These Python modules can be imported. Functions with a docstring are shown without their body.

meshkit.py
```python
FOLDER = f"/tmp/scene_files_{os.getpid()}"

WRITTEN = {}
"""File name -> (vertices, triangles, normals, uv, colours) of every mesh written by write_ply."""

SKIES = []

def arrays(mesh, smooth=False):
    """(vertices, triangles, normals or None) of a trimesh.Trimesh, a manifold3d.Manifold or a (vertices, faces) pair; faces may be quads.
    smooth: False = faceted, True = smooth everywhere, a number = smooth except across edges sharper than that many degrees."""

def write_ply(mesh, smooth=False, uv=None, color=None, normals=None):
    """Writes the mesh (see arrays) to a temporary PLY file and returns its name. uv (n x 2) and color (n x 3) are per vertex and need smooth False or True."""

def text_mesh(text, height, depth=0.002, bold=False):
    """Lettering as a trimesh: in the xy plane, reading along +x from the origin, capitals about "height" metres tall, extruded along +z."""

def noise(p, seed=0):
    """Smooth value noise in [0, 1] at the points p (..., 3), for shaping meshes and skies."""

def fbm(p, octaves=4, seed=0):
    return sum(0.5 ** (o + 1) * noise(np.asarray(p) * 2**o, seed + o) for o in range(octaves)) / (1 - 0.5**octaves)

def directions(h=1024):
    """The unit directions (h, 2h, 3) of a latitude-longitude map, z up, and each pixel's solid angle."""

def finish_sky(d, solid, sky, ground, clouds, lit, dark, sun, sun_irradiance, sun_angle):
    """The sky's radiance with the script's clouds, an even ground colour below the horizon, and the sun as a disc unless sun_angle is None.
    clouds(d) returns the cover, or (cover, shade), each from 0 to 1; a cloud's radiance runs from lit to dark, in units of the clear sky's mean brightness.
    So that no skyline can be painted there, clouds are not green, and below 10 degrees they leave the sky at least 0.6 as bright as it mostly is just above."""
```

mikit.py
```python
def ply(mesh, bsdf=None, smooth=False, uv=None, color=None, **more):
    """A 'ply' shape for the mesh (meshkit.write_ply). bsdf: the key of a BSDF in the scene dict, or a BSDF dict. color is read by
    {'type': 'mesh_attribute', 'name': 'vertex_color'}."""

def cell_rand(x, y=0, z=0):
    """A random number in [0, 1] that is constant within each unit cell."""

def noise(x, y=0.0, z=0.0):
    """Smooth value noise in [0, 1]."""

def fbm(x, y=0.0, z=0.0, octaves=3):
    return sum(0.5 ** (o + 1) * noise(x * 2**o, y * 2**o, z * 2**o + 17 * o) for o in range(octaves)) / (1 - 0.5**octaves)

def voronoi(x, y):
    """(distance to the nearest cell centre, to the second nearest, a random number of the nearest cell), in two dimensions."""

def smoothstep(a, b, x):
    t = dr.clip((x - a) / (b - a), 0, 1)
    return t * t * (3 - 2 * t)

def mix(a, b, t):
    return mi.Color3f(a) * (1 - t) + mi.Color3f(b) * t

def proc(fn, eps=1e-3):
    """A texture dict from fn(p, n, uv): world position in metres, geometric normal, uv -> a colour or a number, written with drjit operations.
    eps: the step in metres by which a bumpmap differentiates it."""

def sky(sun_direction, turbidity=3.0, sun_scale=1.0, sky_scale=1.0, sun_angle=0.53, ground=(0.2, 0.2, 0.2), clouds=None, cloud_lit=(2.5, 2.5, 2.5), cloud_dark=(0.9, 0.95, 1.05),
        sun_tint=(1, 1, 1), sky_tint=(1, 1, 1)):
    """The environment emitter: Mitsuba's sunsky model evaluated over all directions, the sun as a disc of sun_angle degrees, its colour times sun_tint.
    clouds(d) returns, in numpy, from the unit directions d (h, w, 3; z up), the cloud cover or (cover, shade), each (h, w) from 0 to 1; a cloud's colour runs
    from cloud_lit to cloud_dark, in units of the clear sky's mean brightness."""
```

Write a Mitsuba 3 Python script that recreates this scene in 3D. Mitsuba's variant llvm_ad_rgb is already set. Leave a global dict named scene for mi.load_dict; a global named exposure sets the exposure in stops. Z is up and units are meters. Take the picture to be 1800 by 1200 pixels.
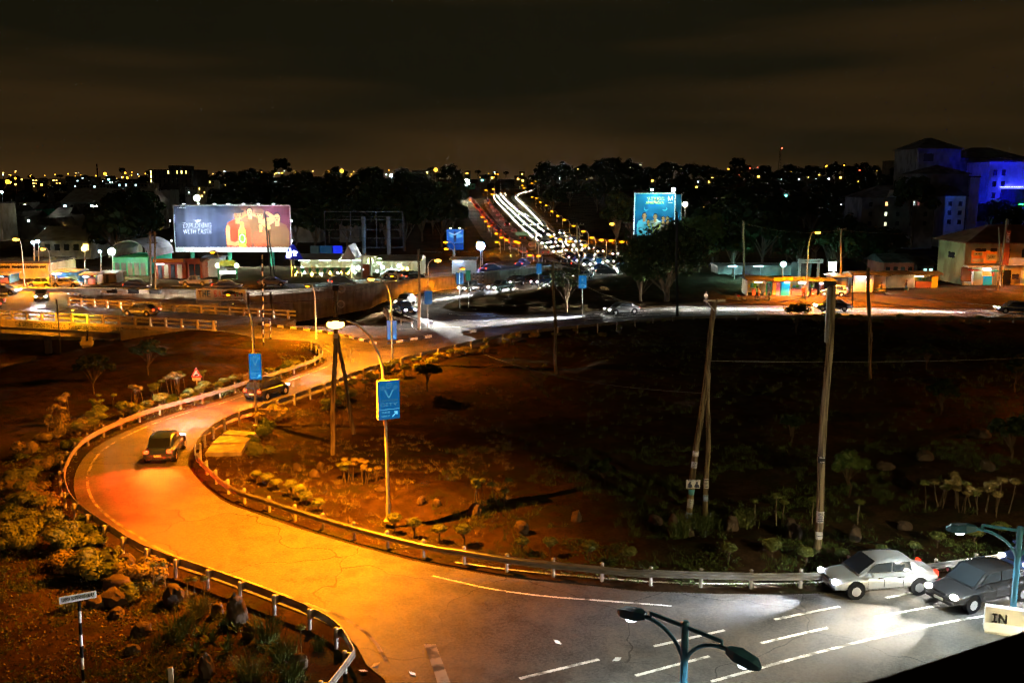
import math
import numpy as np, trimesh, shapely, manifold3d
import drjit as dr, mitsuba as mi, mikit, meshkit
from mikit import noise, fbm, voronoi, smoothstep, mix, proc
from shapely.geometry import Polygon, LineString, Point, MultiPoint
from shapely import affinity
T = mi.ScalarTransform4f
rng = np.random.default_rng(11)
scene, labels = {}, {}

# ------------------------------------------------------------------ camera, sky, exposure
exposure = 4.0          # a long night exposure: every light below is given for a white of 1 and scaled by K
K = 2.0 ** -exposure
PITCH = math.atan(282 / 1700)
scene['camera'] = {'type': 'thinlens', 'fov': 55.79, 'fov_axis': 'x', 'near_clip': 0.1, 'far_clip': 9000.0, 'aperture_radius': 0.004, 'focus_distance': 60.0,
                   'to_world': T().look_at(origin=[0, 0, 16], target=[0, 100, 16 - 100 * math.tan(PITCH)], up=[0, 0, 1])}

def night_clouds(d):
    el = np.arcsin(np.clip(d[..., 2], 0, 1))
    q = np.stack([d[..., 0] * 3.0, d[..., 1] * 3.0, el * 26], -1)
    n = meshkit.fbm(q + 3.1, 5, seed=4)
    n2 = meshkit.fbm(q * np.array([.7, .7, .35]) + 9.0, 3, seed=9)
    west = np.clip(.52 - .62 * d[..., 0], 0.05, 1)
    glow = np.exp(-el / 0.032) * 1.35 * west + np.exp(-el / 0.2) * .16
    return np.ones_like(el), 1 - np.clip(glow + (n - .5) * .95 + (n2 - .5) * .8 + .04, 0, 1)

# a moonless night: the clouds only carry the town's own glow
scene['sky'] = {**mikit.sky((0.2, -1, 0.25), turbidity=4, sun_scale=0.0, sky_scale=0.20 * K, ground=(.05, .04, .03), clouds=night_clouds,
                            cloud_lit=(3.9, 2.0, .6), cloud_dark=(.60, .52, .22)), 'sampling_weight': 8.0}

# ------------------------------------------------------------------ helpers
def PLY(mesh, bsdf=None, **kw): return mikit.ply(mesh, 'mat_' + bsdf if isinstance(bsdf, str) else bsdf, **kw)
class Materials(dict):
    def __setitem__(self, k, v): scene['mat_' + k] = v
M = Materials()
def rgb(*c): return {'type': 'rgb', 'value': [float(v) for v in (c[0] if len(c) == 1 else c)]}
_count = {}
def fresh(k):
    n = _count.get(k, 0); _count[k] = n + 1
    return k if n == 0 else f'{k}_{n:03d}'
def thing(name, label, cat, group=None):
    k = fresh(name); labels[k] = {'label': label, 'category': cat}
    if group: labels[k]['group'] = group
    return k
def setting(name, mesh, mat, **kw):
    k = fresh(name); scene[k] = PLY(mesh, mat, **kw); labels[k] = {'kind': 'structure'}; return k
def stuff(name, mesh, mat, label, cat, **kw):
    k = fresh(name); scene[k] = PLY(mesh, mat, **kw); labels[k] = {'kind': 'stuff', 'label': label, 'category': cat}; return k
def part(t, name, mesh, mat, label=None, kind=None, to=None, **kw):
    k = fresh(t + '__' + name)
    scene[k] = mesh if isinstance(mesh, dict) else PLY(mesh, mat, **kw)
    if isinstance(mesh, dict): scene[k] = dict(mesh)
    if to is not None: scene[k]['to_world'] = to
    if label or kind:
        labels[k] = {}
        if label: labels[k]['label'] = label
        if kind: labels[k]['kind'] = kind
    return k
def solo(name, mesh, mat, label, cat, group=None, to=None, **kw):
    k = thing(name, label, cat, group); scene[k] = dict(mesh) if isinstance(mesh, dict) else PLY(mesh, mat, **kw)
    if to is not None: scene[k]['to_world'] = to
    return k
def emit(mesh, radiance, weight=0.02, mat='black'):
    return {**PLY(mesh, mat), 'emitter': {'type': 'area', 'radiance': rgb(np.array(radiance, float) * K), 'sampling_weight': float(weight)}}
def point_light(t, pos, inten, weight=1.0):
    scene[fresh(t + '_light')] = {'type': 'point', 'position': [float(v) for v in pos], 'intensity': rgb(np.array(inten, float) * K), 'sampling_weight': float(weight)}
def spot_light(t, pos, target, inten, cutoff, beam=None, weight=1.0):
    d = np.array(target, float) - np.array(pos, float)
    up = [0, 0, 1] if abs(d[2]) < .98 * np.linalg.norm(d) else [0, 1, 0]
    scene[fresh(t + '_light')] = {'type': 'spot', 'to_world': T().look_at(origin=[float(v) for v in pos], target=[float(v) for v in target], up=up),
                                  'intensity': rgb(np.array(inten, float) * K), 'cutoff_angle': float(cutoff), 'beam_width': float(beam or cutoff * .35), 'sampling_weight': float(weight)}
cat_ = trimesh.util.concatenate
def box(sx, sy, sz, c=(0, 0, 0), rz=0.0, bevel=0.0):
    if bevel:
        hx, hy, hz = sx / 2, sy / 2, sz / 2
        b = bevel
        v = [(sx_ * (hx - (b if a != 0 else 0)), sy_ * (hy - (b if a != 1 else 0)), sz_ * (hz - (b if a != 2 else 0))) for a in range(3) for sx_ in (-1, 1) for sy_ in (-1, 1) for sz_ in (-1, 1)]
        m = trimesh.convex.convex_hull(np.array(v))
    else:
        m = trimesh.creation.box((sx, sy, sz))
    if rz: m.apply_transform(trimesh.transformations.rotation_matrix(rz, (0, 0, 1)))
    m.apply_translation(c); return m
def box0(sx, sy, sz, x, y, z0, rz=0.0, bevel=0.0): return box(sx, sy, sz, (x, y, z0 + sz / 2), rz, bevel)
def frame_of(d):
    d = np.asarray(d, float); d = d / (np.linalg.norm(d) + 1e-12)
    a = np.cross(d, (0, 0, 1.0) if abs(d[2]) < .9 else (1.0, 0, 0)); a /= np.linalg.norm(a)
    return d, a, np.cross(d, a)
def tube(pts, r, n=8, caps=True):
    p = np.asarray(pts, float); r = np.broadcast_to(np.asarray(r, float), (len(p),))
    t = np.gradient(p, axis=0); ang = np.arange(n) * 2 * np.pi / n
    _, a, b = frame_of(t[0]); V = []
    for i in range(len(p)):
        d = t[i] / (np.linalg.norm(t[i]) + 1e-12)
        a = a - d * (a @ d); a /= np.linalg.norm(a); b = np.cross(d, a)
        V.append(p[i] + r[i] * (np.cos(ang)[:, None] * a + np.sin(ang)[:, None] * b))
    V = np.vstack(V); F = []
    for i in range(len(p) - 1):
        for j in range(n):
            q = [i * n + j, i * n + (j + 1) % n, (i + 1) * n + (j + 1) % n, (i + 1) * n + j]
            F += [[q[0], q[1], q[2]], [q[0], q[2], q[3]]]
    if caps:
        for base, s in ((0, -1), ((len(p) - 1) * n, 1)):
            for j in range(1, n - 1):
                F.append([base, base + j, base + j + 1][::s])
    m = trimesh.Trimesh(V, F, process=False); m.fix_normals() if False else None
    return m
def sweep(path, prof, closed_prof=True, up=(0, 0, 1)):
    """Sweeps profile points (across, up) along a 3-D path; across is to the right of travel."""
    p = np.asarray(path, float); prof = np.asarray(prof, float); t = np.gradient(p, axis=0); t[:, 2] = 0
    t /= np.linalg.norm(t, axis=1, keepdims=True); right = np.stack([t[:, 1], -t[:, 0], 0 * t[:, 0]], 1)
    V = p[:, None] + prof[None, :, 0, None] * right[:, None] + prof[None, :, 1, None] * np.array([0, 0, 1.0])
    n, k = V.shape[:2]; F = []
    for i in range(n - 1):
        for j in range(k if closed_prof else k - 1):
            q = [i * k + j, i * k + (j + 1) % k, (i + 1) * k + (j + 1) % k, (i + 1) * k + j]
            F += [[q[0], q[2], q[1]], [q[0], q[3], q[2]]]
    if closed_prof:
        for base, s in ((0, 1), ((n - 1) * k, -1)):
            for j in range(1, k - 1): F.append([base, base + j, base + j + 1][::s])
    return trimesh.Trimesh(V.reshape(-1, 3), F, process=False)
def prism(poly, z0, z1):
    geoms = getattr(poly, 'geoms', [poly])
    m = cat_([trimesh.creation.extrude_polygon(g, z1 - z0, engine='earcut') for g in geoms]); m.apply_translation((0, 0, z0)); return m
def sheet(poly, z):
    out = []
    for g in getattr(poly, 'geoms', [poly]):
        v, f = trimesh.creation.triangulate_polygon(g, engine='earcut')
        v3 = np.c_[v, np.full(len(v), z)]
        f = np.asarray(f); e = np.cross(v3[f[:, 1]] - v3[f[:, 0]], v3[f[:, 2]] - v3[f[:, 0]])[:, 2]
        f[e < 0] = f[e < 0][:, ::-1]; out.append(trimesh.Trimesh(v3, f, process=False))
    return cat_(out)
def upright(m, rz=0.0, at=(0, 0, 0)):
    """A mesh lying in xy (z towards the viewer) stood up: x stays, y becomes up, z becomes -y; then turned by rz and moved."""
    m = m.copy(); v = m.vertices.copy(); m.vertices = np.c_[v[:, 0], -v[:, 2], v[:, 1]]
    if rz: m.apply_transform(trimesh.transformations.rotation_matrix(rz, (0, 0, 1)))
    m.apply_translation(at); return m
def text(s, h, w=None, depth=.012, bold=False, center=True):
    m = meshkit.text_mesh(s, h, depth, bold)
    if w: m.apply_scale((w / (m.bounds[1][0] - m.bounds[0][0]), 1, 1))
    if center: m.apply_translation((-(m.bounds[0][0] + m.bounds[1][0]) / 2, 0, 0))
    return m
def flat(pts, depth=.012, z=0.0):
    p = pts if hasattr(pts, 'buffer') else Polygon(pts).buffer(0)
    m = cat_([trimesh.creation.extrude_polygon(g, depth, engine='earcut') for g in getattr(p, 'geoms', [p])]); m.apply_translation((0, 0, z)); return m
def ellipse(cx, cy, rx, ry, n=20): return affinity.translate(affinity.scale(Point(0, 0).buffer(1, n // 4), rx, ry), cx, cy)
def place(x, y, z=0.0, rz=0.0, s=1.0):
    t = T().translate([float(x), float(y), float(z)]).rotate([0, 0, 1], math.degrees(rz))
    return t.scale(s) if s != 1.0 else t
def resample(pts, step):
    l = LineString(pts); n = max(2, int(round(l.length / step)) + 1)
    return np.array([l.interpolate(s).coords[0] for s in np.linspace(0, l.length, n)])
def chaikin(pts, k=2):
    p = np.asarray(pts, float)
    for _ in range(k):
        q, r = p[:-1] * .75 + p[1:] * .25, p[:-1] * .25 + p[1:] * .75
        p = np.vstack([p[:1], np.stack([q, r], 1).reshape(-1, p.shape[1]), p[-1:]])
    return p
def cards(c, size, nrm=None, aspect=1.6, r=None):
    """Leaf cards: one small rhombus per centre."""
    r = r or rng; n = len(c); size = np.broadcast_to(size, (n,))
    if nrm is None: nrm = r.normal(size=(n, 3))
    nrm = nrm / (np.linalg.norm(nrm, axis=1, keepdims=True) + 1e-9)
    a = np.cross(nrm, r.normal(size=(n, 3))); a /= np.linalg.norm(a, axis=1, keepdims=True) + 1e-9
    b = np.cross(nrm, a); s = size[:, None] / 2
    V = np.stack([c - a * s * aspect, c + b * s, c + a * s * aspect, c - b * s], 1).reshape(-1, 3)
    k = np.arange(n)[:, None] * 4
    return trimesh.Trimesh(V, np.vstack([k + [0, 1, 2], k + [0, 2, 3]]), process=False)
def blob(r, seed=0, sub=2, rough=.35, flatten=1.0):
    m = trimesh.creation.icosphere(sub, 1.0); v = m.vertices
    n = meshkit.fbm(v * 1.6 + seed * 7.3, 3, seed) - .5
    v = v * (1 + rough * 2 * n[:, None]); v = np.round(v * 2.2 + .25 * meshkit.noise(v * 3, seed)[:, None]) / 2.2 * .35 + v * .65
    m.vertices = v * r * np.array([1, 1, flatten]); return m

# ------------------------------------------------------------------ materials
def two(b): return {'type': 'twosided', 'bsdf': b}
def dif(*c): return two({'type': 'diffuse', 'reflectance': rgb(*c)})
def pri(c, rough=.5, metal=0.0, **k): return two({'type': 'principled', 'base_color': rgb(c) if isinstance(c, (tuple, list)) else c, 'roughness': rough, 'metallic': metal, **k})
def soil_fn(p, n, uv):
    a = fbm(p.x * .22, p.y * .22, 0, 3); b = fbm(p.x * 1.9, p.y * 1.9, 3, 3); c = noise(p.x * 14, p.y * 14)
    col = mix((.034, .021, .011), (.078, .047, .026), smoothstep(.3, .7, .55 * a + .45 * b))
    col = mix(col, (.030, .036, .014), smoothstep(.42, .60, fbm(p.x * .5 + 40, p.y * .5, 1, 3)) * .7 * smoothstep(.35, .6, b))
    return col * (.42 + .34 * c)
def asphalt_fn(p, n, uv):
    a = fbm(p.x * .13, p.y * .13, 2, 3); c = noise(p.x * 15, p.y * 15); d = fbm(p.x * 1.1 + 7, p.y * 1.1, 5, 3); g = noise(p.x * 42, p.y * 42)
    v = .048 + .058 * smoothstep(.3, .72, .6 * a + .4 * d) + .030 * (c - .5) + .024 * (g - .5)
    f, s2, w = voronoi(p.x * .16 + .35 * fbm(p.x * .5, p.y * .5, 0, 3), p.y * .16 + .35 * fbm(p.x * .5 + 9, p.y * .5, 0, 3))
    v = v * (1 - .55 * smoothstep(.012, .003, s2 - f) * smoothstep(.35, .6, a)) * (.90 + .2 * w)
    oil = smoothstep(.66, .78, fbm(p.x * .45 + 30, p.y * .45, 4, 3)); v = v * (1 - .35 * oil)
    return mix((1.0, .93, .84), (1.0, .86, .7), smoothstep(.4, .7, d)) * v
def concrete_fn(p, n, uv):
    a = fbm(p.x * .6, p.y * .6, p.z * .9, 3); s = fbm(p.x * 2.6, p.y * 2.6, p.z * .35, 3)
    return mix((.20, .175, .14), (.36, .33, .28), smoothstep(.3, .7, .5 * a + .5 * s))
def bark_fn(p, n, uv):
    s = fbm(p.x * 18, p.y * 18, p.z * .9, 3); return mix((.07, .05, .03), (.24, .19, .11), smoothstep(.3, .68, s))
def leaf_fn(a, b):
    def f(p, n, uv): return mix(a, b, noise(p.x * 5.3, p.y * 5.3, p.z * 5.3))
    return proc(f)
def rock_fn(p, n, uv): return mix((.035, .026, .019), (.12, .088, .063), fbm(p.x * 4, p.y * 4, p.z * 4, 3))
def plaster_fn(a, b):
    def f(p, n, uv): return mix(a, b, smoothstep(.3, .7, fbm(p.x * .9, p.y * .9, p.z * .5, 3)))
    return proc(f)
M['soil'] = two({'type': 'diffuse', 'reflectance': proc(soil_fn)})
M['murram'] = two({'type': 'diffuse', 'reflectance': proc(lambda p, n, uv: soil_fn(p, n, uv) * 1.9)})
M['asphalt'] = two({'type': 'bumpmap', 'bsdf': {'type': 'principled', 'base_color': proc(asphalt_fn), 'roughness': .62, 'specular': .35},
                    'tex': proc(lambda p, n, uv: fbm(p.x * 16, p.y * 16, 0, 2), .01), 'scale': .006})
M['concrete'] = two({'type': 'diffuse', 'reflectance': proc(concrete_fn)})
M['wood_pole'] = two({'type': 'diffuse', 'reflectance': proc(bark_fn)})
M['rock'] = two({'type': 'diffuse', 'reflectance': proc(rock_fn)})
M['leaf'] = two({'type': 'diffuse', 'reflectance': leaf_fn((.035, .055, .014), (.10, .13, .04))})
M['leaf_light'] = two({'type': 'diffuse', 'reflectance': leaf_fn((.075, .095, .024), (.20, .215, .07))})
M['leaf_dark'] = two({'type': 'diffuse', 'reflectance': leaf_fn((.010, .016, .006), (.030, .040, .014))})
M['leaf_dry'] = two({'type': 'diffuse', 'reflectance': leaf_fn((.14, .10, .04), (.30, .24, .10))})
M['galvanised'] = pri(proc(lambda p, n, uv: mix((.13, .12, .105), (.30, .29, .26), fbm(p.x * 3, p.y * 3, p.z * 6, 3))), .48, .55)
M['steel_post'] = pri(proc(lambda p, n, uv: mix((.30, .28, .25), (.46, .44, .40), fbm(p.x * 5, p.y * 5, p.z * 9, 3))), .55, .25)
M['lamp_pole'] = pri((.42, .42, .40), .45, .3)
M['teal_paint'] = pri((.02, .10, .17), .38, .2)
M['black'] = dif(.015, .015, .016)
M['dark'] = dif(.03, .03, .032)
M['white_paint'] = pri((.74, .74, .70), .5)
M['road_paint'] = two({'type': 'diffuse', 'reflectance': proc(lambda p, n, uv: mix((.09, .08, .068), (.30, .27, .22), smoothstep(.3, .62, fbm(p.x * 2.4, p.y * 2.4, 0, 4))))})
M['line_white'] = two({'type': 'diffuse', 'reflectance': proc(lambda p, n, uv: mix((.16, .15, .13), (.62, .60, .55), smoothstep(.22, .5, fbm(p.x * 3.1, p.y * 3.1, 0, 4))))})
M['kerb_white'] = two({'type': 'diffuse', 'reflectance': proc(lambda p, n, uv: mix((.34, .31, .26), (.66, .63, .56), fbm(p.x * 3, p.y * 3, p.z * 3, 3)))})
M['sign_blue'] = pri((.01, .09, .30), .35)
M['sign_edge'] = pri((.36, .22, .10), .6)
M['red_paint'] = pri((.5, .03, .02), .4)
M['yellow'] = pri((.65, .48, .05), .5)
M['tyre'] = dif(.02, .02, .02)
M['rim'] = pri((.5, .5, .52), .35, .8)
M['car_glass'] = pri((.02, .025, .03), .08, 0.0, specular=.6)
M['cream'] = two({'type': 'diffuse', 'reflectance': plaster_fn((.42, .36, .25), (.58, .52, .40))})
M['ochre_wall'] = two({'type': 'diffuse', 'reflectance': plaster_fn((.30, .22, .095), (.44, .34, .16))})
M['grey_wall'] = two({'type': 'diffuse', 'reflectance': plaster_fn((.20, .19, .17), (.34, .32, .29))})
M['dark_wall'] = two({'type': 'diffuse', 'reflectance': plaster_fn((.09, .085, .08), (.16, .15, .14))})
M['white_wall'] = two({'type': 'diffuse', 'reflectance': plaster_fn((.55, .55, .53), (.72, .72, .70))})
M['red_wall'] = two({'type': 'diffuse', 'reflectance': plaster_fn((.28, .07, .04), (.40, .12, .07))})
M['blue_wall'] = two({'type': 'diffuse', 'reflectance': plaster_fn((.04, .14, .36), (.06, .2, .46))})
M['green_wall'] = two({'type': 'diffuse', 'reflectance': plaster_fn((.04, .26, .14), (.07, .36, .2))})
M['roof_red'] = two({'type': 'diffuse', 'reflectance': plaster_fn((.20, .075, .04), (.30, .12, .065))})
M['roof_dark'] = two({'type': 'diffuse', 'reflectance': plaster_fn((.05, .045, .04), (.10, .09, .085))})
M['iron_sheet'] = pri(proc(lambda p, n, uv: mix((.16, .13, .11), (.36, .35, .33), fbm(p.x * .9, p.y * .9, p.z * .9, 3))), .5, .4)
M['window_dark'] = pri((.02, .022, .026), .12, 0.0, specular=.6)
M['glass_pane'] = {'type': 'thindielectric'}
M['maroon'] = dif(.05, .02, .014)
M['teal_dark'] = pri((.012, .05, .085), .4, .2)
M['sign_glossy'] = pri((.70, .74, .74), .45)
M['skin'] = dif(.14, .075, .045)
M['bark_thin'] = two({'type': 'diffuse', 'reflectance': proc(lambda p, n, uv: mix((.05, .035, .022), (.14, .10, .065), noise(p.x * 9, p.y * 9, p.z * 2)))})
M['bark_pale'] = two({'type': 'diffuse', 'reflectance': proc(lambda p, n, uv: mix((.13, .10, .06), (.30, .25, .16), noise(p.x * 9, p.y * 9, p.z * 4)))})

# ------------------------------------------------------------------ ground
def rise(y):
    t = np.clip((np.asarray(y, float) - 230) / 870, 0, 1); return 18 * t * t * (3 - 2 * t)
WALL = np.array([(-98.50, 143.67), (-81.52, 143.67), (-64.71, 142.16), (-49.90, 140.67), (-36.86, 138.50), (-25.74, 145.22), (-13.90, 157.05), (0.00, 172.57), (10.81, 183.67)])
CREST = np.array([(-49.25, 70.51), (-44.49, 77.20), (-44.50, 82.55), (-42.31, 90.82), (-38.47, 99.35), (-35.28, 104.02), (-28.40, 106.09), (-21.80, 107.81), (-17.21, 111.42), (-16.50, 117.81), (-16.58, 122.68), (-16.22, 130.43), (-12.41, 139.94), (0.00, 154.36), (10.40, 176.50)])
TRENCH = Polygon(np.vstack([WALL, CREST[::-1]])).buffer(0)
CREST_LINE = LineString(CREST); TRENCH_PIT = TRENCH.union(LineString(WALL).buffer(1.7, single_sided=True)).buffer(0)
def trench_depth(x): return 5.0 * np.clip((11 - np.asarray(x, float)) / 48, 0, 1)
OUTER = chaikin([(-19.16, 91.78), (-17.66, 88.56), (-16.85, 84.41), (-18.47, 79.09), (-20.14, 74.61), (-20.64, 73.94), (-21.98, 69.60), (-23.67, 66.61), (-24.92, 63.53), (-25.45, 61.01), (-25.76, 58.68), (-25.81, 56.39), (-25.37, 54.01), (-24.50, 51.17), (-23.47, 48.79), (-22.35, 46.71), (-21.18, 45.04), (-20.04, 43.64), (-18.38, 41.88), (-16.22, 39.63), (-14.12, 38.03), (-12.51, 37.01), (-9.82, 35.06), (-8.44, 34.03), (-6.95, 32.91), (-5.97, 31.77), (-5.25, 30.02)], 1)
OUTER_END = np.array([(-5.24, 29.94), (-5.45, 28.79), (-5.70, 27.69), (-5.96, 26.41)])
INNER = chaikin([(21.48, 38.59), (17.67, 37.42), (15.40, 36.77), (12.98, 36.37), (10.12, 36.20), (7.04, 36.37), (4.81, 36.60), (3.22, 37.07), (0.00, 37.78), (-1.79, 38.59), (-3.65, 39.37), (-5.63, 40.58), (-7.76, 42.02), (-10.07, 43.72), (-12.63, 45.82), (-14.08, 46.98), (-15.82, 49.39), (-17.46, 52.16), (-18.34, 54.01), (-19.06, 57.18), (-18.99, 61.01), (-18.40, 63.53), (-17.26, 65.38), (-14.93, 70.99), (-12.71, 77.14), (-10.96, 81.40), (-6.61, 88.56), (0.00, 98.19), (5.59, 102.14), (10.93, 105.09), (16.13, 108.68), (21.57, 110.08), (29.72, 111.29), (43.26, 110.08), (54.44, 109.14), (64.27, 108.22)], 1)
ROAD_IN = [tuple(p) for p in INNER]
i0 = int(np.argmin(np.linalg.norm(INNER - np.array([-12.20, 78.35]), axis=1)))
LOOP = Polygon([tuple(p) for p in OUTER] + [(-4.51, 29.03), (-4.0, 12.0), (70.0, 12.0)] + [tuple(p) for p in INNER[:i0 + 1]]).buffer(0).buffer(-.42)
FIELD = Polygon([tuple(p) for p in INNER] + [(160.0, 100.0), (160.0, 60.0)]).buffer(0)
JUNCTION = Polygon([(-30.91, 102.81), (-29.26, 106.95), (-27.03, 108.25), (-21.54, 106.52), (-16.60, 107.38), (-14.50, 106.95), (-12.92, 108.69), (-11.50, 111.89), (-13.52, 116.78), (-15.15, 120.47), (-16.07, 124.38), (-15.91, 129.18), (-13.98, 135.02), (-11.53, 139.22), (0.00, 153.48), (9.65, 163.71), (16.32, 173.12), (20.81, 181.22), (19.28, 167.76), (8.91, 150.91), (2.55, 143.67), (-1.65, 139.22), (-7.02, 131.71), (-8.63, 126.74), (-8.87, 122.68), (-7.05, 118.86), (0.00, 116.28), (6.98, 117.55), (14.32, 120.74), (22.12, 124.38), (33.33, 124.96), (43.83, 123.24), (64.59, 121.01), (84.62, 118.86), (79.44, 111.42), (60.82, 113.80), (56.86, 113.99), (45.11, 114.78), (30.98, 115.97), (22.49, 114.78), (16.82, 113.31), (11.40, 109.59), (5.83, 106.52), (0.00, 102.42), (-6.90, 92.41), (-11.44, 84.96), (-12.74, 81.78), (-13.86, 80.28), (-17.47, 87.50), (-18.49, 92.73), (-20.17, 96.10), (-23.25, 97.52), (-26.44, 98.61)]).buffer(0)
BRIDGE = Polygon([(-97.99, 142.91), (-81.09, 142.91), (-64.04, 140.67), (-60.06, 135.70), (-57.50, 129.80), (-57.39, 124.96), (-40.81, 118.60), (-25.36, 112.36), (-25.64, 100.10), (-32.07, 103.61), (-42.06, 107.16), (-52.32, 110.04), (-60.07, 112.36), (-81.80, 118.86)]).buffer(0)
PLAZA = Polygon([(20.83, 125.55), (27.16, 131.07), (31.16, 135.02), (40.34, 136.39), (54.89, 140.67), (65.92, 146.80), (81.55, 153.48), (110.58, 156.14), (86.12, 121.01), (65.31, 122.39), (44.23, 124.38), (33.56, 125.84), (22.27, 125.26)]).buffer(0)
SERVICE = LineString(chaikin([(-26.62, 571.79), (-15.21, 420.36), (-6.89, 310.05), (-1.09, 232.20), (1.78, 201.35), (2.46, 190.09), (0.53, 181.22), (-5.07, 172.02), (-14.31, 161.75), (-26.73, 150.91), (-36.23, 146.01), (-51.22, 144.44), (-78.06, 146.80), (-100.61, 146.80)], 3))
FLAT = shapely.unary_union([LOOP, JUNCTION, BRIDGE, PLAZA])
shapely.prepare(TRENCH_PIT); shapely.prepare(FLAT)
def ground_z(x, y, flat_dist=None):
    x, y = np.atleast_1d(np.asarray(x, float)), np.atleast_1d(np.asarray(y, float))
    p = shapely.points(x, y); d = shapely.distance(p, FLAT) if flat_dist is None else flat_dist
    q = np.stack([x, y, 0 * x], -1)
    bump = (meshkit.fbm(q * .10, 3, 2) - .5) * 1.1 + (meshkit.fbm(q * .55, 3, 5) - .5) * .34 + (meshkit.fbm(q * 2.2, 2, 8) - .5) * .10
    near = np.clip((d - .3) / 4, 0, 1); far = np.clip((260 - y) / 60, 0, 1)
    z = rise(y) - .03 + bump * near * near * (3 - 2 * near) * far
    ins = shapely.contains(TRENCH_PIT, p)
    if ins.any():
        dd = shapely.distance(p[ins], CREST_LINE); t = np.clip(dd / 7.5, 0, 1)
        z[ins] = -.03 - trench_depth(x[ins]) * t * t * (3 - 2 * t)
    return z
def gz(x, y): return float(ground_z(x, y)[0])
ys = np.concatenate([np.arange(4, 26, 1.5), np.arange(26, 66, .45), np.arange(66, 135, .8), np.arange(135, 200, 1.6), np.arange(200, 420, 8), np.geomspace(420, 7000, 40)])
xs = np.concatenate([-np.geomspace(7000, 130, 26), np.arange(-126, -42, 1.6), np.arange(-42, 42, .5), np.arange(42, 128, 1.4), np.geomspace(130, 7000, 26)])
X, Y = np.meshgrid(xs, ys); Z = ground_z(X.ravel(), Y.ravel()).reshape(X.shape)
def grid_mesh(X, Y, Z):
    n, m = X.shape; k = np.arange(n * m).reshape(n, m)
    q = np.stack([k[:-1, :-1], k[:-1, 1:], k[1:, 1:], k[1:, :-1]], -1).reshape(-1, 4)
    return trimesh.Trimesh(np.stack([X.ravel(), Y.ravel(), Z.ravel()], 1), np.vstack([q[:, [0, 1, 2]], q[:, [0, 2, 3]]]), process=False)
setting('ground', grid_mesh(X, Y, Z), 'soil', smooth=True)

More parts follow.
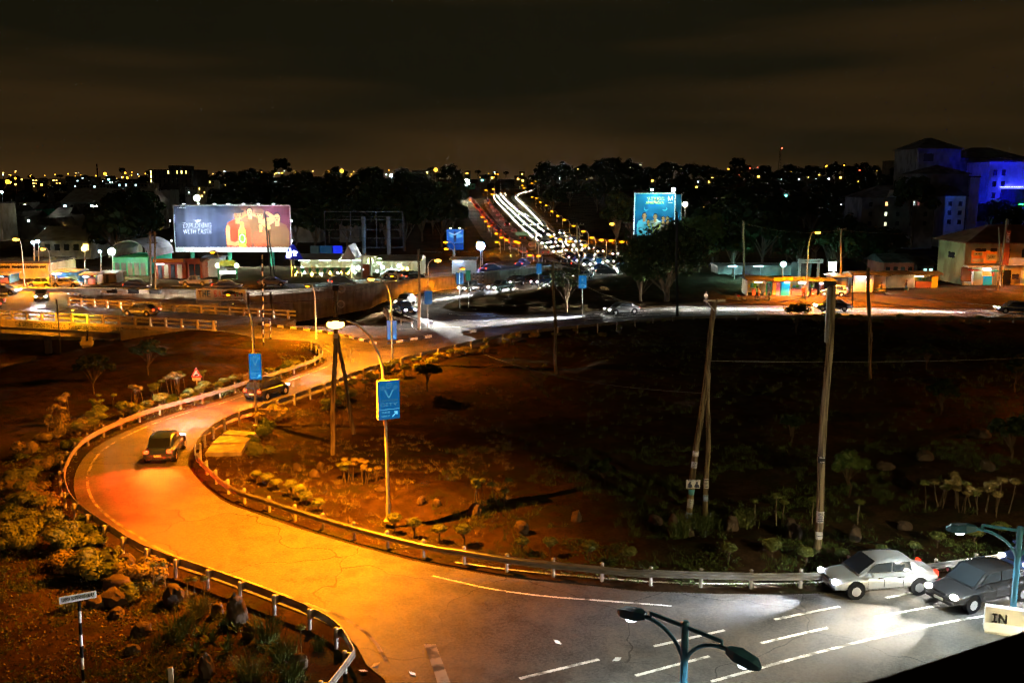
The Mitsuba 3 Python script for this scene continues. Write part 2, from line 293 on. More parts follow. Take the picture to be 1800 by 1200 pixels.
# ------------------------------------------------------------------ roads
setting('loop_road', sheet(LOOP, .012), 'asphalt')
setting('junction_road', sheet(JUNCTION.difference(LOOP.buffer(.001)), .008), 'asphalt')
setting('plaza', sheet(PLAZA.difference(JUNCTION), .004), 'murram')
setting('verge', sheet(LineString(WALL).buffer(6.0, single_sided=True), .012), 'murram')
def strip(line, w, off=.05, step=6.0):
    p = resample(line, step); t = np.gradient(p, axis=0); t /= np.linalg.norm(t, axis=1, keepdims=True)
    r = np.stack([t[:, 1], -t[:, 0]], 1); L, R = p - r * w / 2, p + r * w / 2
    V = np.empty((2 * len(p), 3)); V[0::2, :2], V[1::2, :2] = L, R; V[:, 2] = rise(V[:, 1]) + off
    k = np.arange(len(p) - 1)[:, None] * 2
    return trimesh.Trimesh(V, np.vstack([k + [0, 1, 3], k + [0, 3, 2]]), process=False)
def strip2(left, right, off=.05, n=60):
    l, r = LineString(left), LineString(right); s = np.linspace(0, 1, n)
    V = np.empty((2 * n, 3)); V[0::2, :2] = [l.interpolate(v, normalized=True).coords[0] for v in s]; V[1::2, :2] = [r.interpolate(v, normalized=True).coords[0] for v in s]
    V[:, 2] = rise(V[:, 1]) + off; k = np.arange(n - 1)[:, None] * 2
    F = np.vstack([k + [0, 1, 3], k + [0, 3, 2]]); m = trimesh.Trimesh(V, F, process=False)
    if m.face_normals[:, 2].mean() < 0: m = trimesh.Trimesh(V, F[:, ::-1], process=False)
    return m
setting('service_road', strip(SERVICE, 8.5, .03), 'asphalt')
MAIN_L = chaikin([(-11.89, 601.09), (-10.15, 544.73), (-2.94, 420.36), (2.72, 310.05), (6.40, 242.34), (10.06, 201.35), (12.84, 184.92), (14.19, 172.02), (12.80, 160.79)], 2)
MAIN_R = chaikin([(-2.51, 616.71), (-3.94, 564.83), (5.40, 420.36), (10.27, 319.16), (13.72, 259.99), (16.73, 219.16), (18.67, 198.41), (19.94, 186.19), (19.75, 176.50)], 2)
setting('highway', strip2(MAIN_L, MAIN_R, .07), 'asphalt')
AWAY_L = chaikin([(-15.86, 544.73), (-13.57, 484.99), (-5.88, 359.54), (0.00, 274.47), (3.99, 226.43), (7.00, 198.41), (9.48, 178.83)], 2)
AWAY_R = chaikin([(-12.34, 558.01), (-10.05, 507.67), (-3.72, 398.64), (1.45, 310.05), (5.40, 242.34), (8.81, 199.87), (11.58, 178.83)], 2)
setting('highway', strip2(AWAY_L, AWAY_R, .06), 'asphalt')
SIDE = LineString(chaikin([(13.41, 659.12), (4.30, 616.71), (1.66, 571.79), (7.40, 453.57), (10.99, 341.92), (10.53, 290.14), (8.38, 259.99), (8.24, 226.43), (10.29, 205.92)], 3))
setting('side_road', strip(SIDE, 6.0, .06), 'asphalt')
RAMP = LineString(chaikin([(14.44, 290.14), (16.62, 257.68), (17.80, 224.57), (19.81, 210.69), (23.68, 201.35), (31.54, 191.43)], 3))
setting('ramp_road', strip(RAMP, 6.0, .065), 'asphalt')
def line_paint(path, w, z, dash=None, gap=0, name='lane_marking', mat='road_paint', wob=False):
    l = LineString(path); s = 0.0; out = []
    while s < l.length - .3:
        e = min(s + (dash or 3.0), l.length)
        p = np.array([l.interpolate(v).coords[0] for v in np.linspace(s, e, 5)]); t = np.gradient(p, axis=0); t /= np.linalg.norm(t, axis=1, keepdims=True) + 1e-9
        r = np.stack([t[:, 1], -t[:, 0]], 1); pts = np.vstack([p - r * w / 2, (p + r * w / 2)[::-1]])
        out.append(sheet(Polygon(pts).buffer(0), 0)); s = e + gap
    m = cat_(out); m.vertices[:, 2] = rise(m.vertices[:, 1]) + z; return m
edge_in = LineString(INNER[:i0 + 1]).parallel_offset(1.15, 'left'); edge_out = LineString(OUTER).parallel_offset(1.1, 'left')
for nm, l in (('edge_line', edge_out),):
    setting(nm, line_paint(l.coords, .14, .017), 'road_paint')
setting('stop_marking', sheet(Polygon([(-3.09, 31.68), (-2.67, 31.68), (-1.99, 29.03), (-1.79, 28.26), (-2.24, 28.26), (-2.54, 29.58)]), .0165), 'road_paint')
setting('lane_marking', line_paint([(-12.43, 104.43), (-8.82, 105.88), (-4.47, 107.38)], .3, .0125), 'road_paint')
setting('edge_line', line_paint(chaikin([(21.88, 39.25), (18.04, 38.15), (13.21, 36.93), (7.14, 36.77), (3.26, 37.44), (0.00, 38.21), (-2.42, 39.06)], 2), .13, .017), 'line_white')
setting('edge_line', line_paint(chaikin([(6.08, 34.76), (4.81, 35.01), (0.00, 35.84), (-3.27, 37.62)], 2), .13, .0172), 'line_white')
for pts in ([(22.29, 38.21), (15.68, 35.95), (9.45, 33.55), (3.91, 31.06), (0.00, 29.18)], [(21.29, 36.38), (16.09, 34.81), (10.42, 32.55), (5.33, 30.15), (2.74, 28.82)]):
    setting('lane_marking', line_paint(chaikin(pts, 2), .15, .0174, 3.0, 2.2), 'line_white')
setting('edge_line', line_paint(chaikin([(20.33, 34.61), (15.93, 33.46), (10.83, 31.26), (6.45, 29.11)], 2), .15, .0174), 'line_white')
setting('edge_line', line_paint(chaikin([(-7.62, 116.78), (0.00, 114.29), (6.86, 115.52), (14.07, 118.60), (21.72, 122.12), (32.73, 122.68), (43.15, 121.29), (63.74, 119.39)], 2), .26, .0122), 'line_white')
setting('edge_line', line_paint(chaikin([(-8.84, 106.09), (0.00, 106.95), (6.59, 110.96), (13.63, 114.78), (23.17, 118.33), (31.59, 118.33), (45.74, 116.78), (61.72, 115.52)], 2), .26, .0122), 'line_white')
setting('lane_marking', line_paint(chaikin([(-6.62, 111.42), (0.00, 110.73), (6.73, 113.31), (13.86, 116.78), (23.53, 120.20), (32.15, 120.47), (46.54, 118.86), (62.65, 117.30)], 2), .24, .0122, 4, 3), 'line_white')
setting('edge_line', line_paint(chaikin([(18.25, 172.02), (9.48, 160.79), (0.00, 150.07), (-8.27, 139.94), (-13.09, 134.01), (-15.38, 127.95), (-15.27, 122.68), (-13.39, 116.28), (-10.92, 111.42)], 2), .26, .0122), 'line_white')
mid = chaikin([(np.array(a) + np.array(b)) / 2 for a, b in zip(MAIN_L, MAIN_R)], 1)
setting('lane_marking', line_paint(MAIN_L * .9 + MAIN_R * .1, .25, .085), 'white_paint')
setting('lane_marking', line_paint(MAIN_L * .1 + MAIN_R * .9, .25, .085), 'white_paint')
setting('lane_marking', line_paint(MAIN_L * .63 + MAIN_R * .37, .2, .085, 4, 6), 'white_paint')
setting('lane_marking', line_paint(MAIN_L * .37 + MAIN_R * .63, .2, .085, 4, 6), 'white_paint')
# ------------------------------------------------------------------ guardrails
WB = [(0, .155), (.0, .12), (.055, .09), (.055, .055), (0, .02), (0, -.02), (.055, -.055), (.055, -.09), (0, -.12), (0, -.155), (-.018, -.155), (-.018, .155)]
POST = PLY(cat_([tube([(0, 0, -.3), (0, 0, .74)], .075, 10), tube([(0, 0, .741), (0, 0, .775)], [.085, .05], 10)]), 'steel_post')
BLOCK = PLY(box(.10, .16, .30, (0, 0, .56)), 'galvanised')
def guardrail(path, label, side, step=2.0, panel=4.0, detail=True, block=True):
    """side: +1 when the traffic is to the right of the path's direction."""
    t = thing('guardrail', label, 'guardrail'); l = LineString(path); n = max(1, int(l.length / panel)); cuts = np.linspace(0, l.length, n + 1)
    prof = [(a * side, b) for a, b in WB] if side > 0 else [(a * side, b) for a, b in WB][::-1]
    for i in range(n):
        s = np.linspace(max(0, cuts[i] - .12), cuts[i + 1] + (0 if i == n - 1 else .12), 6 if detail else 3)
        p = np.array([[*l.interpolate(v).coords[0], 0] for v in s]); p[:, 2] = .56 + .018 * math.sin(i * 2.7) + np.linspace(-.004, .004, len(p))
        tt = np.gradient(p, axis=0); tt[:, 2] = 0; tt /= np.linalg.norm(tt, axis=1, keepdims=True)
        p[:, :2] += np.stack([tt[:, 1], -tt[:, 0]], 1) * (.012 if i % 2 else 0) * side
        part(t, 'rail', sweep(p, prof), 'galvanised')
    m = int(l.length / step)
    for j in range(m + 1):
        s = min(l.length, j * step + .25); q = l.interpolate(s).coords[0]; q2 = l.interpolate(min(s + .2, l.length)).coords[0]; q1 = l.interpolate(max(0, s - .2)).coords[0]
        a = math.atan2(q2[1] - q1[1], q2[0] - q1[0]); rx, ry = math.sin(a) * side, -math.cos(a) * side
        part(t, 'post', POST, None, to=place(q[0] - rx * .23, q[1] - ry * .23, 0, a + rng.normal() * .02))
        if block: part(t, 'spacer', BLOCK, None, to=place(q[0] - rx * .09, q[1] - ry * .09, 0, a))
i1 = int(np.argmin(np.linalg.norm(INNER - np.array([-9.93, 83.01]), axis=1)))
guardrail(INNER[:i1 + 1], 'long weathered steel guardrail along the inner edge of the curved ramp beside the dark field', -1)
guardrail(INNER[i1:], 'far steel guardrail along the cross road at the far edge of the dark field', -1, 2.6, 5.2, False, False)
guardrail(OUTER, 'curved guardrail along the outer edge of the ramp, seen from behind, posts in front', -1)
guardrail(OUTER_END, 'short pale guardrail end turned away from the road at the lower left corner', -1)
guardrail([(-15.15, 114.02), (-15.49, 117.69), (-14.42, 112.51), (-13.17, 108.68), (-10.94, 106.41)], 'short guardrail around the outside of the hairpin bend', -1, 2, 4, False, False)

# ------------------------------------------------------------------ retaining wall of the cut
def wall_panels():
    t = thing('retaining_wall', 'long concrete retaining wall below the service road, tapering towards the highway', 'wall')
    l = LineString(WALL); n = int(l.length / 3.2)
    for i in range(n):
        a, b = np.array(l.interpolate(l.length * i / n).coords[0]), np.array(l.interpolate(l.length * (i + 1) / n).coords[0])
        d = (b - a) / np.linalg.norm(b - a); nrm = np.array([d[1], -d[0]]); a2, b2 = a + d * .03, b - d * .03
        dep = float(trench_depth((a[0] + b[0]) / 2)) + .3; off = nrm * (.55 + .03 * (i % 3))
        pts = [a2 + off, b2 + off, b2 - nrm * .9, a2 - nrm * .9]
        part(t, 'panel', prism(Polygon(pts).buffer(0), -dep - .4, .12 + .02 * (i % 2)), 'concrete')
    part(t, 'coping', sweep(np.c_[resample(WALL, 4), np.full(len(resample(WALL, 4)), .2)], [(.72, 0), (.72, .22), (-1.0, .22), (-1.0, 0)]), 'concrete')
wall_panels()
KW = PLY(box(.95, .3, .36, (0, 0, .06), bevel=.03), 'kerb_white'); KB = PLY(box(.95, .3, .36, (0, 0, .06), bevel=.03), 'dark')
def kerb(path, label, length=1.0):
    t = thing('kerb', label, 'kerb'); l = LineString(path); n = int(l.length / length)
    for i in range(n):
        p, q = l.interpolate((i + .5) * length), l.interpolate((i + .6) * length)
        part(t, 'kerb_stone', KW if i % 2 else KB, None, to=place(p.x, p.y, 0, math.atan2(q.y - p.y, q.x - p.x), length))
kerb([(-28.53, 107.81), (-25.15, 105.67), (-20.81, 102.81), (-17.89, 100.10), (-14.95, 96.45), (-13.12, 94.39)], 'black and white kerb of the traffic island left of the hairpin')
kerb([(-12.32, 94.73), (-10.56, 96.81), (-8.29, 99.35)], 'short black and white kerb right of the blue sign by the junction')
kerb([(-5.32, 101.44), (-3.08, 103.61)], 'short black and white kerb nose where the hairpin meets the cross road')
kerb([(-79.61, 143.29), (-76.22, 143.29), (-67.58, 142.91), (-58.37, 141.04), (-49.52, 139.58)], 'yellow lit black and white kerb along the far side of the roundabout', 1.7)
kerb([(-63.98, 138.14), (-62.76, 137.44), (-61.33, 136.05), (-60.02, 134.35), (-59.08, 132.36)], 'curved black and white kerb nose at the right end of the roundabout', 1.1)

# ------------------------------------------------------------------ bridge
def bridge():
    t = thing('bridge', 'concrete road bridge over the sunken highway with open rail parapets and dark lettering', 'bridge')
    part(t, 'deck', prism(BRIDGE, -.95, -.012), 'concrete'); part(t, 'road_surface', sheet(BRIDGE.buffer(-.1), .003), 'asphalt')
    near = np.array([(-76.57, 117.30), (-60.07, 112.36), (-52.32, 110.04), (-42.06, 107.16), (-32.07, 103.61)]); far = np.array([(-57.62, 124.96), (-40.81, 118.60), (-25.36, 112.36)])
    def parapet(path, nrm_out, posts=2.1):
        l = LineString(path); n = int(l.length / posts); R = np.c_[resample(path, 3.0), np.zeros(len(resample(path, 3.0)))]
        for z, h in ((.38, .17), (.82, .2)):
            part(t, 'parapet_rail', sweep(R + [0, 0, z], [(-.09, 0), (-.09, h), (.09, h), (.09, 0)]), 'cream')
        pm = PLY(box(.26, .26, 1.06, (0, 0, .53), bevel=.02), 'cream')
        for i in range(n + 1):
            p, q = l.interpolate(i * posts), l.interpolate(min(i * posts + .3, l.length)); a = l.interpolate(max(0, min(i * posts, l.length - .3)))
            part(t, 'parapet_post', pm, None, to=place(p.x, p.y, 0, math.atan2(q.y - a.y, q.x - a.x)))
    parapet(near + [0, .25], 1); parapet(far, -1)
    R = resample(near, 3.0)
    part(t, 'fascia', sweep(np.c_[R, np.zeros(len(R))], [(.16, -.86), (.16, .06), (-.12, .06), (-.12, -.86)]), 'cream')
    for off in (.5, 3.0, 6.0):
        part(t, 'girder', sweep(np.c_[R + [0, off], np.zeros(len(R))], [(.02, -1.75), (.1, -1.7), (.1, -1.3), (-.06, -.97), (-.4, -.97), (-.4, -1.75)]), 'concrete')
    x0, y0 = -57.66, 111.42; x1, y1 = -40.86, 106.52; a = math.atan2(y1 - y0, x1 - x0); L = math.hypot(x1 - x0, y1 - y0)
    nx, ny = math.sin(a), -math.cos(a)
    s = 'Call toll free number 080 221 226.  To report any misuse overload or abuse of the road'
    m = upright(text(s, .60, L * 1.02, .02, center=False), a, (x0 + nx * .17, y0 + ny * .17, -.66)); part(t, 'lettering', m, 'black')
    for x, y in ((-57.4, 118.0), (-69.0, 118.0)):
        part(t, 'pier', tube([(x, y, -6), (x, y, -.9)], .45, 14), 'concrete')
    ax, ay = -37.28, 104.43
    part(t, 'abutment', box0(9.0, 6.5, 5.6, ax - 1.0, ay + 3.6, -5.9, a), 'concrete')
bridge()
x, y = -47.60, 106.80
t = thing('concrete_pedestal', 'small stack of lit concrete blocks and a short post below the bridge parapet', 'pedestal')
part(t, 'footing', box0(1.35, .6, .42, x, y, -2.1, .1, .02), 'cream'); part(t, 'block', box0(.36, .4, .5, x - .3, y, -1.67, .1, .02), 'cream'); part(t, 'block', box0(.36, .4, .5, x + .42, y, -1.67, .1, .02), 'cream'); part(t, 'post', box0(.14, .14, 1.2, x + .1, y + .1, -1.67), 'dark')
part(t, 'footing_base', box0(1.0, .5, 3.2, x, y, -5.3), 'concrete')
setting('slope_paving', trimesh.convex.convex_hull(np.array([(x, y, z) for x in (-78, -40) for y, z in ((142.5, -.98), (139.0, -.98), (128.0, -5.1), (142.5, -5.4))])), 'concrete')

# ------------------------------------------------------------------ foreground ledge of the building the photograph was taken from
ledge = Polygon([(-2.2, 1.75), (.80, 2.86), (1.2, 3.03), (1.95, 3.42), (2.6, 3.82), (6.0, 6.0), (8, 4), (8, -2), (-2.2, -2)])
t = thing('balcony_ledge', 'dark out of focus ledge of the viewpoint building in the lower right corner', 'ledge')
part(t, 'slab', prism(ledge, 13.6, 14.3), 'maroon'); part(t, 'coping', prism(ledge.buffer(.0).intersection(Polygon([(-2.2, -2), (8, -2), (8, 7), (-2.2, 7)])).buffer(-.06), 14.303, 14.38), 'maroon')
part(t, 'facade', prism(ledge.buffer(-.25), 0.0, 13.598), 'dark_wall')
# ------------------------------------------------------------------ street lamps
SODIUM = np.array([1.0, .245, .003]); WHITE = np.array([.82, 1.0, 1.02]); TEAL = np.array([.25, 1.0, .85])
HEAD = cat_([trimesh.convex.convex_hull(np.array([(x, y, z) for x, w, z0, z1 in ((-.05, .07, -.05, .06), (.2, .17, -.07, .1), (.62, .15, -.06, .09), (.78, .05, -.03, .03)) for y in (-w, w) for z in (z0, z1)])), tube([(-.25, 0, -.01), (0, 0, .0)], .04, 8)])
def lens_mesh(r): m = trimesh.creation.icosphere(2, 1.0); m.apply_scale((r * 1.5, r, r * .8)); return m
def street_lamp(label, path, head_at, heading, lens=.16, power=0.0, col=SODIUM, look=9.0, weight=1.0, r=.085, group=None, mat='lamp_pole', hs=1.0, cutoff=74):
    t = thing('street_lamp', label, 'street lamp', group); p = np.asarray(path, float)
    rr = np.interp(np.arange(len(p)), [0, len(p) - 1], [r, r * .5])
    part(t, 'pole', tube(p, rr, 8 if r > .06 else 5), mat)
    if power: part(t, 'base_plate', cat_([box0(.4, .4, .03, p[0][0], p[0][1], p[0][2] + .02), tube([p[0], p[0] + [0, 0, .9]], r * 1.35, 8)]), mat)
    h = HEAD.copy(); h.apply_scale(hs); h.apply_transform(trimesh.transformations.rotation_matrix(heading, (0, 0, 1))); h.apply_translation(head_at); hk = part(t, 'lamp_head', h, 'dark')
    c = np.array(head_at) + np.array([math.cos(heading) * .42 * hs, math.sin(heading) * .42 * hs, -.1 * hs - lens * .35])
    m = lens_mesh(lens); m.apply_transform(trimesh.transformations.rotation_matrix(heading, (0, 0, 1))); m.apply_translation(c)
    part(hk, 'lens', emit(m, (np.array(col) + np.array([0, .14, .03]) * (look > 8)) * look, .02), None)
    if power:
        e = c - [0, 0, lens * .8 + .03]; spot_light(t, e, e + np.array([math.cos(heading) * .25, math.sin(heading) * .25, -1.0]), np.array(col) * power, cutoff, cutoff * .5, weight)
    return t
def arc_path(x, y, z0, hx, hz, hy=None, n=7, bend=.72):
    hy = y if hy is None else hy; zb = z0 + (hz - z0) * bend; P = [(x, y, z0), (x, y, (z0 + zb) / 2), (x, y, zb)]
    for i in range(1, n + 1):
        a = i / n * math.pi / 2; P.append((x + (hx - x) * (1 - math.cos(a)), y + (hy - y) * (1 - math.cos(a)), zb + (hz - zb) * math.sin(a)))
    return P
def lamp_at(label, v, reach_y=0.0, **k):
    x, y, hx, hz = v; z0 = float(rise(y)); back = .45 * k.get('hs', 1.0); s = 1 if hx >= x else -1
    hx2 = hx - s * back; path = arc_path(x, y, z0 - .1, hx2 if abs(hx2 - x) > .3 else x + s * .3, hz + .12, y + reach_y)
    return street_lamp(label, path, path[-1], 0.0 if s > 0 else math.pi, **k)
d1 = 44.16
P1 = [(-5.90, 0.00), (-5.91, 3.23), (-5.96, 5.98), (-6.03, 7.47), (-6.20, 8.19), (-6.55, 8.99), (-7.03, 9.55), (-7.55, 9.82)]
street_lamp('tall curved street lamp with the brightest orange light, carrying the large blue sign', [(x, d1 - .9 * max(0, (i - 3) / 4) ** 1.5, max(z, -.1)) for i, (x, z) in enumerate(P1)], (P1[-1][0], d1 - .9, P1[-1][1]), math.pi + .25, lens=.27, cutoff=71, power=5300, weight=16, look=26)
d2 = 63.0
lamp_at('curved street lamp with a dim orange light over the bend, carrying a plain blue sign', (-17.05, 62.80, -18.57, 8.67), lens=.09, power=2400, weight=5, look=8, r=.075)
lamp_at('street lamp with an orange light above the junction, behind the brightest lamp', (-10.38, 82.55, -12.08, 7.74), lens=.2, cutoff=89, power=4200, weight=8, look=9)
lamp_at('street lamp with an orange light over the right hand plaza by the roadside shops', (39.85, 130.43, 41.07, 9.22), lens=.26, power=7500, weight=7, look=9, r=.1)
lamp_at('street lamp with a small orange light above the black and white traffic island', (-20.07, 97.88, -20.81, 5.45), lens=.14, power=3200, weight=3, look=6)
lamp_at('street lamp with a large orange light at the far left above the long cream building', (-73.46, 145.22, -73.86, 7.44), lens=.34, cutoff=84, power=2200, weight=3, look=9)
lamp_at('street lamp with an orange light beside the cream building, second from the left', (-69.71, 146.01, -70.70, 5.94), lens=.28, cutoff=84, power=2600, weight=3, look=9)
lamp_at('street lamp with an orange light in front of the big advertising billboard', (-43.70, 144.44, -44.70, 5.54), lens=.24, power=1800, weight=1, look=6)
lamp_at('street lamp with the brightest of three orange lights left of the small blue billboard', (-13.10, 150.91, -11.54, 3.83), lens=.36, power=2600, weight=2, look=9)
lamp_at('street lamp with the upper orange light beside the small blue billboard', (-10.14, 172.02, -11.80, 5.35), lens=.28, power=500, weight=.5, look=6)
lamp_at('street lamp with the middle orange light beside the small blue billboard', (-10.21, 169.87, -11.57, 4.30), lens=.28, power=500, weight=.5, look=6)
lamp_at('street lamp with an orange light above the blue and green signs on the service road', (-8.52, 153.48, -8.04, 2.27), lens=.24, power=1800, weight=1, look=6)
lamp_at('street lamp with an orange light on the service road above the retaining wall', (-18.02, 152.62, -18.99, 1.17), lens=.2, power=2200, weight=1.5, look=6)
lamp_at('street lamp with an orange light directly in front of the blue floodlight', (-5.74, 187.47, -6.59, 4.40), lens=.26, power=600, weight=.4, look=6)
lamp_at('lone orange street lamp in the dark slope right of the highway ramp', (27.49, 257.68, 26.51, 4.86), lens=.5, power=2500, weight=1, look=9)
lamp_at('street lamp hidden by trees at the right edge of the dark field', (9.0 + 42.88, 62.0, 8.0 + 42.88, 8.5), lens=.16, power=1500, weight=6, look=6)
for v in [(11.48, 468.91, 9.55, 8.46), (13.49, 453.57, 11.35, 8.19), (14.53, 429.50, 12.51, 6.87), (15.82, 398.64, 13.94, 6.15), (16.60, 359.54, 14.68, 5.04), (17.27, 331.90, 15.50, 4.34), (17.48, 295.64, 15.89, 4.42), (17.83, 257.68, 16.27, 4.41), (18.42, 234.18, 17.13, 4.10), (20.09, 205.92, 18.95, 3.74), (21.78, 201.35, 20.53, 3.89), (23.40, 196.98, 22.29, 3.93)]:
    lamp_at('small orange street lamp in the row along the right side of the climbing highway', v, lens=.36, look=3.2, r=.07, group='lamps along the right side of the highway', power=1800, weight=.3)
for v in [(10.09, 232.20, 9.25, 2.99), (11.96, 226.43, 11.15, 2.65), (13.54, 217.41, 12.74, 2.67), (17.11, 215.69, 16.20, 1.90), (18.50, 215.69, 17.69, 3.66)]:
    lamp_at('small orange street lamp in the cluster where the ramp joins the highway', v, lens=.34, look=3.2, r=.06, group='lamps where the ramp joins the highway', power=1500, weight=.3)
for v in [(-26.62, 507.67, -25.68, 10.47), (-24.58, 490.52, -23.39, 9.25), (-22.69, 468.91, -21.56, 8.19), (-20.18, 443.73, -19.12, 7.34)]:
    lamp_at('tiny orange street lamp at the far upper end of the service road', v, lens=.42, look=2.8, r=.06, group='lamps at the far end of the service road', power=3000, weight=.2)
for v in [(-8.96, 319.16, -9.88, 4.42), (-7.34, 298.45, -8.20, 3.79), (-5.90, 279.56, -6.70, 3.26), (-3.13, 242.34, -3.97, 3.12), (-1.73, 226.43, -2.52, 3.05), (-0.39, 219.16, -1.28, 2.95), (1.50, 212.33, 0.75, 2.98), (2.18, 205.92, 1.33, 3.14), (-2.53, 215.69, -3.41, 2.65), (4.34, 194.17, 3.76, 1.37), (5.93, 190.09, 5.36, 1.56)]:
    lamp_at('small orange street lamp in the strip between the service road and the highway', v, lens=.32, look=3.2, r=.06, group='lamps between the service road and the highway', power=1800, weight=.3)
for v in [(-9.51, 544.73, -10.45, 11.63), (-9.68, 519.60, -10.58, 9.14), (-13.64, 544.73, -14.56, 11.00), (7.73, 633.05, 6.62, 13.10), (8.61, 616.71, 7.52, 11.76), (14.97, 677.70, 13.77, 14.45), (18.91, 677.70, 16.52, 16.00), (-7.36, 633.05, -9.17, 20.34)]:
    lamp_at('tiny orange street lamp on the hill where the highway disappears', v, lens=.55, look=2.6, r=.07, group='lamps on the hilltop at the end of the highway', power=3000, weight=.2)
street_lamp('street lamp outside the right frame edge on the near side of the road', arc_path(25.0, 15.0, -.1, 24.0, 10.4, 16.5), arc_path(25.0, 15.0, -.1, 24.0, 10.4, 16.5)[-1], 1.9, lens=.14, power=2200, col=(1, .76, .34), look=6, cutoff=84, weight=5)
def twin_lamp(label, x, y, zb, zt, half, yaw, s=1.0, power=0.0):
    t = thing('twin_street_lamp', label, 'street lamp'); ux, uy = math.cos(yaw), math.sin(yaw)
    part(t, 'pole', cat_([tube([(x, y, zb), (x, y, zt)], .085 * s, 12), tube([(x, y, zt), (x, y, zt + .06 * s)], [.1 * s, .06 * s], 10)]), 'teal_paint')
    part(t, 'crossbar', box(2 * half * .62, .06 * s, .08 * s, (x, y, zt - .08 * s), yaw, .01), 'teal_paint')
    for sg in (-1, 1):
        q = []
        for i in range(13):
            a = i / 12 * math.pi / 2 * 1.08; r = half * .66
            q.append((x + sg * ux * r * (1 - math.cos(a)), y + sg * uy * r * (1 - math.cos(a)), zt - half * .72 + half * .58 * math.sin(a)))
        part(t, 'arm', tube(q, .045 * s, 8), 'teal_paint')
        e = np.array(q[-1]); k = half * .31; hx, hy = x + sg * ux * half * .62, y + sg * uy * half * .62
        part(t, 'bracket', tube([(hx, hy, e[2] - .02 * s), (hx, hy, zt - .06 * s)], .032 * s, 6), 'teal_paint')
        h = HEAD.copy(); h.apply_scale((half * .5 / .78, half * .5 / .78 * .9, s * 1.3)); h.apply_transform(trimesh.transformations.rotation_matrix(.16, (0, 1, 0)))
        h.apply_transform(trimesh.transformations.rotation_matrix(yaw if sg > 0 else yaw + math.pi, (0, 0, 1))); h.apply_translation(e); hk = part(t, 'lamp_head', h, 'teal_dark')
        if power:
            c = e + np.array([sg * ux * half * .24, sg * uy * half * .24, -.2 * s]); m = lens_mesh(.09 * s); m.apply_translation(c); part(hk, 'lens', emit(m, WHITE * 4, .05), None)
            spot_light(t, c - [0, 0, .12], c - [0, 0, 3], WHITE * power, 78, 60, 4)
twin_lamp('teal twin arm street lamp at the bottom of the picture, cut by the frame', 4.85, 25.4, 0.0, 3.8, 1.95, -.80, s=1.25, power=70)
x2, y2 = 18.05, 32.8
twin_lamp('teal twin arm street lamp standing on the white concrete barrier near the right edge', x2, y2, .92, 3.85, 1.95, -.50, s=1.25, power=70)
t = thing('road_barrier', 'white concrete median barrier below the right teal lamp, marked with dark letters', 'barrier')
prof = [(-.36, 0), (-.36, .1), (-.2, .35), (-.14, .92), (.14, .92), (.2, .35), (.36, .1), (.36, 0)]
bp = np.array([(x2 - .95, y2 + .1, 0), (x2 + 3.5, y2 - 1.6, 0), (x2 + 8, y2 - 3.3, 0)]); part(t, 'barrier_block', sweep(bp, prof), 'white_wall')
a = math.atan2(bp[1][1] - bp[0][1], bp[1][0] - bp[0][0]); part(t, 'lettering', upright(text('IN', .32, None, .02, True), a, (x2 - .42 - .2, y2 - .30, .42)), 'black')

# ------------------------------------------------------------------ blue guide signs
def blue_sign(label, x, y, z0, w, h, yaw, glow=1.0, full=True, arrow='ne', thick=.26):
    t = thing('guide_sign', label, 'sign'); n = np.array([math.sin(yaw), -math.cos(yaw), 0]); u = np.array([math.cos(yaw), math.sin(yaw), 0])
    c = np.array([x, y, z0 + h / 2]); part(t, 'case', box(w, thick, h, c - n * .16, yaw, .012), 'sign_edge')
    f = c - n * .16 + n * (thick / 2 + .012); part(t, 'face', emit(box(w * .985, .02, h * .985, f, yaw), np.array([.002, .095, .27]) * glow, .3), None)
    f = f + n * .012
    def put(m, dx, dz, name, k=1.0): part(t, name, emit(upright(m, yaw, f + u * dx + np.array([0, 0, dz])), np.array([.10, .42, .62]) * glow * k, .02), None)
    put(box(w * .96, h * .012, .008), 0, -h * .235, 'divider', 1.3)
    if full:
        put(text('GARDEN', h * .052, w * .82, .008), 0, -h * .03, 'lettering', .35); put(text('CITY', h * .082, w * .78, .008), 0, -h * .15, 'lettering', .7)
        put(text('THIS', h * .05, w * .4, .008), -w * .17, -h * .335, 'lettering', 1.1); put(text('WAY', h * .05, w * .4, .008), -w * .17, -h * .43, 'lettering', 1.1)
        rings = [tube([(cx + r * math.cos(q) * (1 - .09 * q), cy + r * math.sin(q) * (1 - .09 * q), 0) for q in np.linspace(0, 8.2, 26)], .011, 5) for cx, cy, r in ((-w * .30, h * .31, w * .10), (0, h * .36, w * .16), (w * .30, h * .31, w * .10))]
        put(cat_(rings), 0, 0, 'emblem', .8)
        put(flat(Polygon([(-w * .22, h * .265), (-w * .16, h * .265), (-w * .02, h * .10), (w * .02, h * .10), (w * .16, h * .265), (w * .22, h * .265), (w * .035, h * .06), (-w * .035, h * .06)]), .008), 0, 0, 'emblem', .8)
    else:
        put(flat(Polygon([(-w * .25, h * .28), (-w * .18, h * .28), (0, h * .08), (w * .18, h * .28), (w * .25, h * .28), (.02 * w, h * .02), (-.02 * w, h * .02)]), .008), 0, 0, 'emblem', .5)
        put(box(w * .36, h * .03, .008), -w * .18, -h * .33, 'lettering', .6); put(box(w * .36, h * .03, .008), -w * .18, -h * .40, 'lettering', .6)
    s = w * .13; ar = Polygon([(-.2, 1), (1, 1), (1, -.2), (.62, -.2), (.62, .36), (-.75, -1), (-1, -.75), (.36, .62), (-.2, .62)])
    ar = affinity.scale(ar, s * (1 if arrow == 'ne' else -1), s, origin=(0, 0)); put(flat(ar, .008), w * .25, -h * .37, 'arrow', 1.8)
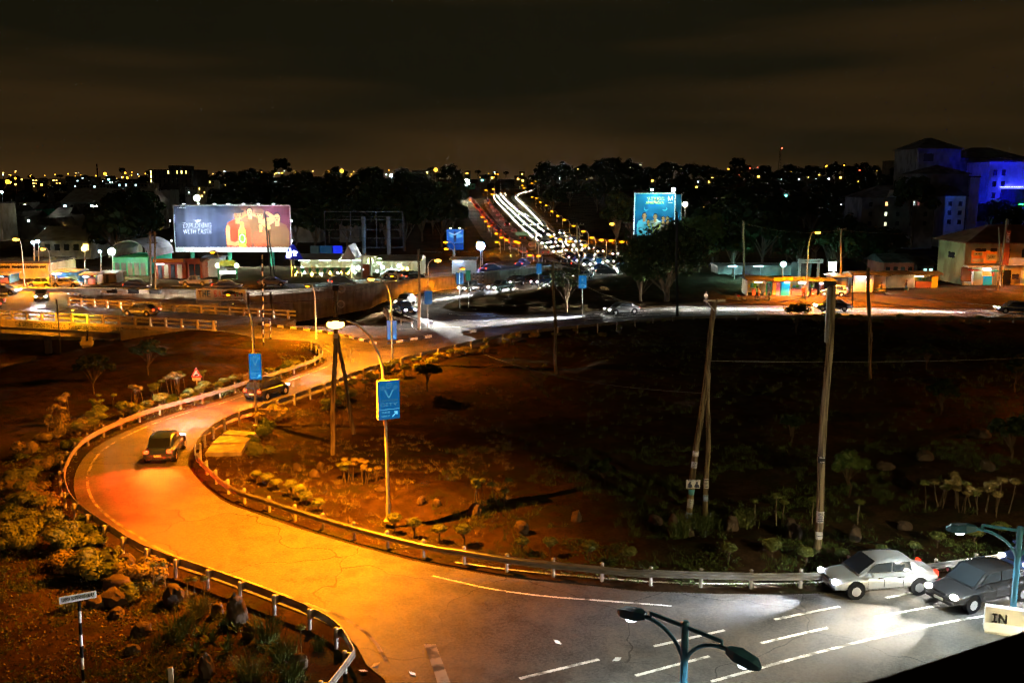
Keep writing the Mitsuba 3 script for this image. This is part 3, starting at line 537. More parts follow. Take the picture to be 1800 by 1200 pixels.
def sign_px(label, b, yaw=0.0, **k):
    x, y, z0, w, h = b; blue_sign(label, x + w / 2, y - .12, z0, w / math.cos(yaw), h, yaw, **k)
blue_sign('large blue hanging sign with curled emblem and white arrow on the nearest lamp pole', -5.72, 43.95, 5.02, 1.06, 1.85, .44)
sign_px('blue sign on the lamp pole at the bend, pointing up and right', (-17.35, 62.70, 3.04, 0.82, 1.76), glow=1.5, full=True, thick=.1)
sign_px('blue sign on the junction lamp pole with an arrow pointing up and left', (-10.85, 83.00, 2.38, 0.85, 1.70), glow=1.5, full=True, arrow='nw', thick=.1)
sign_px('blue sign in front of the glaring hairpin bend', (-9.38, 103.00, 2.94, 0.83, 1.47), glow=.55, full=False, thick=.1)
sign_px('blue sign on a thin post in front of the retaining wall', (-7.10, 123.00, 2.96, 0.93, 1.53), glow=1.0, full=False, thick=.1)
sign_px('blue sign on a post left of the bare tree by the highway', (3.62, 143.00, 2.36, 0.77, 1.60), glow=.9, full=False, thick=.1)
sign_px('blue sign on a post right of the bare tree by the highway', (7.80, 113.00, 3.55, 0.95, 1.54), glow=1.1, full=False, thick=.1)
sign_px('small blue sign at the foot of the highway in front of the white traffic', (15.23, 175.00, 1.27, 0.94, 0.93), glow=.7, full=False, thick=.1)
def post(label, path, r, mat='lamp_pole', name='sign_post', cat='post', n=8):
    t = solo(name, tube(path, r, n), mat, label, cat); return t
for lb, (x, y, hx, hz) in (('post of the blue sign in front of the hairpin', (-9.27, 105.25, -9.20, 4.53)), ('thin post of the blue sign before the retaining wall', (-6.69, 122.68, -6.65, 4.73)), ('post of the blue sign left of the bare tree', (4.01, 144.44, 3.98, 7.06)), ('post of the blue sign right of the bare tree', (8.56, 116.28, 8.43, 4.91))):
    post(lb, [(x, y, -.2), (hx, y, hz)], [.07, .05])
x, y, z0, w, h = -5.82, 123.60, 3.41, 0.35, 1.31
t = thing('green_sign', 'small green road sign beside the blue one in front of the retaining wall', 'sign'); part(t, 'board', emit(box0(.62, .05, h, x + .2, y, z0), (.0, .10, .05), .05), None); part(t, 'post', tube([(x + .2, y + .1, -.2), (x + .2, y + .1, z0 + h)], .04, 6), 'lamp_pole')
# overhead gantry board of the highway
x, y, z0, w, h = 0.81, 232.00, 3.13, 3.26, 0.81
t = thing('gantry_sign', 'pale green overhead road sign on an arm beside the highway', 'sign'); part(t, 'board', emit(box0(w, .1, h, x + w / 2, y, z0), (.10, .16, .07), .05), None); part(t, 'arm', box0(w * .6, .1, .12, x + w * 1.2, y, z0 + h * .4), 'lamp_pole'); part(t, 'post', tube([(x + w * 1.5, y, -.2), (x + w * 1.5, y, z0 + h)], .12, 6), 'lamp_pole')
# warning triangle
x, y, hx, hz = -24.31, 73.09, -24.30, 1.83
t = thing('warning_sign', 'red and white triangular warning sign behind the outer guardrail', 'sign'); part(t, 'post', tube([(x, y, -.2), (hx, y, hz - .35)], .045, 8), 'cream')
part(t, 'triangle', upright(flat([(-.42, 0), (.42, 0), (0, .74)], .02), 0, (hx, y - .06, hz - .72)), 'red_paint'); part(t, 'triangle_field', upright(flat([(-.27, .09), (.27, .09), (0, .55)], .008), 0, (hx, y - .081, hz - .72)), 'white_paint')
part(t, 'symbol', upright(flat(ellipse(0, .18, .13, .07).union(box_ := Polygon([(-.16, .12), (.16, .12), (.16, .15), (-.16, .15)]))), 0, (hx, y - .089, hz - .72)), 'black'); part(t, 'plate', upright(flat(Polygon([(-.34, -.28), (.34, -.28), (.34, -.04), (-.34, -.04)]), .02), 0, (hx, y - .06, hz - .72)), 'cream')
# street name post
x, y, hx, hz = -13.77, 28.85, -13.70, 2.97
t = thing('street_name_sign', 'white street name board on a black and white striped post in the lower left corner', 'sign')
pb, pt = np.array([x, y, -.2]), np.array([hx, y, hz])
for i in range(8):
    a, b = pb + (pt - pb) * i / 8, pb + (pt - pb) * (i + 1) / 8; part(t, 'post_band', tube([a, b], .05, 10), 'sign_glossy' if i % 2 == 0 else 'black')
yaw = .50; part(t, 'board', box(1.08, .03, .24, pt + [0, -.06, .08], yaw, .004), 'sign_glossy')
m = upright(text('THIKA SUPERHIGHWAY', .115, .96, .006, True), yaw, pt + np.array([math.sin(yaw) * .017, -math.cos(yaw) * .017 - .06, .03])); part(t, 'lettering', m, 'black')

# ------------------------------------------------------------------ wooden poles
def wood_pole(label, v, r0, r1, name='utility_pole', mat='wood_pole', dy=0.0):
    t = thing(name, label, 'pole'); x, y, hx, hz = v; z0 = gz(x, y) - .3
    pts = [np.array([x, y, z0]) + (np.array([hx, y + dy, hz]) - np.array([x, y, z0])) * s + np.array([.05 * math.sin(s * 9 + x), 0, 0]) * (0 < s < 1) for s in np.linspace(0, 1, 9)]
    part(t, 'shaft', tube(pts, np.linspace(r0, r1, 9), 12), mat); return t, pts
def along(pts, s): return np.array([np.interp(s, np.linspace(0, 1, len(pts)), [p[k] for p in pts]) for k in range(3)])
def cross_arm(t, c, w, yaw=0.0, drop=0.0, mat='wood_pole'):
    part(t, 'cross_arm', box(w, .1, .12, np.array(c) + [0, -.18, 0], yaw), mat)
    for s in (-.9, -.5, .5, .9):
        p = np.array(c) + [math.cos(yaw) * s * w / 2, math.sin(yaw) * s * w / 2 - .18, .06]; part(t, 'insulator', tube([p, p + [0, 0, .06], p + [0, 0, .12], p + [0, 0, .2]], [.02, .05, .03, .045], 8), 'kerb_white')
def poster(t, pts, s, w, h, col, lines=3, label=None, r=.17, flatb=False, marks='ink'):
    c = along(pts, s); d = pts[-1] - pts[0]; lean = math.atan2(d[0], d[2]) if not flatb else 0
    if flatb: m = box(w, .02, h)
    else:
        a = np.linspace(-1.25, 1.25, 9); v = np.array([(r * math.sin(q), -r * math.cos(q), z) for z in (-h / 2, h / 2) for q in a]); f = []
        for i in range(8): f += [[i, i + 1, i + 10], [i, i + 10, i + 9]]
        m = trimesh.Trimesh(v, f, process=False)
    R = trimesh.transformations.rotation_matrix(lean, (0, 1, 0)); m.apply_transform(R); m.apply_translation(c + ([0, -r - .03, 0] if flatb else 0)); k = part(t, 'poster', m, col, label)
    if lines:
        out = []
        for i in range(lines):
            z = h * (.34 - .68 * i / max(1, lines - 1)) if lines > 1 else 0
            if flatb: q = box(w * rng.uniform(.55, .85), .006, h * .07, (0, -.014, z))
            else:
                aa = np.linspace(-.9, .9, 7) * rng.uniform(.6, 1); v = np.array([((r + .006) * math.sin(g), -(r + .006) * math.cos(g), z + e) for e in (-h * .05, h * .05) for g in aa]); q = trimesh.Trimesh(v, [[i2, i2 + 1, i2 + 8] for i2 in range(6)] + [[i2, i2 + 8, i2 + 7] for i2 in range(6)], process=False)
            out.append(q)
        m = cat_(out); m.apply_transform(R); m.apply_translation(c + ([0, -r - .03, 0] if flatb else 0)); part(t, 'poster_print', m, marks)
M['ink'] = dif(.05, .06, .12); M['paper'] = dif(.62, .62, .66); M['paper_blue'] = dif(.30, .42, .62); M['paper_teal'] = dif(.08, .28, .34)
tA, pA = wood_pole('leaning wooden utility pole with a white picture board nailed to its lower half', (8.37, 44.16, 9.33, 10.61), .155, .125)
poster(tA, pA, .337, .22, .24, 'paper', 2, r=.150); poster(tA, pA, .287, .3, .32, 'paper', 4, r=.152); poster(tA, pA, .115, .36, .42, 'paper', 4, r=.158); poster(tA, pA, .055, .36, .40, 'paper_blue', 4, r=.158); poster(tA, pA, .165, .36, .26, 'paper_teal', 0, r=.157)
c = along(pA, .205); t = thing('picture_board', 'small white picture board with two dark busts nailed to the leaning pole', 'poster'); part(t, 'board', box(.66, .025, .42, c + [.02, -.19, 0]), 'paper')
for dx in (-.15, .17): part(t, 'bust', upright(flat(Polygon([(-.12, -.17), (.12, -.17), (.1, -.05), (.03, 0), (-.05, .01), (-.1, -.05)]).union(ellipse(0, .06, .05, .06))), 0, c + [.02 + dx, -.204, 0]), 'ink')
part(t, 'heading', box(.5, .006, .035, c + [.02, -.205, .17]), 'ink')
top = pA[-1]; part(tA, 'bracket_arm', box(.55, .1, .07, top + [-.28, -.12, -.02], 0), 'kerb_white'); part(tA, 'bracket_brace', tube([top + [-.42, -.14, -.05], top + [-.02, -.14, -.5]], .03, 6), 'kerb_white'); part(tA, 'bracket_plate', box(.34, .12, .14, top + [.27, -.12, -.03]), 'cream')
tB, pB = wood_pole('upright wooden brace pole right behind the leaning utility pole', (9.47, 45.20, 9.38, 6.99), .13, .11)
poster(tB, pB, .27, .26, .5, 'paper', 3, r=.132); poster(tB, pB, .17, .28, .3, 'paper_blue', 2, r=.133)
tC, pC = wood_pole('thick tall wooden utility pole standing beside the guardrail right of the leaning pair', (13.15, 39.69, 13.20, 11.79), .175, .14)
poster(tC, pC, .155, .34, .5, 'paper', 5, r=.173); poster(tC, pC, .085, .28, .34, 'paper', 1, r=.175); poster(tC, pC, .37, .14, .3, 'black', 2, r=.168, marks='paper')
top = pC[-1]; part(tC, 'steel_channel', tube([top + [-.16, -.1, -.1], top + [-.16, -.1, -2.4]], .09, 6), 'galvanised'); part(tC, 'cap', box(.42, .3, .14, top + [-.12, 0, .05]), 'dark')
tD, pD = wood_pole('wooden utility pole near the junction with coiled cables at its top', (-10.70, 55.69, -10.17, 10.00), .15, .12)
for s in (.985, .90):
    c = along(pD, s); q = [(c[0] + .34 + .2 * math.cos(g), c[1] - .14, c[2] + .2 * math.sin(g)) for g in np.linspace(0, 2 * math.pi, 22)]; part(tD, 'cable_coil', tube(q, .03, 6), 'kerb_white')
part(tD, 'pole_top_box', box(.34, .3, .3, pD[-1] + [0, -.05, -.1]), 'dark'); poster(tD, pD, .72, .2, .28, 'paper', 0, r=.135)
tE, pE = wood_pole('wooden brace pole leaning against the junction utility pole', (-10.23, 61.01, -11.16, 6.32), .14, .11)
tF, pF = wood_pole('wooden utility pole in the middle of the dark field with a cross arm', (3.75, 80.28, 3.40, 9.43), .13, .10); cross_arm(tF, along(pF, .985), 2.6); cross_arm(tF, along(pF, .93), 1.6)
tG, pG = wood_pole('wooden utility pole in the right part of the dark field', (29.03, 76.74, 28.29, 9.22), .15, .12); part(tG, 'guy_grip', tube([along(pG, .42) + [.1, -.1, .2], along(pG, .36) + [.1, -.12, 0]], .05, 6), 'galvanised')
tH, pH = wood_pole('black tall pole in front of the large tree by the far road', (18.97, 110.04, 18.55, 12.58), .17, .13, mat='dark')
tI, pI = wood_pole('wooden utility pole with two cross arms in front of the highway lights', (10.60, 150.91, 10.05, 9.56), .15, .12); cross_arm(tI, along(pI, .97), 2.2); cross_arm(tI, along(pI, .80), 1.9)
tJ, pJ = wood_pole('brown wooden pole behind the shops left of the blue kiosk door', (34.83, 144.44, 34.34, 10.17), .17, .14)
tK, pK = wood_pole('orange lit wooden pole with a small cross arm next to the plaza lamp', (47.99, 140.67, 47.65, 9.18), .17, .13); cross_arm(tK, along(pK, .99), 1.3)
tL, pL = wood_pole('slim black pole beside the white kiosk in front of the far road', (42.73, 120.47, 42.53, 4.65), .08, .07, mat='dark')
tN, pN = wood_pole('wooden pole rising left of the hairpin bend', (-10.09, 104.02, -10.01, 8.77), .15, .12); part(tN, 'sleeve', tube([along(pN, .06), along(pN, .5)], .19, 10), 'concrete')
tO, pO = wood_pole('thin pole with a leaning strut in front of the big billboard', (-37.61, 150.91, -38.29, 11.31), .12, .1, mat='dark')
tQ, pQ = wood_pole('short leaning strut pole before the right part of the big billboard', (-39.32, 159.84, -40.03, 7.97), .12, .1, mat='dark')
tR, pR = wood_pole('leaning wooden pole in front of the yellow two storey shop building', (72.05, 142.91, 72.69, 10.57), .17, .13)
tS, pS = wood_pole('second wooden pole crossing the leaning one before the yellow shop building', (74.36, 146.01, 73.10, 9.09), .15, .12)
t = thing('double_pole', 'pair of yellow lit wooden poles joined by cross bars left of the red shop', 'pole')
for v in ((-54.20, 144.44, -53.76, 8.58), (-53.52, 144.44, -53.09, 8.58)): part(t, 'shaft', tube([(v[0], v[1], -.3), (v[2], v[1], v[3])], .15, 8), 'wood_pole')
v = -53.86, 144.44, -53.45, 8.24
for dz in (0, -1.3): part(t, 'cross_bar', box(1.5, .1, .14, (v[2], v[1] - .16, v[3] + dz)), 'wood_pole')
def striped_pole(label, v, n, r):
    t = thing('striped_pole', label, 'pole'); a, b = np.array([v[0], v[1], -.1]), np.array([v[2], v[1], v[3]])
    for i in range(n): part(t, 'band', tube([a + (b - a) * i / n, a + (b - a) * (i + 1) / n], r, 8), 'kerb_white' if i % 2 else 'black')
striped_pole('tall thin black and white striped pole between the banner and the junction', (-24.61, 94.39, -24.35, 8.89), 22, .075)
striped_pole('short striped marker pole right of the tall striped one', (-24.74, 97.88, -24.72, 1.83), 6, .05)
for lb, v in (('left', (-5.81, 146.80, -5.80, 2.17)), ('middle', (-5.15, 145.22, -5.14, 2.32)), ('right', (-4.38, 145.22, -4.37, 2.32))): striped_pole(f'{lb} one of three thin striped poles against the retaining wall', v, 9, .08)
striped_pole('thin striped pole against the wall near the blue sign left of the bare tree', (0.45, 152.62, 0.45, 1.81), 8, .08)
def cable(label, a, b, sag, r=.016):
    a, b = np.array(a, float), np.array(b, float); s = np.linspace(0, 1, 24)[:, None]; p = a + (b - a) * s; p[:, 2] -= 4 * sag * (s * (1 - s))[:, 0]; solo('overhead_cable', tube(p, r, 5), 'cable_mat', label, 'cable')
M['cable_mat'] = dif(.16, .15, .13)
cable('slack cable from the leaning pole across the field to the right', along(pA, .74), along(pG, .36) + [40, 8, -.4], .9)
cable('slack cable from the leaning pole to the field pole on its left', along(pA, .60), along(pF, .2) + [-6, 0, 0], .6)
cable('cable from the junction pole to the hairpin pole', along(pD, .97), along(pN, .95), 1.0)
cable('cable from the hairpin pole towards the cross arm pole by the highway', along(pN, .97), along(pI, .96), 1.3)
cable('cable from the field pole to the leaning pole top', along(pF, .99), along(pA, .97), 1.2)
cable('upper cable from the leaning pole top to the thick pole top', along(pA, .995), along(pC, .985), .35)
cable('upper cable from the thick pole top out of the picture to the right', along(pC, .985), along(pC, .985) + [34, -4, -.3], .9)
cable('lower cable from the thick pole out of the picture to the right', along(pC, .955), along(pC, .955) + [34, -4, -.3], .9)
cable('cable from the plaza pole to the pole before the yellow building', along(pK, .98), along(pR, .95), 1.0)
cable('cable from the plaza pole to the brown pole behind the shops', along(pK, .98), along(pJ, .97), .8)
cable('cable crossing the road from the junction pole to the left', along(pD, .93), (-52, 92, 7.5), 1.4)
# median double lamp rising through the bridge
x, y, hx, hz = -51.6, 112.0, -51.6, 0
t = thing('twin_street_lamp', 'thin unlit double arm lamp rising in front of the bridge parapet', 'street lamp'); px_, pz_ = -51.18, 1.66
part(t, 'pole', tube([(px_, 108.0, -5), (px_, 108.0, pz_ + 1.2)], .07, 6), 'dark')
for s in (-1, 1):
    q = arc_path(px_, 108.0, pz_ - 3.4, px_ + s * 1.5, pz_ + .15, bend=.75)[2:]; part(t, 'arm', tube(q, .04, 5), 'dark'); h = HEAD.copy(); h.apply_transform(trimesh.transformations.rotation_matrix(0 if s > 0 else math.pi, (0, 0, 1))); h.apply_translation(q[-1]); part(t, 'lamp_head', h, 'lamp_pole')
part(t, 'lens', emit(trimesh.creation.icosphere(1, .12).apply_translation((px_ + 1.75, 107.95, pz_ + .02)), SODIUM * 30, .05), None)
spot_light(t, (px_ + 1.9, 107.6, pz_ - .1), (px_ + 2.6, 112.5, -1.6), SODIUM * 520, 74, 45, 2.5)
spot_light(t, (px_ - 1.9, 106.9, pz_ - .1), (px_ - 6.5, 112.0, -1.2), SODIUM * 520, 74, 45, 2)
street_lamp('street lamp down in the sunken highway left of the picture', arc_path(-66.0, 112.0, -5.2, -64.5, 2.6, 113.5), arc_path(-66.0, 112.0, -5.2, -64.5, 2.6, 113.5)[-1], 1.2, lens=.12, cutoff=86, power=900, look=6, weight=2)
# ------------------------------------------------------------------ plants and rocks
def merge(ms): return cat_(ms)
def topiary(seed, w=.36, h=.62, n=620, stems=1, flat_=.55):
    r = np.random.default_rng(seed); d = r.normal(size=(n, 3)); d /= np.linalg.norm(d, axis=1, keepdims=True)
    rad = r.uniform(.62, 1.02, n)[:, None]; c = d * rad * np.array([w, w, w * flat_]); c *= (1 + .22 * (meshkit.noise(d * 2.2, seed)[:, None] - .5) * 2); c[:, 2] += h
    crown = cards(c, r.uniform(.035, .07, n), d + r.normal(size=(n, 3)) * .5, 1.5, r)
    st = [tube([(0, 0, -.1), (r.normal() * .03, r.normal() * .03, h * .5), (r.normal() * .06, r.normal() * .06, h * .8)], [.03, .025, .02], 5)]
    for k in range(4):
        a = k * 1.57 + r.uniform(0, .6); st.append(tube([(0, 0, h * .45), (math.cos(a) * w * .5, math.sin(a) * w * .5, h - w * flat_ * .4)], [.018, .01], 4))
    return crown, merge(st)
def stalks(seed, n=5, h=1.3, spread=.4, tuft=.27, leaves=190):
    r = np.random.default_rng(seed); cs, st = [], []
    for k in range(n):
        b = r.normal(size=2) * spread * .5; t = b + r.normal(size=2) * spread * .35; hh = h * r.uniform(.75, 1.1)
        st.append(tube([(b[0], b[1], -.1), ((b[0] + t[0]) / 2 + .04, (b[1] + t[1]) / 2, hh * .5), (t[0], t[1], hh)], [.03, .024, .018], 5))
        d = r.normal(size=(leaves, 3)); d /= np.linalg.norm(d, axis=1, keepdims=True); c = d * r.uniform(.4, 1, (leaves, 1)) * np.array([tuft, tuft, tuft * .5]) + [t[0], t[1], hh]
        cs.append(cards(c, r.uniform(.03, .065, leaves), d, 1.8, r))
    return merge(cs), merge(st)
def bush(seed, R=.6, n=1500, flat_=.7):
    r = np.random.default_rng(seed); K = 7; cc = r.normal(size=(K, 3)) * np.array([.42, .42, .2]) * R; cc[:, 2] = np.abs(cc[:, 2]) + R * .42
    k = r.integers(0, K, n); d = r.normal(size=(n, 3)); d /= np.linalg.norm(d, axis=1, keepdims=True)
    c = cc[k] + d * R * .48 * r.uniform(.55, 1, (n, 1)) * np.array([1, 1, flat_]); c = c[c[:, 2] > -.03]
    crown = cards(c, r.uniform(.03, .07, len(c)) * (R / .6) ** .5, d[:len(c)] + [0, 0, .5], 1.6, r)
    st = merge([tube([(0, 0, -.1), tuple(cc[j] * .8)], [.03, .012], 4) for j in range(K)])
    return crown, st
def tuft(seed, n=160, h=.7, R=.28, spread=.55):
    r = np.random.default_rng(seed); V, F = [], []
    for i in range(n):
        b = r.normal(size=2) * R * .5; o = b / (np.linalg.norm(b) + 1e-6) * r.uniform(.1, spread) + r.normal(size=2) * .08; hh = h * r.uniform(.55, 1.1); w = .011
        a = r.uniform(0, math.pi); px, py = math.cos(a) * w, math.sin(a) * w; k = len(V)
        V += [(b[0] - px, b[1] - py, -.03), (b[0] + px, b[1] + py, -.03), (b[0] + o[0] * .35 + px * .8, b[1] + o[1] * .35 + py * .8, hh * .65), (b[0] + o[0] * .35 - px * .8, b[1] + o[1] * .35 - py * .8, hh * .65), (b[0] + o[0], b[1] + o[1], hh * r.uniform(.8, 1))]
        F += [[k, k + 1, k + 2], [k, k + 2, k + 3], [k + 3, k + 2, k + 4]]
    return trimesh.Trimesh(V, F, process=False)
def agave(seed, n=13, L=.5):
    r = np.random.default_rng(seed); V, F = [], []
    for i in range(n):
        a = i * 2.4 + r.normal() * .2; el = r.uniform(.35, 1.25); d = np.array([math.cos(a) * math.cos(el), math.sin(a) * math.cos(el), math.sin(el)]); s = np.array([-math.sin(a), math.cos(a), 0]); l = L * r.uniform(.7, 1.1); k = len(V)
        for q, w in ((0, .03), (.45, .055), (.8, .03)): V += [d * l * q - s * w + [0, 0, -.06 * q * q], d * l * q + [0, 0, -.025 - .06 * q * q], d * l * q + s * w + [0, 0, -.06 * q * q]]
        V.append(d * l + [0, 0, -.05]); 
        for j in range(2):
            b = k + 3 * j; F += [[b, b + 1, b + 4], [b, b + 4, b + 3], [b + 1, b + 2, b + 5], [b + 1, b + 5, b + 4]]
        b = k + 6; F += [[b, b + 1, b + 3], [b + 1, b + 2, b + 3]]
    return trimesh.Trimesh(np.array(V), F, process=False)
TOP = [[(PLY(c, mt), PLY(s, 'bark_thin')) for c, s in [topiary(20 + i, w=.30 + .03 * (i % 3), h=.58 + .06 * (i % 2), flat_=.45 + .06 * (i % 4))]][0] for i in range(6) for mt in ('leaf_light',)]
STK = [(PLY(c, 'leaf_dry' if i % 2 else 'leaf_light'), PLY(s, 'bark_thin')) for i, (c, s) in enumerate(stalks(40 + i, 3 + i, 1.15 + .1 * (i % 2), .55) for i in range(4))]
ONE = [(PLY(c, 'leaf_light'), PLY(s, 'bark_pale')) for c, s in (stalks(60 + i, 1, 1.3, .2, .30, 260) for i in range(3))]
BSH = [(PLY(c, ('leaf', 'leaf_light', 'leaf_dry')[i % 3]), PLY(s, 'bark_thin')) for i, (c, s) in enumerate(bush(80 + i, .55 + .08 * (i % 3)) for i in range(6))]
DRY = [(PLY(c, 'leaf_dry'), PLY(s, 'bark_thin')) for c, s in (bush(95 + i, .6, 420, .8) for i in range(2))]
TUF = [PLY(tuft(100 + i, 190, .62 + .1 * i), ('leaf', 'leaf_light')[i % 2]) for i in range(3)]
AGV = [PLY(agave(120 + i), 'leaf') for i in range(3)]
ROK = [PLY(blob(1.0, 140 + i, 2, .3), 'rock', smooth=25) for i in range(6)]
def plant(name, label, cat, group, proto, x, y, s=1.0, a=None):
    t = thing(name, label, cat, group); to = T().translate([x, y, gz(x, y) - .02]).rotate([0, 0, 1], float(rng.uniform(0, 360) if a is None else a)).scale([s, s, s * float(rng.uniform(.88, 1.12))])
    part(t, 'crown', proto[0], None, to=to); part(t, 'stem', proto[1], None, to=to); return t
GA = 'flat topped shrubs in a row along the inner guardrail'
nearL = [(-13.66, 49.88), (-12.96, 49.29), (-12.34, 48.72), (-11.36, 47.79), (-10.77, 47.25), (-10.37, 46.72), (-9.56, 45.78)]
for (x, y), lb in zip(nearL, ('first', 'second', 'third', 'fourth', 'fifth', 'sixth', 'seventh')): plant('clipped_shrub', f'orange lit flat topped shrub, {lb} from the left of the row beside the bright bend', 'shrub', GA, TOP[rng.integers(6)], x, y, rng.uniform(.95, 1.15))
for (x, y), lb in zip([(-5.52, 43.31), (-4.51, 42.57), (-3.31, 41.92), (-2.18, 41.50)], ('just right of the lamp pole foot', 'second right of the lamp pole foot, the widest', 'third right of the lamp pole foot', 'fourth right of the lamp pole foot')): plant('clipped_shrub', f'yellow lit mushroom shaped shrub {lb}', 'shrub', GA, TOP[rng.integers(6)], x, y, rng.uniform(1.0, 1.2))
for (x, y), lb in zip([(0.45, 40.48), (1.67, 40.28), (3.31, 39.25), (4.96, 38.87), (9.11, 38.57), (11.05, 38.94), (12.34, 38.57), (13.92, 38.69), (15.78, 39.25), (17.35, 39.63), (18.73, 40.54), (20.45, 40.74), (22.06, 41.71)], ('orange tinted, first past the rocks', 'orange tinted, second past the rocks', 'above a guardrail joint left of the middle', 'small, left of the long gap', 'alone left of the thick pole', 'half hidden left of the thick pole', 'at the foot of the thick pole', 'first right of the thick pole', 'second right of the thick pole', 'bright green, third right of the thick pole', 'under the right teal lamp head', 'behind the right teal lamp arm', 'last before the right frame edge')): plant('clipped_shrub', f'small rounded green shrub behind the guardrail, {lb}', 'shrub', GA, TOP[rng.integers(6)], x, y, rng.uniform(.95, 1.2))
for (x, y), lb in zip([(-9.29, 50.68), (-8.30, 51.09), (-7.97, 50.38), (-0.46, 46.81), (-1.85, 47.08), (20.83, 45.78), (21.66, 45.95), (22.09, 45.53), (23.07, 45.70), (23.47, 45.20), (22.24, 44.96)], ('left of the lamp pole', 'close to the lamp pole, taller', 'close to the lamp pole, fuller', 'beside the dark rock stump', 'behind the dark rock stump', 'leftmost of the clump by the right teal lamp', 'second of the clump by the right teal lamp', 'third of the clump by the right teal lamp', 'fourth of the clump by the right teal lamp', 'fifth of the clump by the right teal lamp', 'front of the clump by the right teal lamp')): plant('stalk_shrub', f'pale shrub with tufts on bare stalks, {lb}', 'shrub', 'tufted shrubs on bare stalks in the field', STK[rng.integers(4)], x, y, rng.uniform(.9, 1.15))
for (x, y), lb in zip([(11.46, 43.16), (12.26, 43.16), (12.64, 43.31), (14.07, 43.62), (16.09, 43.39)], ('first', 'second', 'third', 'fourth, touching the pole,', 'fifth')): plant('slender_shrub', f'slender single stemmed shrub by the thick pole, {lb} from left', 'shrub', 'slender shrubs near the thick pole', ONE[rng.integers(3)], x, y, rng.uniform(.85, 1.05))
# verge behind the far rail and inside the bend
def along_rail(path, s0, s1, n, off, jit, fn):
    l = LineString(path)
    for i in range(n):
        s = s0 + (s1 - s0) * (i + rng.uniform(.2, .8)) / n; p, q = l.interpolate(s), l.interpolate(s + .3); d = np.array([q.x - p.x, q.y - p.y]); d /= np.linalg.norm(d) + 1e-9
        o = off + rng.normal() * jit; fn(i, p.x + d[1] * o, p.y - d[0] * o)
Lo, Li = LineString(OUTER).length, LineString(INNER).length
sI = [LineString(INNER).project(Point(p)) for p in [(-13.10, 45.99), (-18.05, 54.01), (-17.26, 65.38), (-12.71, 77.14), (0.00, 98.19), (16.13, 108.68), (29.72, 111.29), (54.44, 109.14)]]
sO = [LineString(OUTER).project(Point(p)) for p in [(-16.85, 84.41), (-20.64, 73.94), (-23.67, 66.61), (-25.76, 58.68), (-24.50, 51.17), (-21.18, 45.04), (-16.22, 39.63)]]
along_rail(OUTER, sO[0] + 2, sO[3], 34, 1.7, .5, lambda i, x, y: plant('hedge_shrub', 'low clipped shrub in the long row behind the far side of the outer guardrail', 'shrub', 'low shrubs behind the outer guardrail', (TOP + BSH)[rng.integers(9)], x, y, rng.uniform(1.0, 1.5)))
along_rail(OUTER, sO[1], sO[3], 11, 4.2, .6, lambda i, x, y: plant('stalk_shrub', 'spindly shrub on bare stalks in the second row behind the outer guardrail', 'shrub', 'spindly shrubs behind the outer guardrail', (STK + ONE)[rng.integers(6)], x, y, rng.uniform(.9, 1.2)))
along_rail(OUTER, sO[3], sO[4] + 1, 12, 1.9, .9, lambda i, x, y: plant('bush', 'dense yellow green bush on the bank left of the bend', 'bush', 'bushes on the bank left of the bend', BSH[rng.integers(6)], x, y, rng.uniform(.8, 1.25)))
along_rail(INNER, sI[2], sI[3] + 6, 16, 2.0, .8, lambda i, x, y: plant('verge_shrub', 'dark shrub behind the inner guardrail near the junction pole', 'shrub', 'shrubs behind the inner guardrail near the junction', (TOP + BSH)[rng.integers(12)], x, y, rng.uniform(.9, 1.5)))
along_rail(INNER, sI[3] + 6, sI[4], 16, 1.6, .5, lambda i, x, y: plant('verge_shrub', 'small shrub beside the far guardrail right of the junction', 'shrub', 'small shrubs along the far guardrail', (TOP + BSH)[rng.integers(9)], x, y, rng.uniform(.8, 1.2)))
along_rail(INNER, sI[4], sI[5], 12, 1.8, .6, lambda i, x, y: plant('verge_shrub', 'dark little shrub at the far edge of the dark field', 'shrub', 'small shrubs along the far guardrail, middle', (TOP + BSH)[rng.integers(12)], x, y, rng.uniform(.7, 1.1)))
along_rail(INNER, sI[6], sI[7], 18, 1.8, .6, lambda i, x, y: plant('verge_shrub', 'silhouetted clipped shrub against the orange plaza behind the far guardrail', 'shrub', 'silhouetted shrubs before the plaza', (TOP + BSH)[rng.integers(9)], x, y, rng.uniform(.9, 1.5)))
for i, (x, y) in enumerate([(-29.60, 61.74), (-28.41, 59.87), (-27.58, 59.87), (-27.78, 61.01)]): plant('dry_bush', f'brownish dry bush in the clump above the bend, number {("one","two","three","four")[i]} from the left', 'bush', 'dry bushes above the bend', DRY[i % 2], x, y, rng.uniform(1.3, 1.6))
for i, (x, y) in enumerate([(-15.60, 59.87), (-15.13, 55.94), (-16.14, 63.57), (-16.33, 58.50)]): plant('bush', ('round dark bush inside the bend, nearest the concrete drain', 'low wide bush inside the bend', 'clipped bush inside the bend below the plain blue sign', 'small bush beside the concrete drain')[i], 'bush', None, BSH[i], x, y, (1.7, 1.5, 1.6, 1.1)[i])
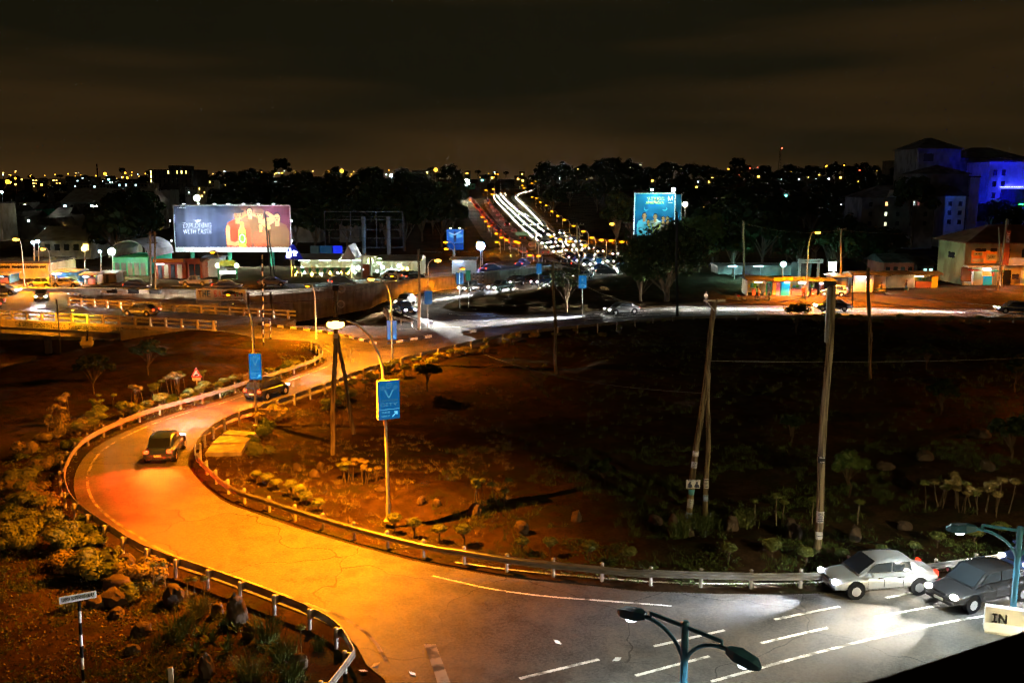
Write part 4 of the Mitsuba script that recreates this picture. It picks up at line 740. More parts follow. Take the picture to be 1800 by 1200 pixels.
# lower left bank
bank = Polygon([(-29.78, 51.93), (-26.00, 50.68), (-23.23, 47.08), (-20.31, 43.39), (-18.12, 41.02), (-15.57, 38.63), (-12.89, 36.33), (-10.28, 34.27), (-8.04, 31.98), (-6.60, 29.40), (-6.68, 27.66), (-12.31, 27.66), (-16.54, 27.66)])
def scatter(poly, n, r=rng):
    out = []; x0, y0, x1, y1 = poly.bounds
    while len(out) < n:
        p = (r.uniform(x0, x1), r.uniform(y0, y1))
        if poly.contains(Point(p)): out.append(p)
    return out
upper = Polygon([(-29.78, 51.93), (-26.00, 50.68), (-23.23, 47.08), (-20.31, 43.39), (-18.12, 41.02), (-15.57, 38.63), (-15.72, 36.60), (-18.55, 38.33), (-21.88, 39.25), (-22.86, 39.25)])
for x, y in scatter(upper, 26): plant('bush', 'tangled bush on the dark bank below the left end of the bend', 'bush', 'bushes on the lower left bank', BSH[rng.integers(6)], x, y, rng.uniform(.8, 1.5))
for i, (x, y) in enumerate([(-24.82, 47.08), (-23.62, 44.96), (-22.39, 43.01), (-21.03, 42.64), (-22.93, 44.96), (-19.70, 40.88)]): plant('clipped_shrub', f'light topped round shrub on the left bank, {("first","second","third","fourth","fifth","sixth")[i]} from the top of its slanting row', 'shrub', 'light topped shrubs on the left bank', TOP[i % 6], x, y, 1.35)
for i, (x, y) in enumerate([(-17.23, 38.03), (-16.64, 37.73), (-15.24, 37.44), (-14.87, 36.06), (-18.36, 39.25)]): plant('bush', f'yellow green bush among the rocks on the left bank, {("biggest","second biggest","tallest","lowest","uppermost")[i]}', 'bush', None, BSH[(i * 2 + 1) % 6], x, y, (1.8, 1.5, 1.35, 1.0, 1.2)[i])
for i, (x, y) in enumerate([(-14.43, 36.82), (-13.78, 36.60), (-12.71, 35.42), (-12.36, 35.53), (-11.91, 35.01)]): plant('slender_shrub', f'slender lit shrub between the rocks and the outer guardrail, {("first","second","third","fourth","fifth")[i]} from the left', 'shrub', None, ONE[i % 3], x, y, .72)
x, y = -7.31, 31.02; plant('slender_shrub', 'single slim shrub standing near the lower end of the outer guardrail', 'shrub', None, ONE[1], x, y, .72)
def rock(label, x, y, rx, ry, rz, i, group=None):
    solo('rock', ROK[i % 6], None, label, 'rock', group, to=T().translate([x, y, gz(x, y) + rz * .35]).rotate([0, 0, 1], float(rng.uniform(0, 360))).rotate([1, 0, 0], float(rng.uniform(-25, 25))).scale([rx, ry, rz]))
for i, (x, y, s, z, lb) in enumerate([(a, b, c, d, e) for (a, b, c, d), e in zip([(-16.24, 38.63, 0.42, 0.50), (-15.76, 36.60, 0.55, 0.55), (-15.62, 35.79, 0.60, 0.40), (-13.18, 35.53, 0.50, 0.52), (-10.13, 33.55, 0.42, 0.75), (-11.05, 34.12, 0.28, 0.35), (-13.32, 32.55, 0.38, 0.36), (-9.34, 32.11, 0.22, 0.40), (-9.99, 29.47, 0.30, 0.50), (-7.10, 30.07, 0.30, 0.34), (-16.13, 35.42, 0.40, 0.30), (-13.10, 31.14, 0.30, 0.20), (-15.03, 34.61, 0.35, 0.25)], ('rounded dark rock against the outer guardrail on the left bank', 'large brown boulder below the rounded dark rock', 'flat boulder at the foot of the large brown one', 'squarish dark rock under the slender lit shrubs', 'tall pointed dark rock near the outer guardrail', 'small dark rock left of the tall pointed one', 'brown rock above the big grass clump', 'narrow upright rock at the lower guardrail', 'mossy upright rock at the bottom of the bank', 'black square rock near the guardrail end', 'low rock half buried in the left bank', 'flat stone below the brown rock', 'dark stone right of the street name board'))]): rock(lb, x, y, s, s * .8, z, i)
for i, (x, y, s, z) in enumerate([(-4.62, 47.08, 0.25, 0.30), (-3.81, 47.08, 0.22, 0.26), (-6.97, 49.10, 0.30, 0.20), (-12.21, 53.02, 0.30, 0.30), (-10.88, 52.80, 0.22, 0.30), (-10.90, 51.30, 0.28, 0.30), (-1.81, 45.37, 0.35, 0.50), (0.45, 42.64, 0.40, 0.42), (3.07, 44.16, 0.25, 0.40), (6.77, 43.62, 0.40, 0.30), (7.35, 41.92, 0.32, 0.70), (10.04, 42.28, 0.35, 0.50), (12.60, 41.22, 0.38, 0.50), (12.93, 43.01, 0.30, 0.30), (15.45, 41.57, 0.25, 0.50), (18.29, 43.01, 0.35, 0.30), (23.90, 54.15, 0.60, 0.40), (29.49, 59.18, 0.70, 0.40), (26.45, 51.93, 0.40, 0.40), (44.58, 84.14, 0.60, 0.50), (21.16, 53.02, 0.50, 0.30), (8.02, 41.92, 0.30, 0.35)]): rock(('small upright stone left in the long shadow', 'small upright stone at the tip of the long shadow', 'low stone behind the lamp pole', 'reddish stone beside the dry tufts', 'upright reddish stone left of the leaning one', 'leaning reddish stone near the dry tufts', 'dark stump like rock beside the tufted shrubs', 'orange lit pointed rock', 'small pointed rock in the dim slope', 'rounded brown rock in the dim slope', 'tall upright rock left of the leaning pole foot', 'dark rock right of the leaning pole foot', 'slab like rock left of the thick pole', 'small rock left of the thick pole', 'narrow rock right of the thick pole', 'rounded pale rock under the right lamp head', 'brown boulder in the right part of the field', 'pale flat boulder in the right part of the field', 'small reddish rock at the right field edge', 'sandy boulder at the right edge', 'flat boulder beside the dark tree right', 'mossy rock at the leaning pole foot')[i], x, y, s, s * .8, z, i)
for i, (x, y) in enumerate([(-11.92, 32.28), (-11.74, 34.12), (-8.61, 31.85), (-7.76, 30.54), (-8.51, 29.21), (-7.17, 29.03), (-10.48, 33.32), (-17.05, 35.01), (-6.71, 31.35)]): solo('grass_clump', TUF[i % 3], None, ('largest dark green grass clump on the left bank', 'grass clump left of the tall pointed rock', 'grass clump under the outer guardrail, upper of two', 'grass clump under the outer guardrail, lower of two', 'grass clump at the bottom of the bank, left', 'grass clump at the bottom of the bank, right', 'small grass clump behind the pointed rock', 'pale grass clump above the street name board', 'small grass clump by the guardrail end')[i], 'grass clump', None, to=place(x, y, gz(x, y), rng.uniform(0, 6), (1.5, 1.1, 1.2, 1.2, 1.1, 1, .8, .8, .6)[i]))
for i, (x, y) in enumerate([(-11.11, 32.55), (-10.55, 31.77), (-9.92, 31.68), (-9.79, 30.94), (-10.72, 29.77), (-11.10, 29.21), (-10.82, 30.94), (-9.93, 32.63)]): solo('agave', AGV[i % 3], None, 'small spiky agave among the stones at the bottom of the left bank', 'agave', 'agaves at the bottom of the left bank', to=place(x, y, gz(x, y), rng.uniform(0, 6), rng.uniform(.8, 1.3)))
for i, (x, y) in enumerate([(8.16, 43.01), (8.67, 42.64), (9.52, 42.64), (10.87, 43.01), (7.55, 41.43)]): solo('grass_clump', TUF[(i + 1) % 3], None, ('grass clump in front of the leaning pole foot', 'second grass clump at the leaning pole foot', 'tall grass clump right of the leaning pole', 'grass clump between the two pole groups', 'low grass clump by the upright rock')[i], 'grass clump', to=place(x, y, gz(x, y), rng.uniform(0, 6), 1.1))
x, y, hx, hz = -10.62, 27.99, -10.55, 1.24; solo('marker_post', box0(.16, .12, 1.2, x, y, -.1, .3, .01), 'cream', 'short pale reddish marker post at the bottom edge of the bank', 'post')
# ground cover: leaves, twigs and stones nobody could count
def litter(poly, n, seed, smin, smax, up=.02):
    r = np.random.default_rng(seed); p = np.array(scatter(poly, n, r)); keep = meshkit.fbm(np.c_[p * .7, np.zeros(n)], 3, seed) + r.uniform(-.12, .12, n) > .5; p = p[keep]; n = len(p); z = ground_z(p[:, 0], p[:, 1]); hh = r.uniform(.02, .02 + up, n)
    return cards(np.c_[p, z + hh], r.uniform(smin, smax, n), r.normal(size=(n, 3)) * .7 + [0, 0, .8], 1.6, r)
vergeR = LineString(INNER).buffer(4.6, single_sided=False).intersection(FIELD).buffer(-.25)
vr = vergeR.intersection(shapely.box(0, 36, 40, 62)); vl = vergeR.intersection(shapely.box(-40, 36, 0, 80))
vr = max(getattr(vr, 'geoms', [vr]), key=lambda g: g.area); vl = max(getattr(vl, 'geoms', [vl]), key=lambda g: g.area)
stuff('ground_cover', litter(vr, 16000, 1, .03, .085, .12), 'leaf', 'low green ground cover on the verge below the two pole groups', 'ground cover')
stuff('dry_leaves', litter(vl, 6000, 2, .025, .07, .05), 'leaf_dry', 'dry leaves and weeds on the lit verge inside the bend', 'leaves')
bank_up = bank.difference(LOOP.buffer(.6)); bank_up = max(getattr(bank_up, 'geoms', [bank_up]), key=lambda g: g.area)
stuff('ground_cover', litter(bank_up, 9000, 3, .03, .08, .10), 'leaf', 'weeds covering the lower left bank', 'ground cover')
stuff('dry_leaves', litter(bank_up, 5000, 4, .03, .08, .03), 'leaf_dry', 'dry leaves scattered on the lower left bank', 'leaves')
vo = LineString(OUTER).buffer(3.6).difference(LOOP.buffer(.2)).intersection(shapely.box(-60, 45, -8, 100)); vo = max(getattr(vo, 'geoms', [vo]), key=lambda g: g.area)
stuff('ground_cover', litter(vo, 12000, 5, .03, .08, .14), 'leaf_light', 'scrubby plants along the outside of the bend', 'ground cover')
fr = FIELD.intersection(shapely.box(24, 44, 60, 108)); fr = max(getattr(fr, 'geoms', [fr]), key=lambda g: g.area)
stuff('dry_leaves', litter(fr, 3500, 6, .04, .09, .08), 'leaf', 'low weeds scattered over the right part of the field', 'leaves')
def grass_field(poly, n, seed, h):
    r = np.random.default_rng(seed); V, F = [], []; P = np.array(scatter(poly, n, r)); keep = meshkit.fbm(np.c_[P * .45, np.zeros(n)], 3, seed) > .47; P = P[keep]; zz = ground_z(P[:, 0], P[:, 1])
    for (x, y), z in zip(P, zz):
        for _ in range(12):
            b = r.normal(size=2) * .09; o = r.normal(size=2) * .12; hh = h * r.uniform(.4, 1.2); a = r.uniform(0, 3.14); px, py = math.cos(a) * .012, math.sin(a) * .012; k = len(V)
            V += [(x + b[0] - px, y + b[1] - py, z - .02), (x + b[0] + px, y + b[1] + py, z - .02), (x + b[0] + o[0], y + b[1] + o[1], z + hh)]; F.append([k, k + 1, k + 2])
    return trimesh.Trimesh(np.array(V), F, process=False)
inner_field = FIELD.buffer(-.6)
stuff('grass', grass_field(inner_field.intersection(shapely.box(-4, 38, 34, 58)), 3600, 21, .30), 'leaf', 'low grass on the near part of the dark field', 'grass')
stuff('grass', grass_field(inner_field.intersection(shapely.box(-22, 44, 0, 75)), 1500, 22, .20), 'leaf_dry', 'sparse dry grass on the lit slope inside the bend', 'grass')
stuff('grass', grass_field(bank.difference(LOOP.buffer(.7)), 1500, 23, .22), 'leaf', 'grass on the lower left bank', 'grass')
stuff('grass', grass_field(inner_field.intersection(shapely.box(0, 58, 60, 104)), 3000, 24, .35), 'leaf', 'rough grass on the far part of the dark field', 'grass')
def pebbles(poly, n, seed, a, b):
    r = np.random.default_rng(seed); P = scatter(poly, n, r); base = trimesh.creation.icosphere(0, 1.0); out = []; z = ground_z(*np.array(P).T)
    for (x, y), zz in zip(P, z):
        v = base.vertices * r.uniform(a, b) * r.uniform(.6, 1.2, 3) + [x, y, zz + .01]; out.append((v, base.faces))
    V = np.vstack([o[0] for o in out]); F = np.vstack([o[1] + 12 * i for i, o in enumerate(out)]); return trimesh.Trimesh(V, F, process=False)
stuff('gravel', pebbles(bank_up, 1500, 7, .02, .07), 'rock', 'loose stones on the lower left bank', 'gravel'); stuff('gravel', pebbles(vl, 900, 8, .015, .05), 'rock', 'loose stones on the verge inside the bend', 'gravel')
M['litter_white'] = dif(.6, .6, .58)
for i, (x, y) in enumerate([(-3.27, 29.58), (-4.93, 29.77), (5.64, 38.15), (-4.57, 30.15), (3.56, 30.54), (1.60, 31.77)]): solo('litter', cards(np.array([[0, 0, .03]]), .22, np.array([[.2, .1, 1.0]]), 1.7), 'litter_white', ('crumpled pale wrapper lying on the asphalt near the lower edge', 'scrap of paper by the guardrail end', 'bluish scrap in the verge above the guardrail', 'small scrap near the guardrail end', 'scrap on the asphalt by the teal lamp', 'tiny scrap on the dark asphalt')[i], 'litter', to=place(x, y, max(gz(x, y), .02), i))
# concrete drain chute inside the bend
t = thing('drain_chute', 'pale stepped concrete drain chute inside the bend', 'drain'); p = [(-17.09, 55.33), (-17.30, 57.19), (-17.33, 58.91), (-17.05, 59.87)]
for i in range(3):
    (ax, ay), (bx, by) = p[i], p[i + 1]; a = math.atan2(by - ay, bx - ax); part(t, 'slab', box0(math.hypot(bx - ax, by - ay) - .05, 2.1, .3 + .06 * i, (ax + bx) / 2, (ay + by) / 2, -.12, a, .03), 'concrete')
# ------------------------------------------------------------------ trees
def tree_meshes(seed, H, R, n, size, crown0=.38, flat_=.75, clumps=26, trunk_r=.16):
    r = np.random.default_rng(seed); cc = []
    for _ in range(clumps):
        d = r.normal(size=3); d /= np.linalg.norm(d); d[2] = abs(d[2]) * 1.1 - .35; cc.append(d * r.uniform(.35, .95) * np.array([R, R, (H * (1 - crown0)) / 2 * 1.05]) + [0, 0, H * (crown0 + (1 - crown0) / 2)])
    cc = np.array(cc); k = r.integers(0, clumps, n); rad = R * r.uniform(.2, .42, clumps)[k]; d = r.normal(size=(n, 3)); d /= np.linalg.norm(d, axis=1, keepdims=True)
    c = cc[k] + d * rad[:, None] * r.uniform(.5, 1.05, (n, 1)) * np.array([1, 1, flat_]); crown = cards(c, r.uniform(.7, 1.3, n) * size, d + [0, 0, .3], 1.5, r)
    tr = [tube([(0, 0, -.4), (r.normal() * .1, r.normal() * .1, H * crown0 * .6), (r.normal() * .25, r.normal() * .25, H * (crown0 + .25))], [trunk_r * 1.3, trunk_r, trunk_r * .5], 7)]
    for j in range(min(clumps, 12)): tr.append(tube([(0, 0, H * crown0 * (.6 + .4 * (j % 3) / 3)), tuple(cc[j] * [.5, .5, 0] + [0, 0, (H * crown0 + cc[j][2]) / 2]), tuple(cc[j])], [trunk_r * .5, trunk_r * .3, trunk_r * .1], 4))
    return crown, merge(tr)
FAR = []
for i in range(8):
    H_, R_ = (9, 4.2) if i % 4 < 2 else ((11.5, 3.6) if i % 4 == 2 else (7, 4.6)); c, s = tree_meshes(200 + i, H_, R_, 900, .62, .22 + .05 * (i % 3), .8, 22)
    FAR.append((PLY(c, 'leaf_dark'), PLY(s, 'bark_thin')))
def far_tree(x, y, s, label, group, i=None):
    i = int(rng.integers(8)) if i is None else i; form = ('round crowned', 'leafy', 'tall narrow', 'low spreading')[i % 4]; form = ('large ' if s > 1.45 else '') + form
    t = thing('tree', form + ' ' + label, 'tree', form + ' ' + group); pr = FAR[i]; to = T().translate([x, y, float(rise(y)) - .2]).rotate([0, 0, 1], float(rng.uniform(0, 360))).scale([s, s, s * float(rng.uniform(.9, 1.12))])
    part(t, 'crown', pr[0], None, to=to); part(t, 'trunk', pr[1], None, to=to)
def belt(n, px0, px1, d0, d1, s0, s1, label, group, seed):
    r = np.random.default_rng(seed); F_, C = 1700.0, math.cos(PITCH)
    for i in range(n):
        d = d0 + (d1 - d0) * ((i * .618) % 1); x = (px0 + (px1 - px0) * (i + r.uniform(.1, .9)) / n) * d; far_tree(x, d, r.uniform(s0, s1) * (1 + d / 1500), label, group)
# lateral position given as the tangent of the bearing
belt(34, -.30, -.055, 215, 360, .95, 1.4, 'dark tree in the belt behind the empty billboard frame', 'trees behind the empty billboard frame', 1)
belt(34, -.30, -.05, 380, 700, 1.0, 1.5, 'dark tree on the far slope left of the highway', 'trees on the far slope left of the highway', 2)
belt(48, .04, .46, 400, 760, 1.0, 1.4, 'dark tree on the wooded hill right of the highway', 'trees on the wooded hill right of the highway', 3)
belt(38, .10, .44, 225, 390, .9, 1.35, 'dark tree in the grove behind the right billboard', 'trees in the grove behind the right billboard', 4)
belt(18, .15, .40, 160, 212, .75, 1.1, 'dark tree behind the roadside shops', 'trees behind the roadside shops', 5)
belt(10, .36, .62, 240, 420, 1.0, 1.5, 'dark tree around the blue lit building', 'trees around the blue lit building', 6)
belt(9, -.55, -.30, 300, 620, .8, 1.1, 'dark tree among the houses at the upper left', 'trees among the houses at the upper left', 7)
belt(9, -.41, -.375, 186, 240, 1.0, 1.4, 'dark tree in the clump left of the big billboard', 'trees left of the big billboard', 8)
belt(12, .02, .12, 620, 860, 1.0, 1.5, 'hazy tree on the skyline above the highway', 'skyline trees above the highway', 9)
belt(16, -.52, .02, 900, 1150, .45, .7, 'hazy tree on the left skyline', 'skyline trees on the left', 10)
belt(84, .06, .56, 800, 1150, .85, 1.2, 'hazy tree on the right skyline', 'skyline trees on the right', 11)
def big_tree(label, x, y, H_, R_, n, size, seed, mat='leaf_dark', crown0=.3, tr=.2, flat_=.7, clumps=34, bark='bark_thin'):
    c, s = tree_meshes(seed, H_, R_, n, size, crown0, flat_, clumps, tr); t = thing('tree', label, 'tree'); to = place(x, y, gz(x, y)); part(t, 'crown', c, mat, to=to); part(t, 'trunk', s, bark, to=to)
x, y = 20.97, 127.34; big_tree('large dark spreading tree in the middle in front of the right billboard', x, y + 3, 11.6, 7.4, 6500, .34, 301, crown0=.16, tr=.35, clumps=60)
x, y = 16.99, 130.43; big_tree('left lower part tree beside the large spreading tree', x + .5, y, 7.2, 3.9, 2600, .3, 302, crown0=.12, clumps=30)
x, y = 32.14, 126.14; big_tree('green topped tree lit from behind the roadside tubes', x + 1, y + 45, 11.5, 6.5, 3600, .4, 303, mat='leaf', crown0=.15, clumps=40)
x, y = 6.77, 118.86; big_tree('sparse bare branched tree in front of the highway lights', x, y, 6.2, 3.0, 900, .2, 304, crown0=.3, tr=.13, clumps=30)
x, y = -6.51, 73.09; big_tree('small umbrella shaped tree at the left edge of the dark field', x, y, 2.2, 1.15, 1500, .12, 305, crown0=.52, tr=.05, flat_=.5, clumps=24)
x, y = 17.40, 48.16; big_tree('small leafy dark green tree right of the thick pole', x, y, 2.5, 1.05, 2200, .11, 306, mat='leaf', crown0=.40, tr=.045, clumps=26)
for px, (x, y, h), lb, sd in zip(range(9), [(29.25, 64.37, 2.60), (17.58, 59.18, 2.00), (35.35, 81.02, 2.40), (29.81, 100.10, 4.00), (38.58, 72.48, 3.20), (-32.04, 72.48, 3.40), (-29.82, 77.89, 3.20), (4.88, 49.88, 1.60), (28.27, 53.02, 3.00)], ('dark small tree in the right part of the field', 'barely visible small tree left of the right field pole', 'dark round tree near the right field pole', 'bushy tree at the far edge of the field before the shops', 'dark tree at the right frame edge', 'slender tree on the dark slope below the bridge', 'second slender tree on the dark slope below the bridge', 'barely visible shrub tree in the dark middle of the field', 'thin sapling at the lower right frame edge'), range(310, 319)): big_tree(lb, x, y, h, h * .42, 1300, .13, sd, crown0=.34, tr=.05, clumps=20)
# ------------------------------------------------------------------ billboards
def figure(put, cx, z0, h, skin, top, hair, lean=0.0, arm=None, hat=None):
    """A printed person, bust to hip, as flat layers on the poster."""
    w = h * .30
    put(flat(Polygon([(cx - w, z0), (cx - w * 1.05, z0 + h * .45), (cx - w * .8, z0 + h * .62), (cx - w * .25, z0 + h * .70), (cx + w * .25, z0 + h * .70), (cx + w * .8, z0 + h * .62), (cx + w * 1.05, z0 + h * .45), (cx + w, z0)]).buffer(h * .02)), top, 'figure')
    put(flat(Polygon([(cx - w * .22, z0 + h * .60), (cx + w * .22, z0 + h * .60), (cx + w * .2 + lean, z0 + h * .8), (cx - w * .2 + lean, z0 + h * .8)]), z=.004), skin, 'figure')
    put(flat(ellipse(cx + lean, z0 + h * .86, h * .105, h * .145), z=.006), hair, 'figure'); put(flat(ellipse(cx + lean, z0 + h * .83, h * .09, h * .125), z=.009), skin, 'figure')
    put(flat(ellipse(cx + lean - h * .035, z0 + h * .845, h * .018, h * .01).union(ellipse(cx + lean + h * .035, z0 + h * .845, h * .018, h * .01)).union(ellipse(cx + lean, z0 + h * .77, h * .03, h * .008)), z=.012), 'print_dark', 'figure')
    if arm: put(flat(LineString([(cx + arm[0] * w, z0 + h * .56), (cx + arm[1] * w, z0 + h * arm[2]), (cx + arm[3] * w, z0 + h * arm[4])]).buffer(h * .055), z=.01), skin, 'figure')
    if hat: put(flat(ellipse(cx + lean, z0 + h * .92, h * .17, h * .05).union(ellipse(cx + lean, z0 + h * .96, h * .1, h * .07)), z=.013), hat, 'figure')
def ad_bg(p, n, uv):
    s = smoothstep(-1.5, 5.5, p.x - AD_X); v = noise(p.x * 1.4, 0, 0); a = mix((.014, .018, .034), (.05, .056, .085), v)
    glow = smoothstep(3.4, .2, dr.sqrt(dr.square((p.x - AD_X - 3.2) / 1.3) + dr.square((p.z - AD_Z - 6.0) / 1.1)))
    return mix(mix(a, (.09, .02, .035), s), (.75, .30, .07), glow * glow)
bx, by, bz, bw, bh = -63.10, 182.00, 2.82, 21.58, 8.58
AD_X, AD_Z = bx + bw / 2, bz
M['ad_print'] = two({'type': 'diffuse', 'reflectance': proc(ad_bg)})
for k, c in dict(print_dark=(.03, .02, .02), print_skin=(.52, .24, .09), print_skin_light=(.60, .27, .09), print_red=(.5, .05, .02), print_orange=(.72, .26, .04), print_yellow=(.8, .62, .08), print_green=(.16, .34, .03), print_brown=(.16, .07, .03), print_white=(.82, .82, .80), print_teal=(.10, .42, .5), print_pink=(.6, .2, .3), print_blue=(.03, .12, .35), print_lime=(.66, .78, .12)).items(): M[k] = dif(*c)
t = BB = thing('billboard', 'huge lit advertising billboard with white slogan, a group of people and a bottle', 'billboard')
part(t, 'panel', box(bw, .25, bh, (bx + bw / 2, by + .14, bz + bh / 2)), 'ad_print'); part(t, 'frame', cat_([box(bw + .3, .4, .16, (bx + bw / 2, by + .16, bz + bh + .08)), box(.16, .4, bh, (bx - .09, by + .16, bz + bh / 2)), box(.16, .4, bh, (bx + bw + .09, by + .16, bz + bh / 2))]), 'lamp_pole')
part(t, 'bottom_band', box(bw, .3, bh * .105, (bx + bw / 2, by + .10, bz + bh * .053)), 'print_white')
part(t, 'band_lettering', box(bw * .82, .01, .10, (bx + bw * .52, by - .057, bz + bh * .055)), 'grey_wall')
def put1(m, mat, name, dx=0.0, dz=0.0): part(BB, name, upright(m, 0, (bx + dx, by, bz + dz)), mat)
put1(text('EXPLODING', bh * .10, bw * .246, .02), 'print_white', 'lettering', bw * .196, bh * .53); put1(text('WITH TASTE', bh * .10, bw * .246, .02), 'print_white', 'lettering', bw * .196, bh * .40)
put1(flat(Polygon([(-.75, .35), (-.3, .1), (-.15, -.32), (.1, -.05), (.5, .0), (.72, .45), (.2, .3), (.05, .42), (-.1, .2)]), .02), 'print_white', 'emblem', bw * .2, bh * .66)
put1(box(bw * .075, bh * .012, .02), 'print_white', 'lettering', bw * .07, bh * .965)
def P_(m, mat, name): put1(m, mat, name)
figure(P_, bw * .655, bh * .30, bh * .68, 'print_skin_light', 'print_brown', 'print_dark')
figure(P_, bw * .745, bh * .20, bh * .72, 'print_skin', 'print_brown', 'print_dark', arm=(.7, 1.6, .72, .7, .9), hat='print_brown')
figure(P_, bw * .89, bh * .105, bh * .76, 'print_skin_light', 'print_brown', 'print_dark', arm=(-.8, -1.5, .72, -.5, .84))
figure(P_, bw * .745, bh * .13, bh * .5, 'print_skin_light', 'print_red', 'print_brown')
figure(P_, bw * .55, bh * .11, bh * .84, 'print_skin_light', 'print_red', 'print_dark', hat='print_dark')
put1(flat(LineString([(-.55, .2), (-.6, 2.2), (-.5, 3.3)]).buffer(.38), .03, .02), 'print_skin', 'figure', bw * .487, bh * .16); put1(flat(LineString([(-.4, 0), (.6, -.3), (1.6, .1)]).buffer(.4), .03, .022), 'print_skin', 'figure', bw * .49, bh * .2)
bot = Polygon([(-.62, 0), (-.62, 2.6), (-.52, 3.1), (-.26, 3.6), (-.22, 4.5), (.22, 4.5), (.26, 3.6), (.52, 3.1), (.62, 2.6), (.62, 0)]).buffer(.08)
put1(flat(bot, .03, .03), 'print_yellow', 'bottle', bw * .583, bh * .12); put1(flat(box_poly := Polygon([(-.66, .55), (.66, .55), (.66, 2.5), (-.66, 2.5)]), .01, .062), 'print_green', 'bottle_label', bw * .583, bh * .12); put1(flat(ellipse(0, 1.5, .58, .8), .01, .074), 'print_white', 'bottle_label', bw * .583, bh * .12); put1(flat(ellipse(0, 1.5, .42, .62), .01, .086), 'print_green', 'bottle_label', bw * .583, bh * .12)
for dx in (.62, .69, .77): put1(flat(ellipse(0, 0, .55, .5).difference(ellipse(0, 0, .42, .38)).union(ellipse(.2, .1, .1, .1)), .012, .03), 'print_brown', 'drum', bw * dx, bh * .17)
for i, fx in enumerate((.11, .235, .375, .49, .62, .75, .88)):
    x = bx + bw * fx; part(t, 'lamp_arm', tube([(x, by + .1, bz + bh + .1), (x, by - 1.3, bz + bh + .35)], .04, 5), 'dark'); part(t, 'floodlight', emit(box(.4, .2, .12, (x, by - 1.3, bz + bh + .42)), WHITE * 22, .03), None)
    spot_light(t, (x, by - 1.45, bz + bh + .2), (x, by, bz + bh * .42), np.array([.80, .95, 1.1]) * (820 if i < 3 else 1000), 70, 18, .8)
for fz in (.25, .68):
    for sx, xx in ((-1, bx - .5), (1, bx + bw + .5)):
        part(t, 'floodlight', emit(box(.14, .2, .3, (xx, by - .7, bz + bh * fz)), WHITE * 18, .03), None); spot_light(t, (xx, by - .9, bz + bh * fz), (xx - sx * 3.5, by, bz + bh * fz), np.array([.7, .95, 1.1]) * 520, 65, 20, .4)
spot_light(t, (bx + bw * .5, by - 4.5, bz - 2.0), (bx + bw * .5, by, bz + bh * .5), np.array([.9, .95, 1.0]) * 260, 70, 50, .6)
for fx in (.135, .46, .83): part(t, 'pillar', tube([(bx + bw * fx, by + .5, float(rise(by)) - .3), (bx + bw * fx, by + .5, bz + .2)], .42, 12), 'green_wall')
# empty frame
x, y, z0, w, h = -36.57, 190.00, 3.13, 15.28, 6.97
t = thing('hoarding_skeleton', 'dark empty steel billboard frame on two tall posts', 'billboard')
for fx in (0, .33, .66, 1): part(t, 'upright', box0(.14, .14, h, x + w * fx, y, z0), 'roof_dark')
for fz in (0, .26, .5, .78, 1): part(t, 'crossbar', box(w, .12, .13, (x + w / 2, y - .13, z0 + h * fz)), 'roof_dark')
for fx in (.49, .81): part(t, 'post', tube([(x + w * fx, y + .5, -.2), (x + w * fx, y + .5, z0 + h * .85)], .4, 10), 'dark_wall')
for fx in (.33, .68): part(t, 'catwalk', box(w * .3, .5, .08, (x + w * fx + .8, y - .4, z0 + h * .86)), 'roof_dark')
# small blue billboard
x, y, z0, w, h = -12.51, 186.00, 4.16, 3.24, 2.71
t = SB = thing('billboard', 'small blue lit billboard beside the cluster of orange lamps', 'billboard')
part(t, 'panel', emit(box(w, .2, h, (x + w / 2, y, z0 + h / 2)), (.02, .12, .5), .1), None)
def put2(m, c, name): part(SB, name, emit(upright(m, 0, (x + w / 2, y - .105, z0)), c, .02), None)
put2(flat(ellipse(.2, h * .55, w * .42, h * .16), .02), (.10, .42, .9), 'print'); put2(flat(Polygon([(-.25, h * .1), (.15, h * .1), (.25, h * .6), (-.05, h * .95), (-.3, h * .6)]), .02, .021), (.02, .03, .1), 'figure'); put2(flat(LineString([(-1.1, h * .75), (-.1, h * .62), (1.1, h * .85)]).buffer(.12), .02, .04), (.35, .6, 1), 'print')
part(t, 'lower_panel', box(w, .2, h * .4, (x + w / 2, y, z0 - h * .24)), 'print_blue'); part(t, 'post', tube([(x + w * .4, y + .3, -.2), (x + w * .4, y + .3, z0)], .22, 8), 'lamp_pole')
for fx in (.25, .78): part(t, 'floodlight', emit(box(.3, .2, .14, (x + w * fx, y - .6, z0 + h + .25)), np.array([.8, 1, .4]) * 16, .03), None)
# right billboard
x, y, z0, w, h = 22.46, 178.00, 5.71, 7.15, 7.94
bwR = w
t = RB = thing('billboard', 'tall teal lit billboard with yellow green words and four people above the large tree', 'billboard')
def rb_bg(p, n, uv): return mix((.01, .06, .14), (.02, .24, .40), smoothstep(RB_Z + 1.5, RB_Z + 9, p.z) * (.55 + .6 * noise(p.x * .8, 0, p.z * .5)))
RB_Z = z0
M['rb_print'] = two({'type': 'diffuse', 'reflectance': proc(rb_bg)})
part(t, 'panel', box(w, .25, h, (x + w / 2, y + .14, z0 + h / 2)), 'rb_print'); part(t, 'frame', cat_([box(w + .4, .4, .2, (x + w / 2, y + .14, z0 + h + .1)), box(.2, .4, h, (x - .1, y + .14, z0 + h / 2)), box(.2, .4, h, (x + w + .1, y + .14, z0 + h / 2))]), 'white_paint')
xw = x + w + .2; part(t, 'side_panel', box(1.0, .25, h * .98, (xw + .62, y + .5, z0 + h / 2), .5), 'rb_print'); part(t, 'side_frame', box(.2, .3, h, (xw + 1.15, y + .8, z0 + h / 2)), 'white_paint')
def put3(m, mat, name, dx=0.0, dz=0.0): part(RB, name, upright(m, 0, (x + dx, y, z0 + dz)), mat)
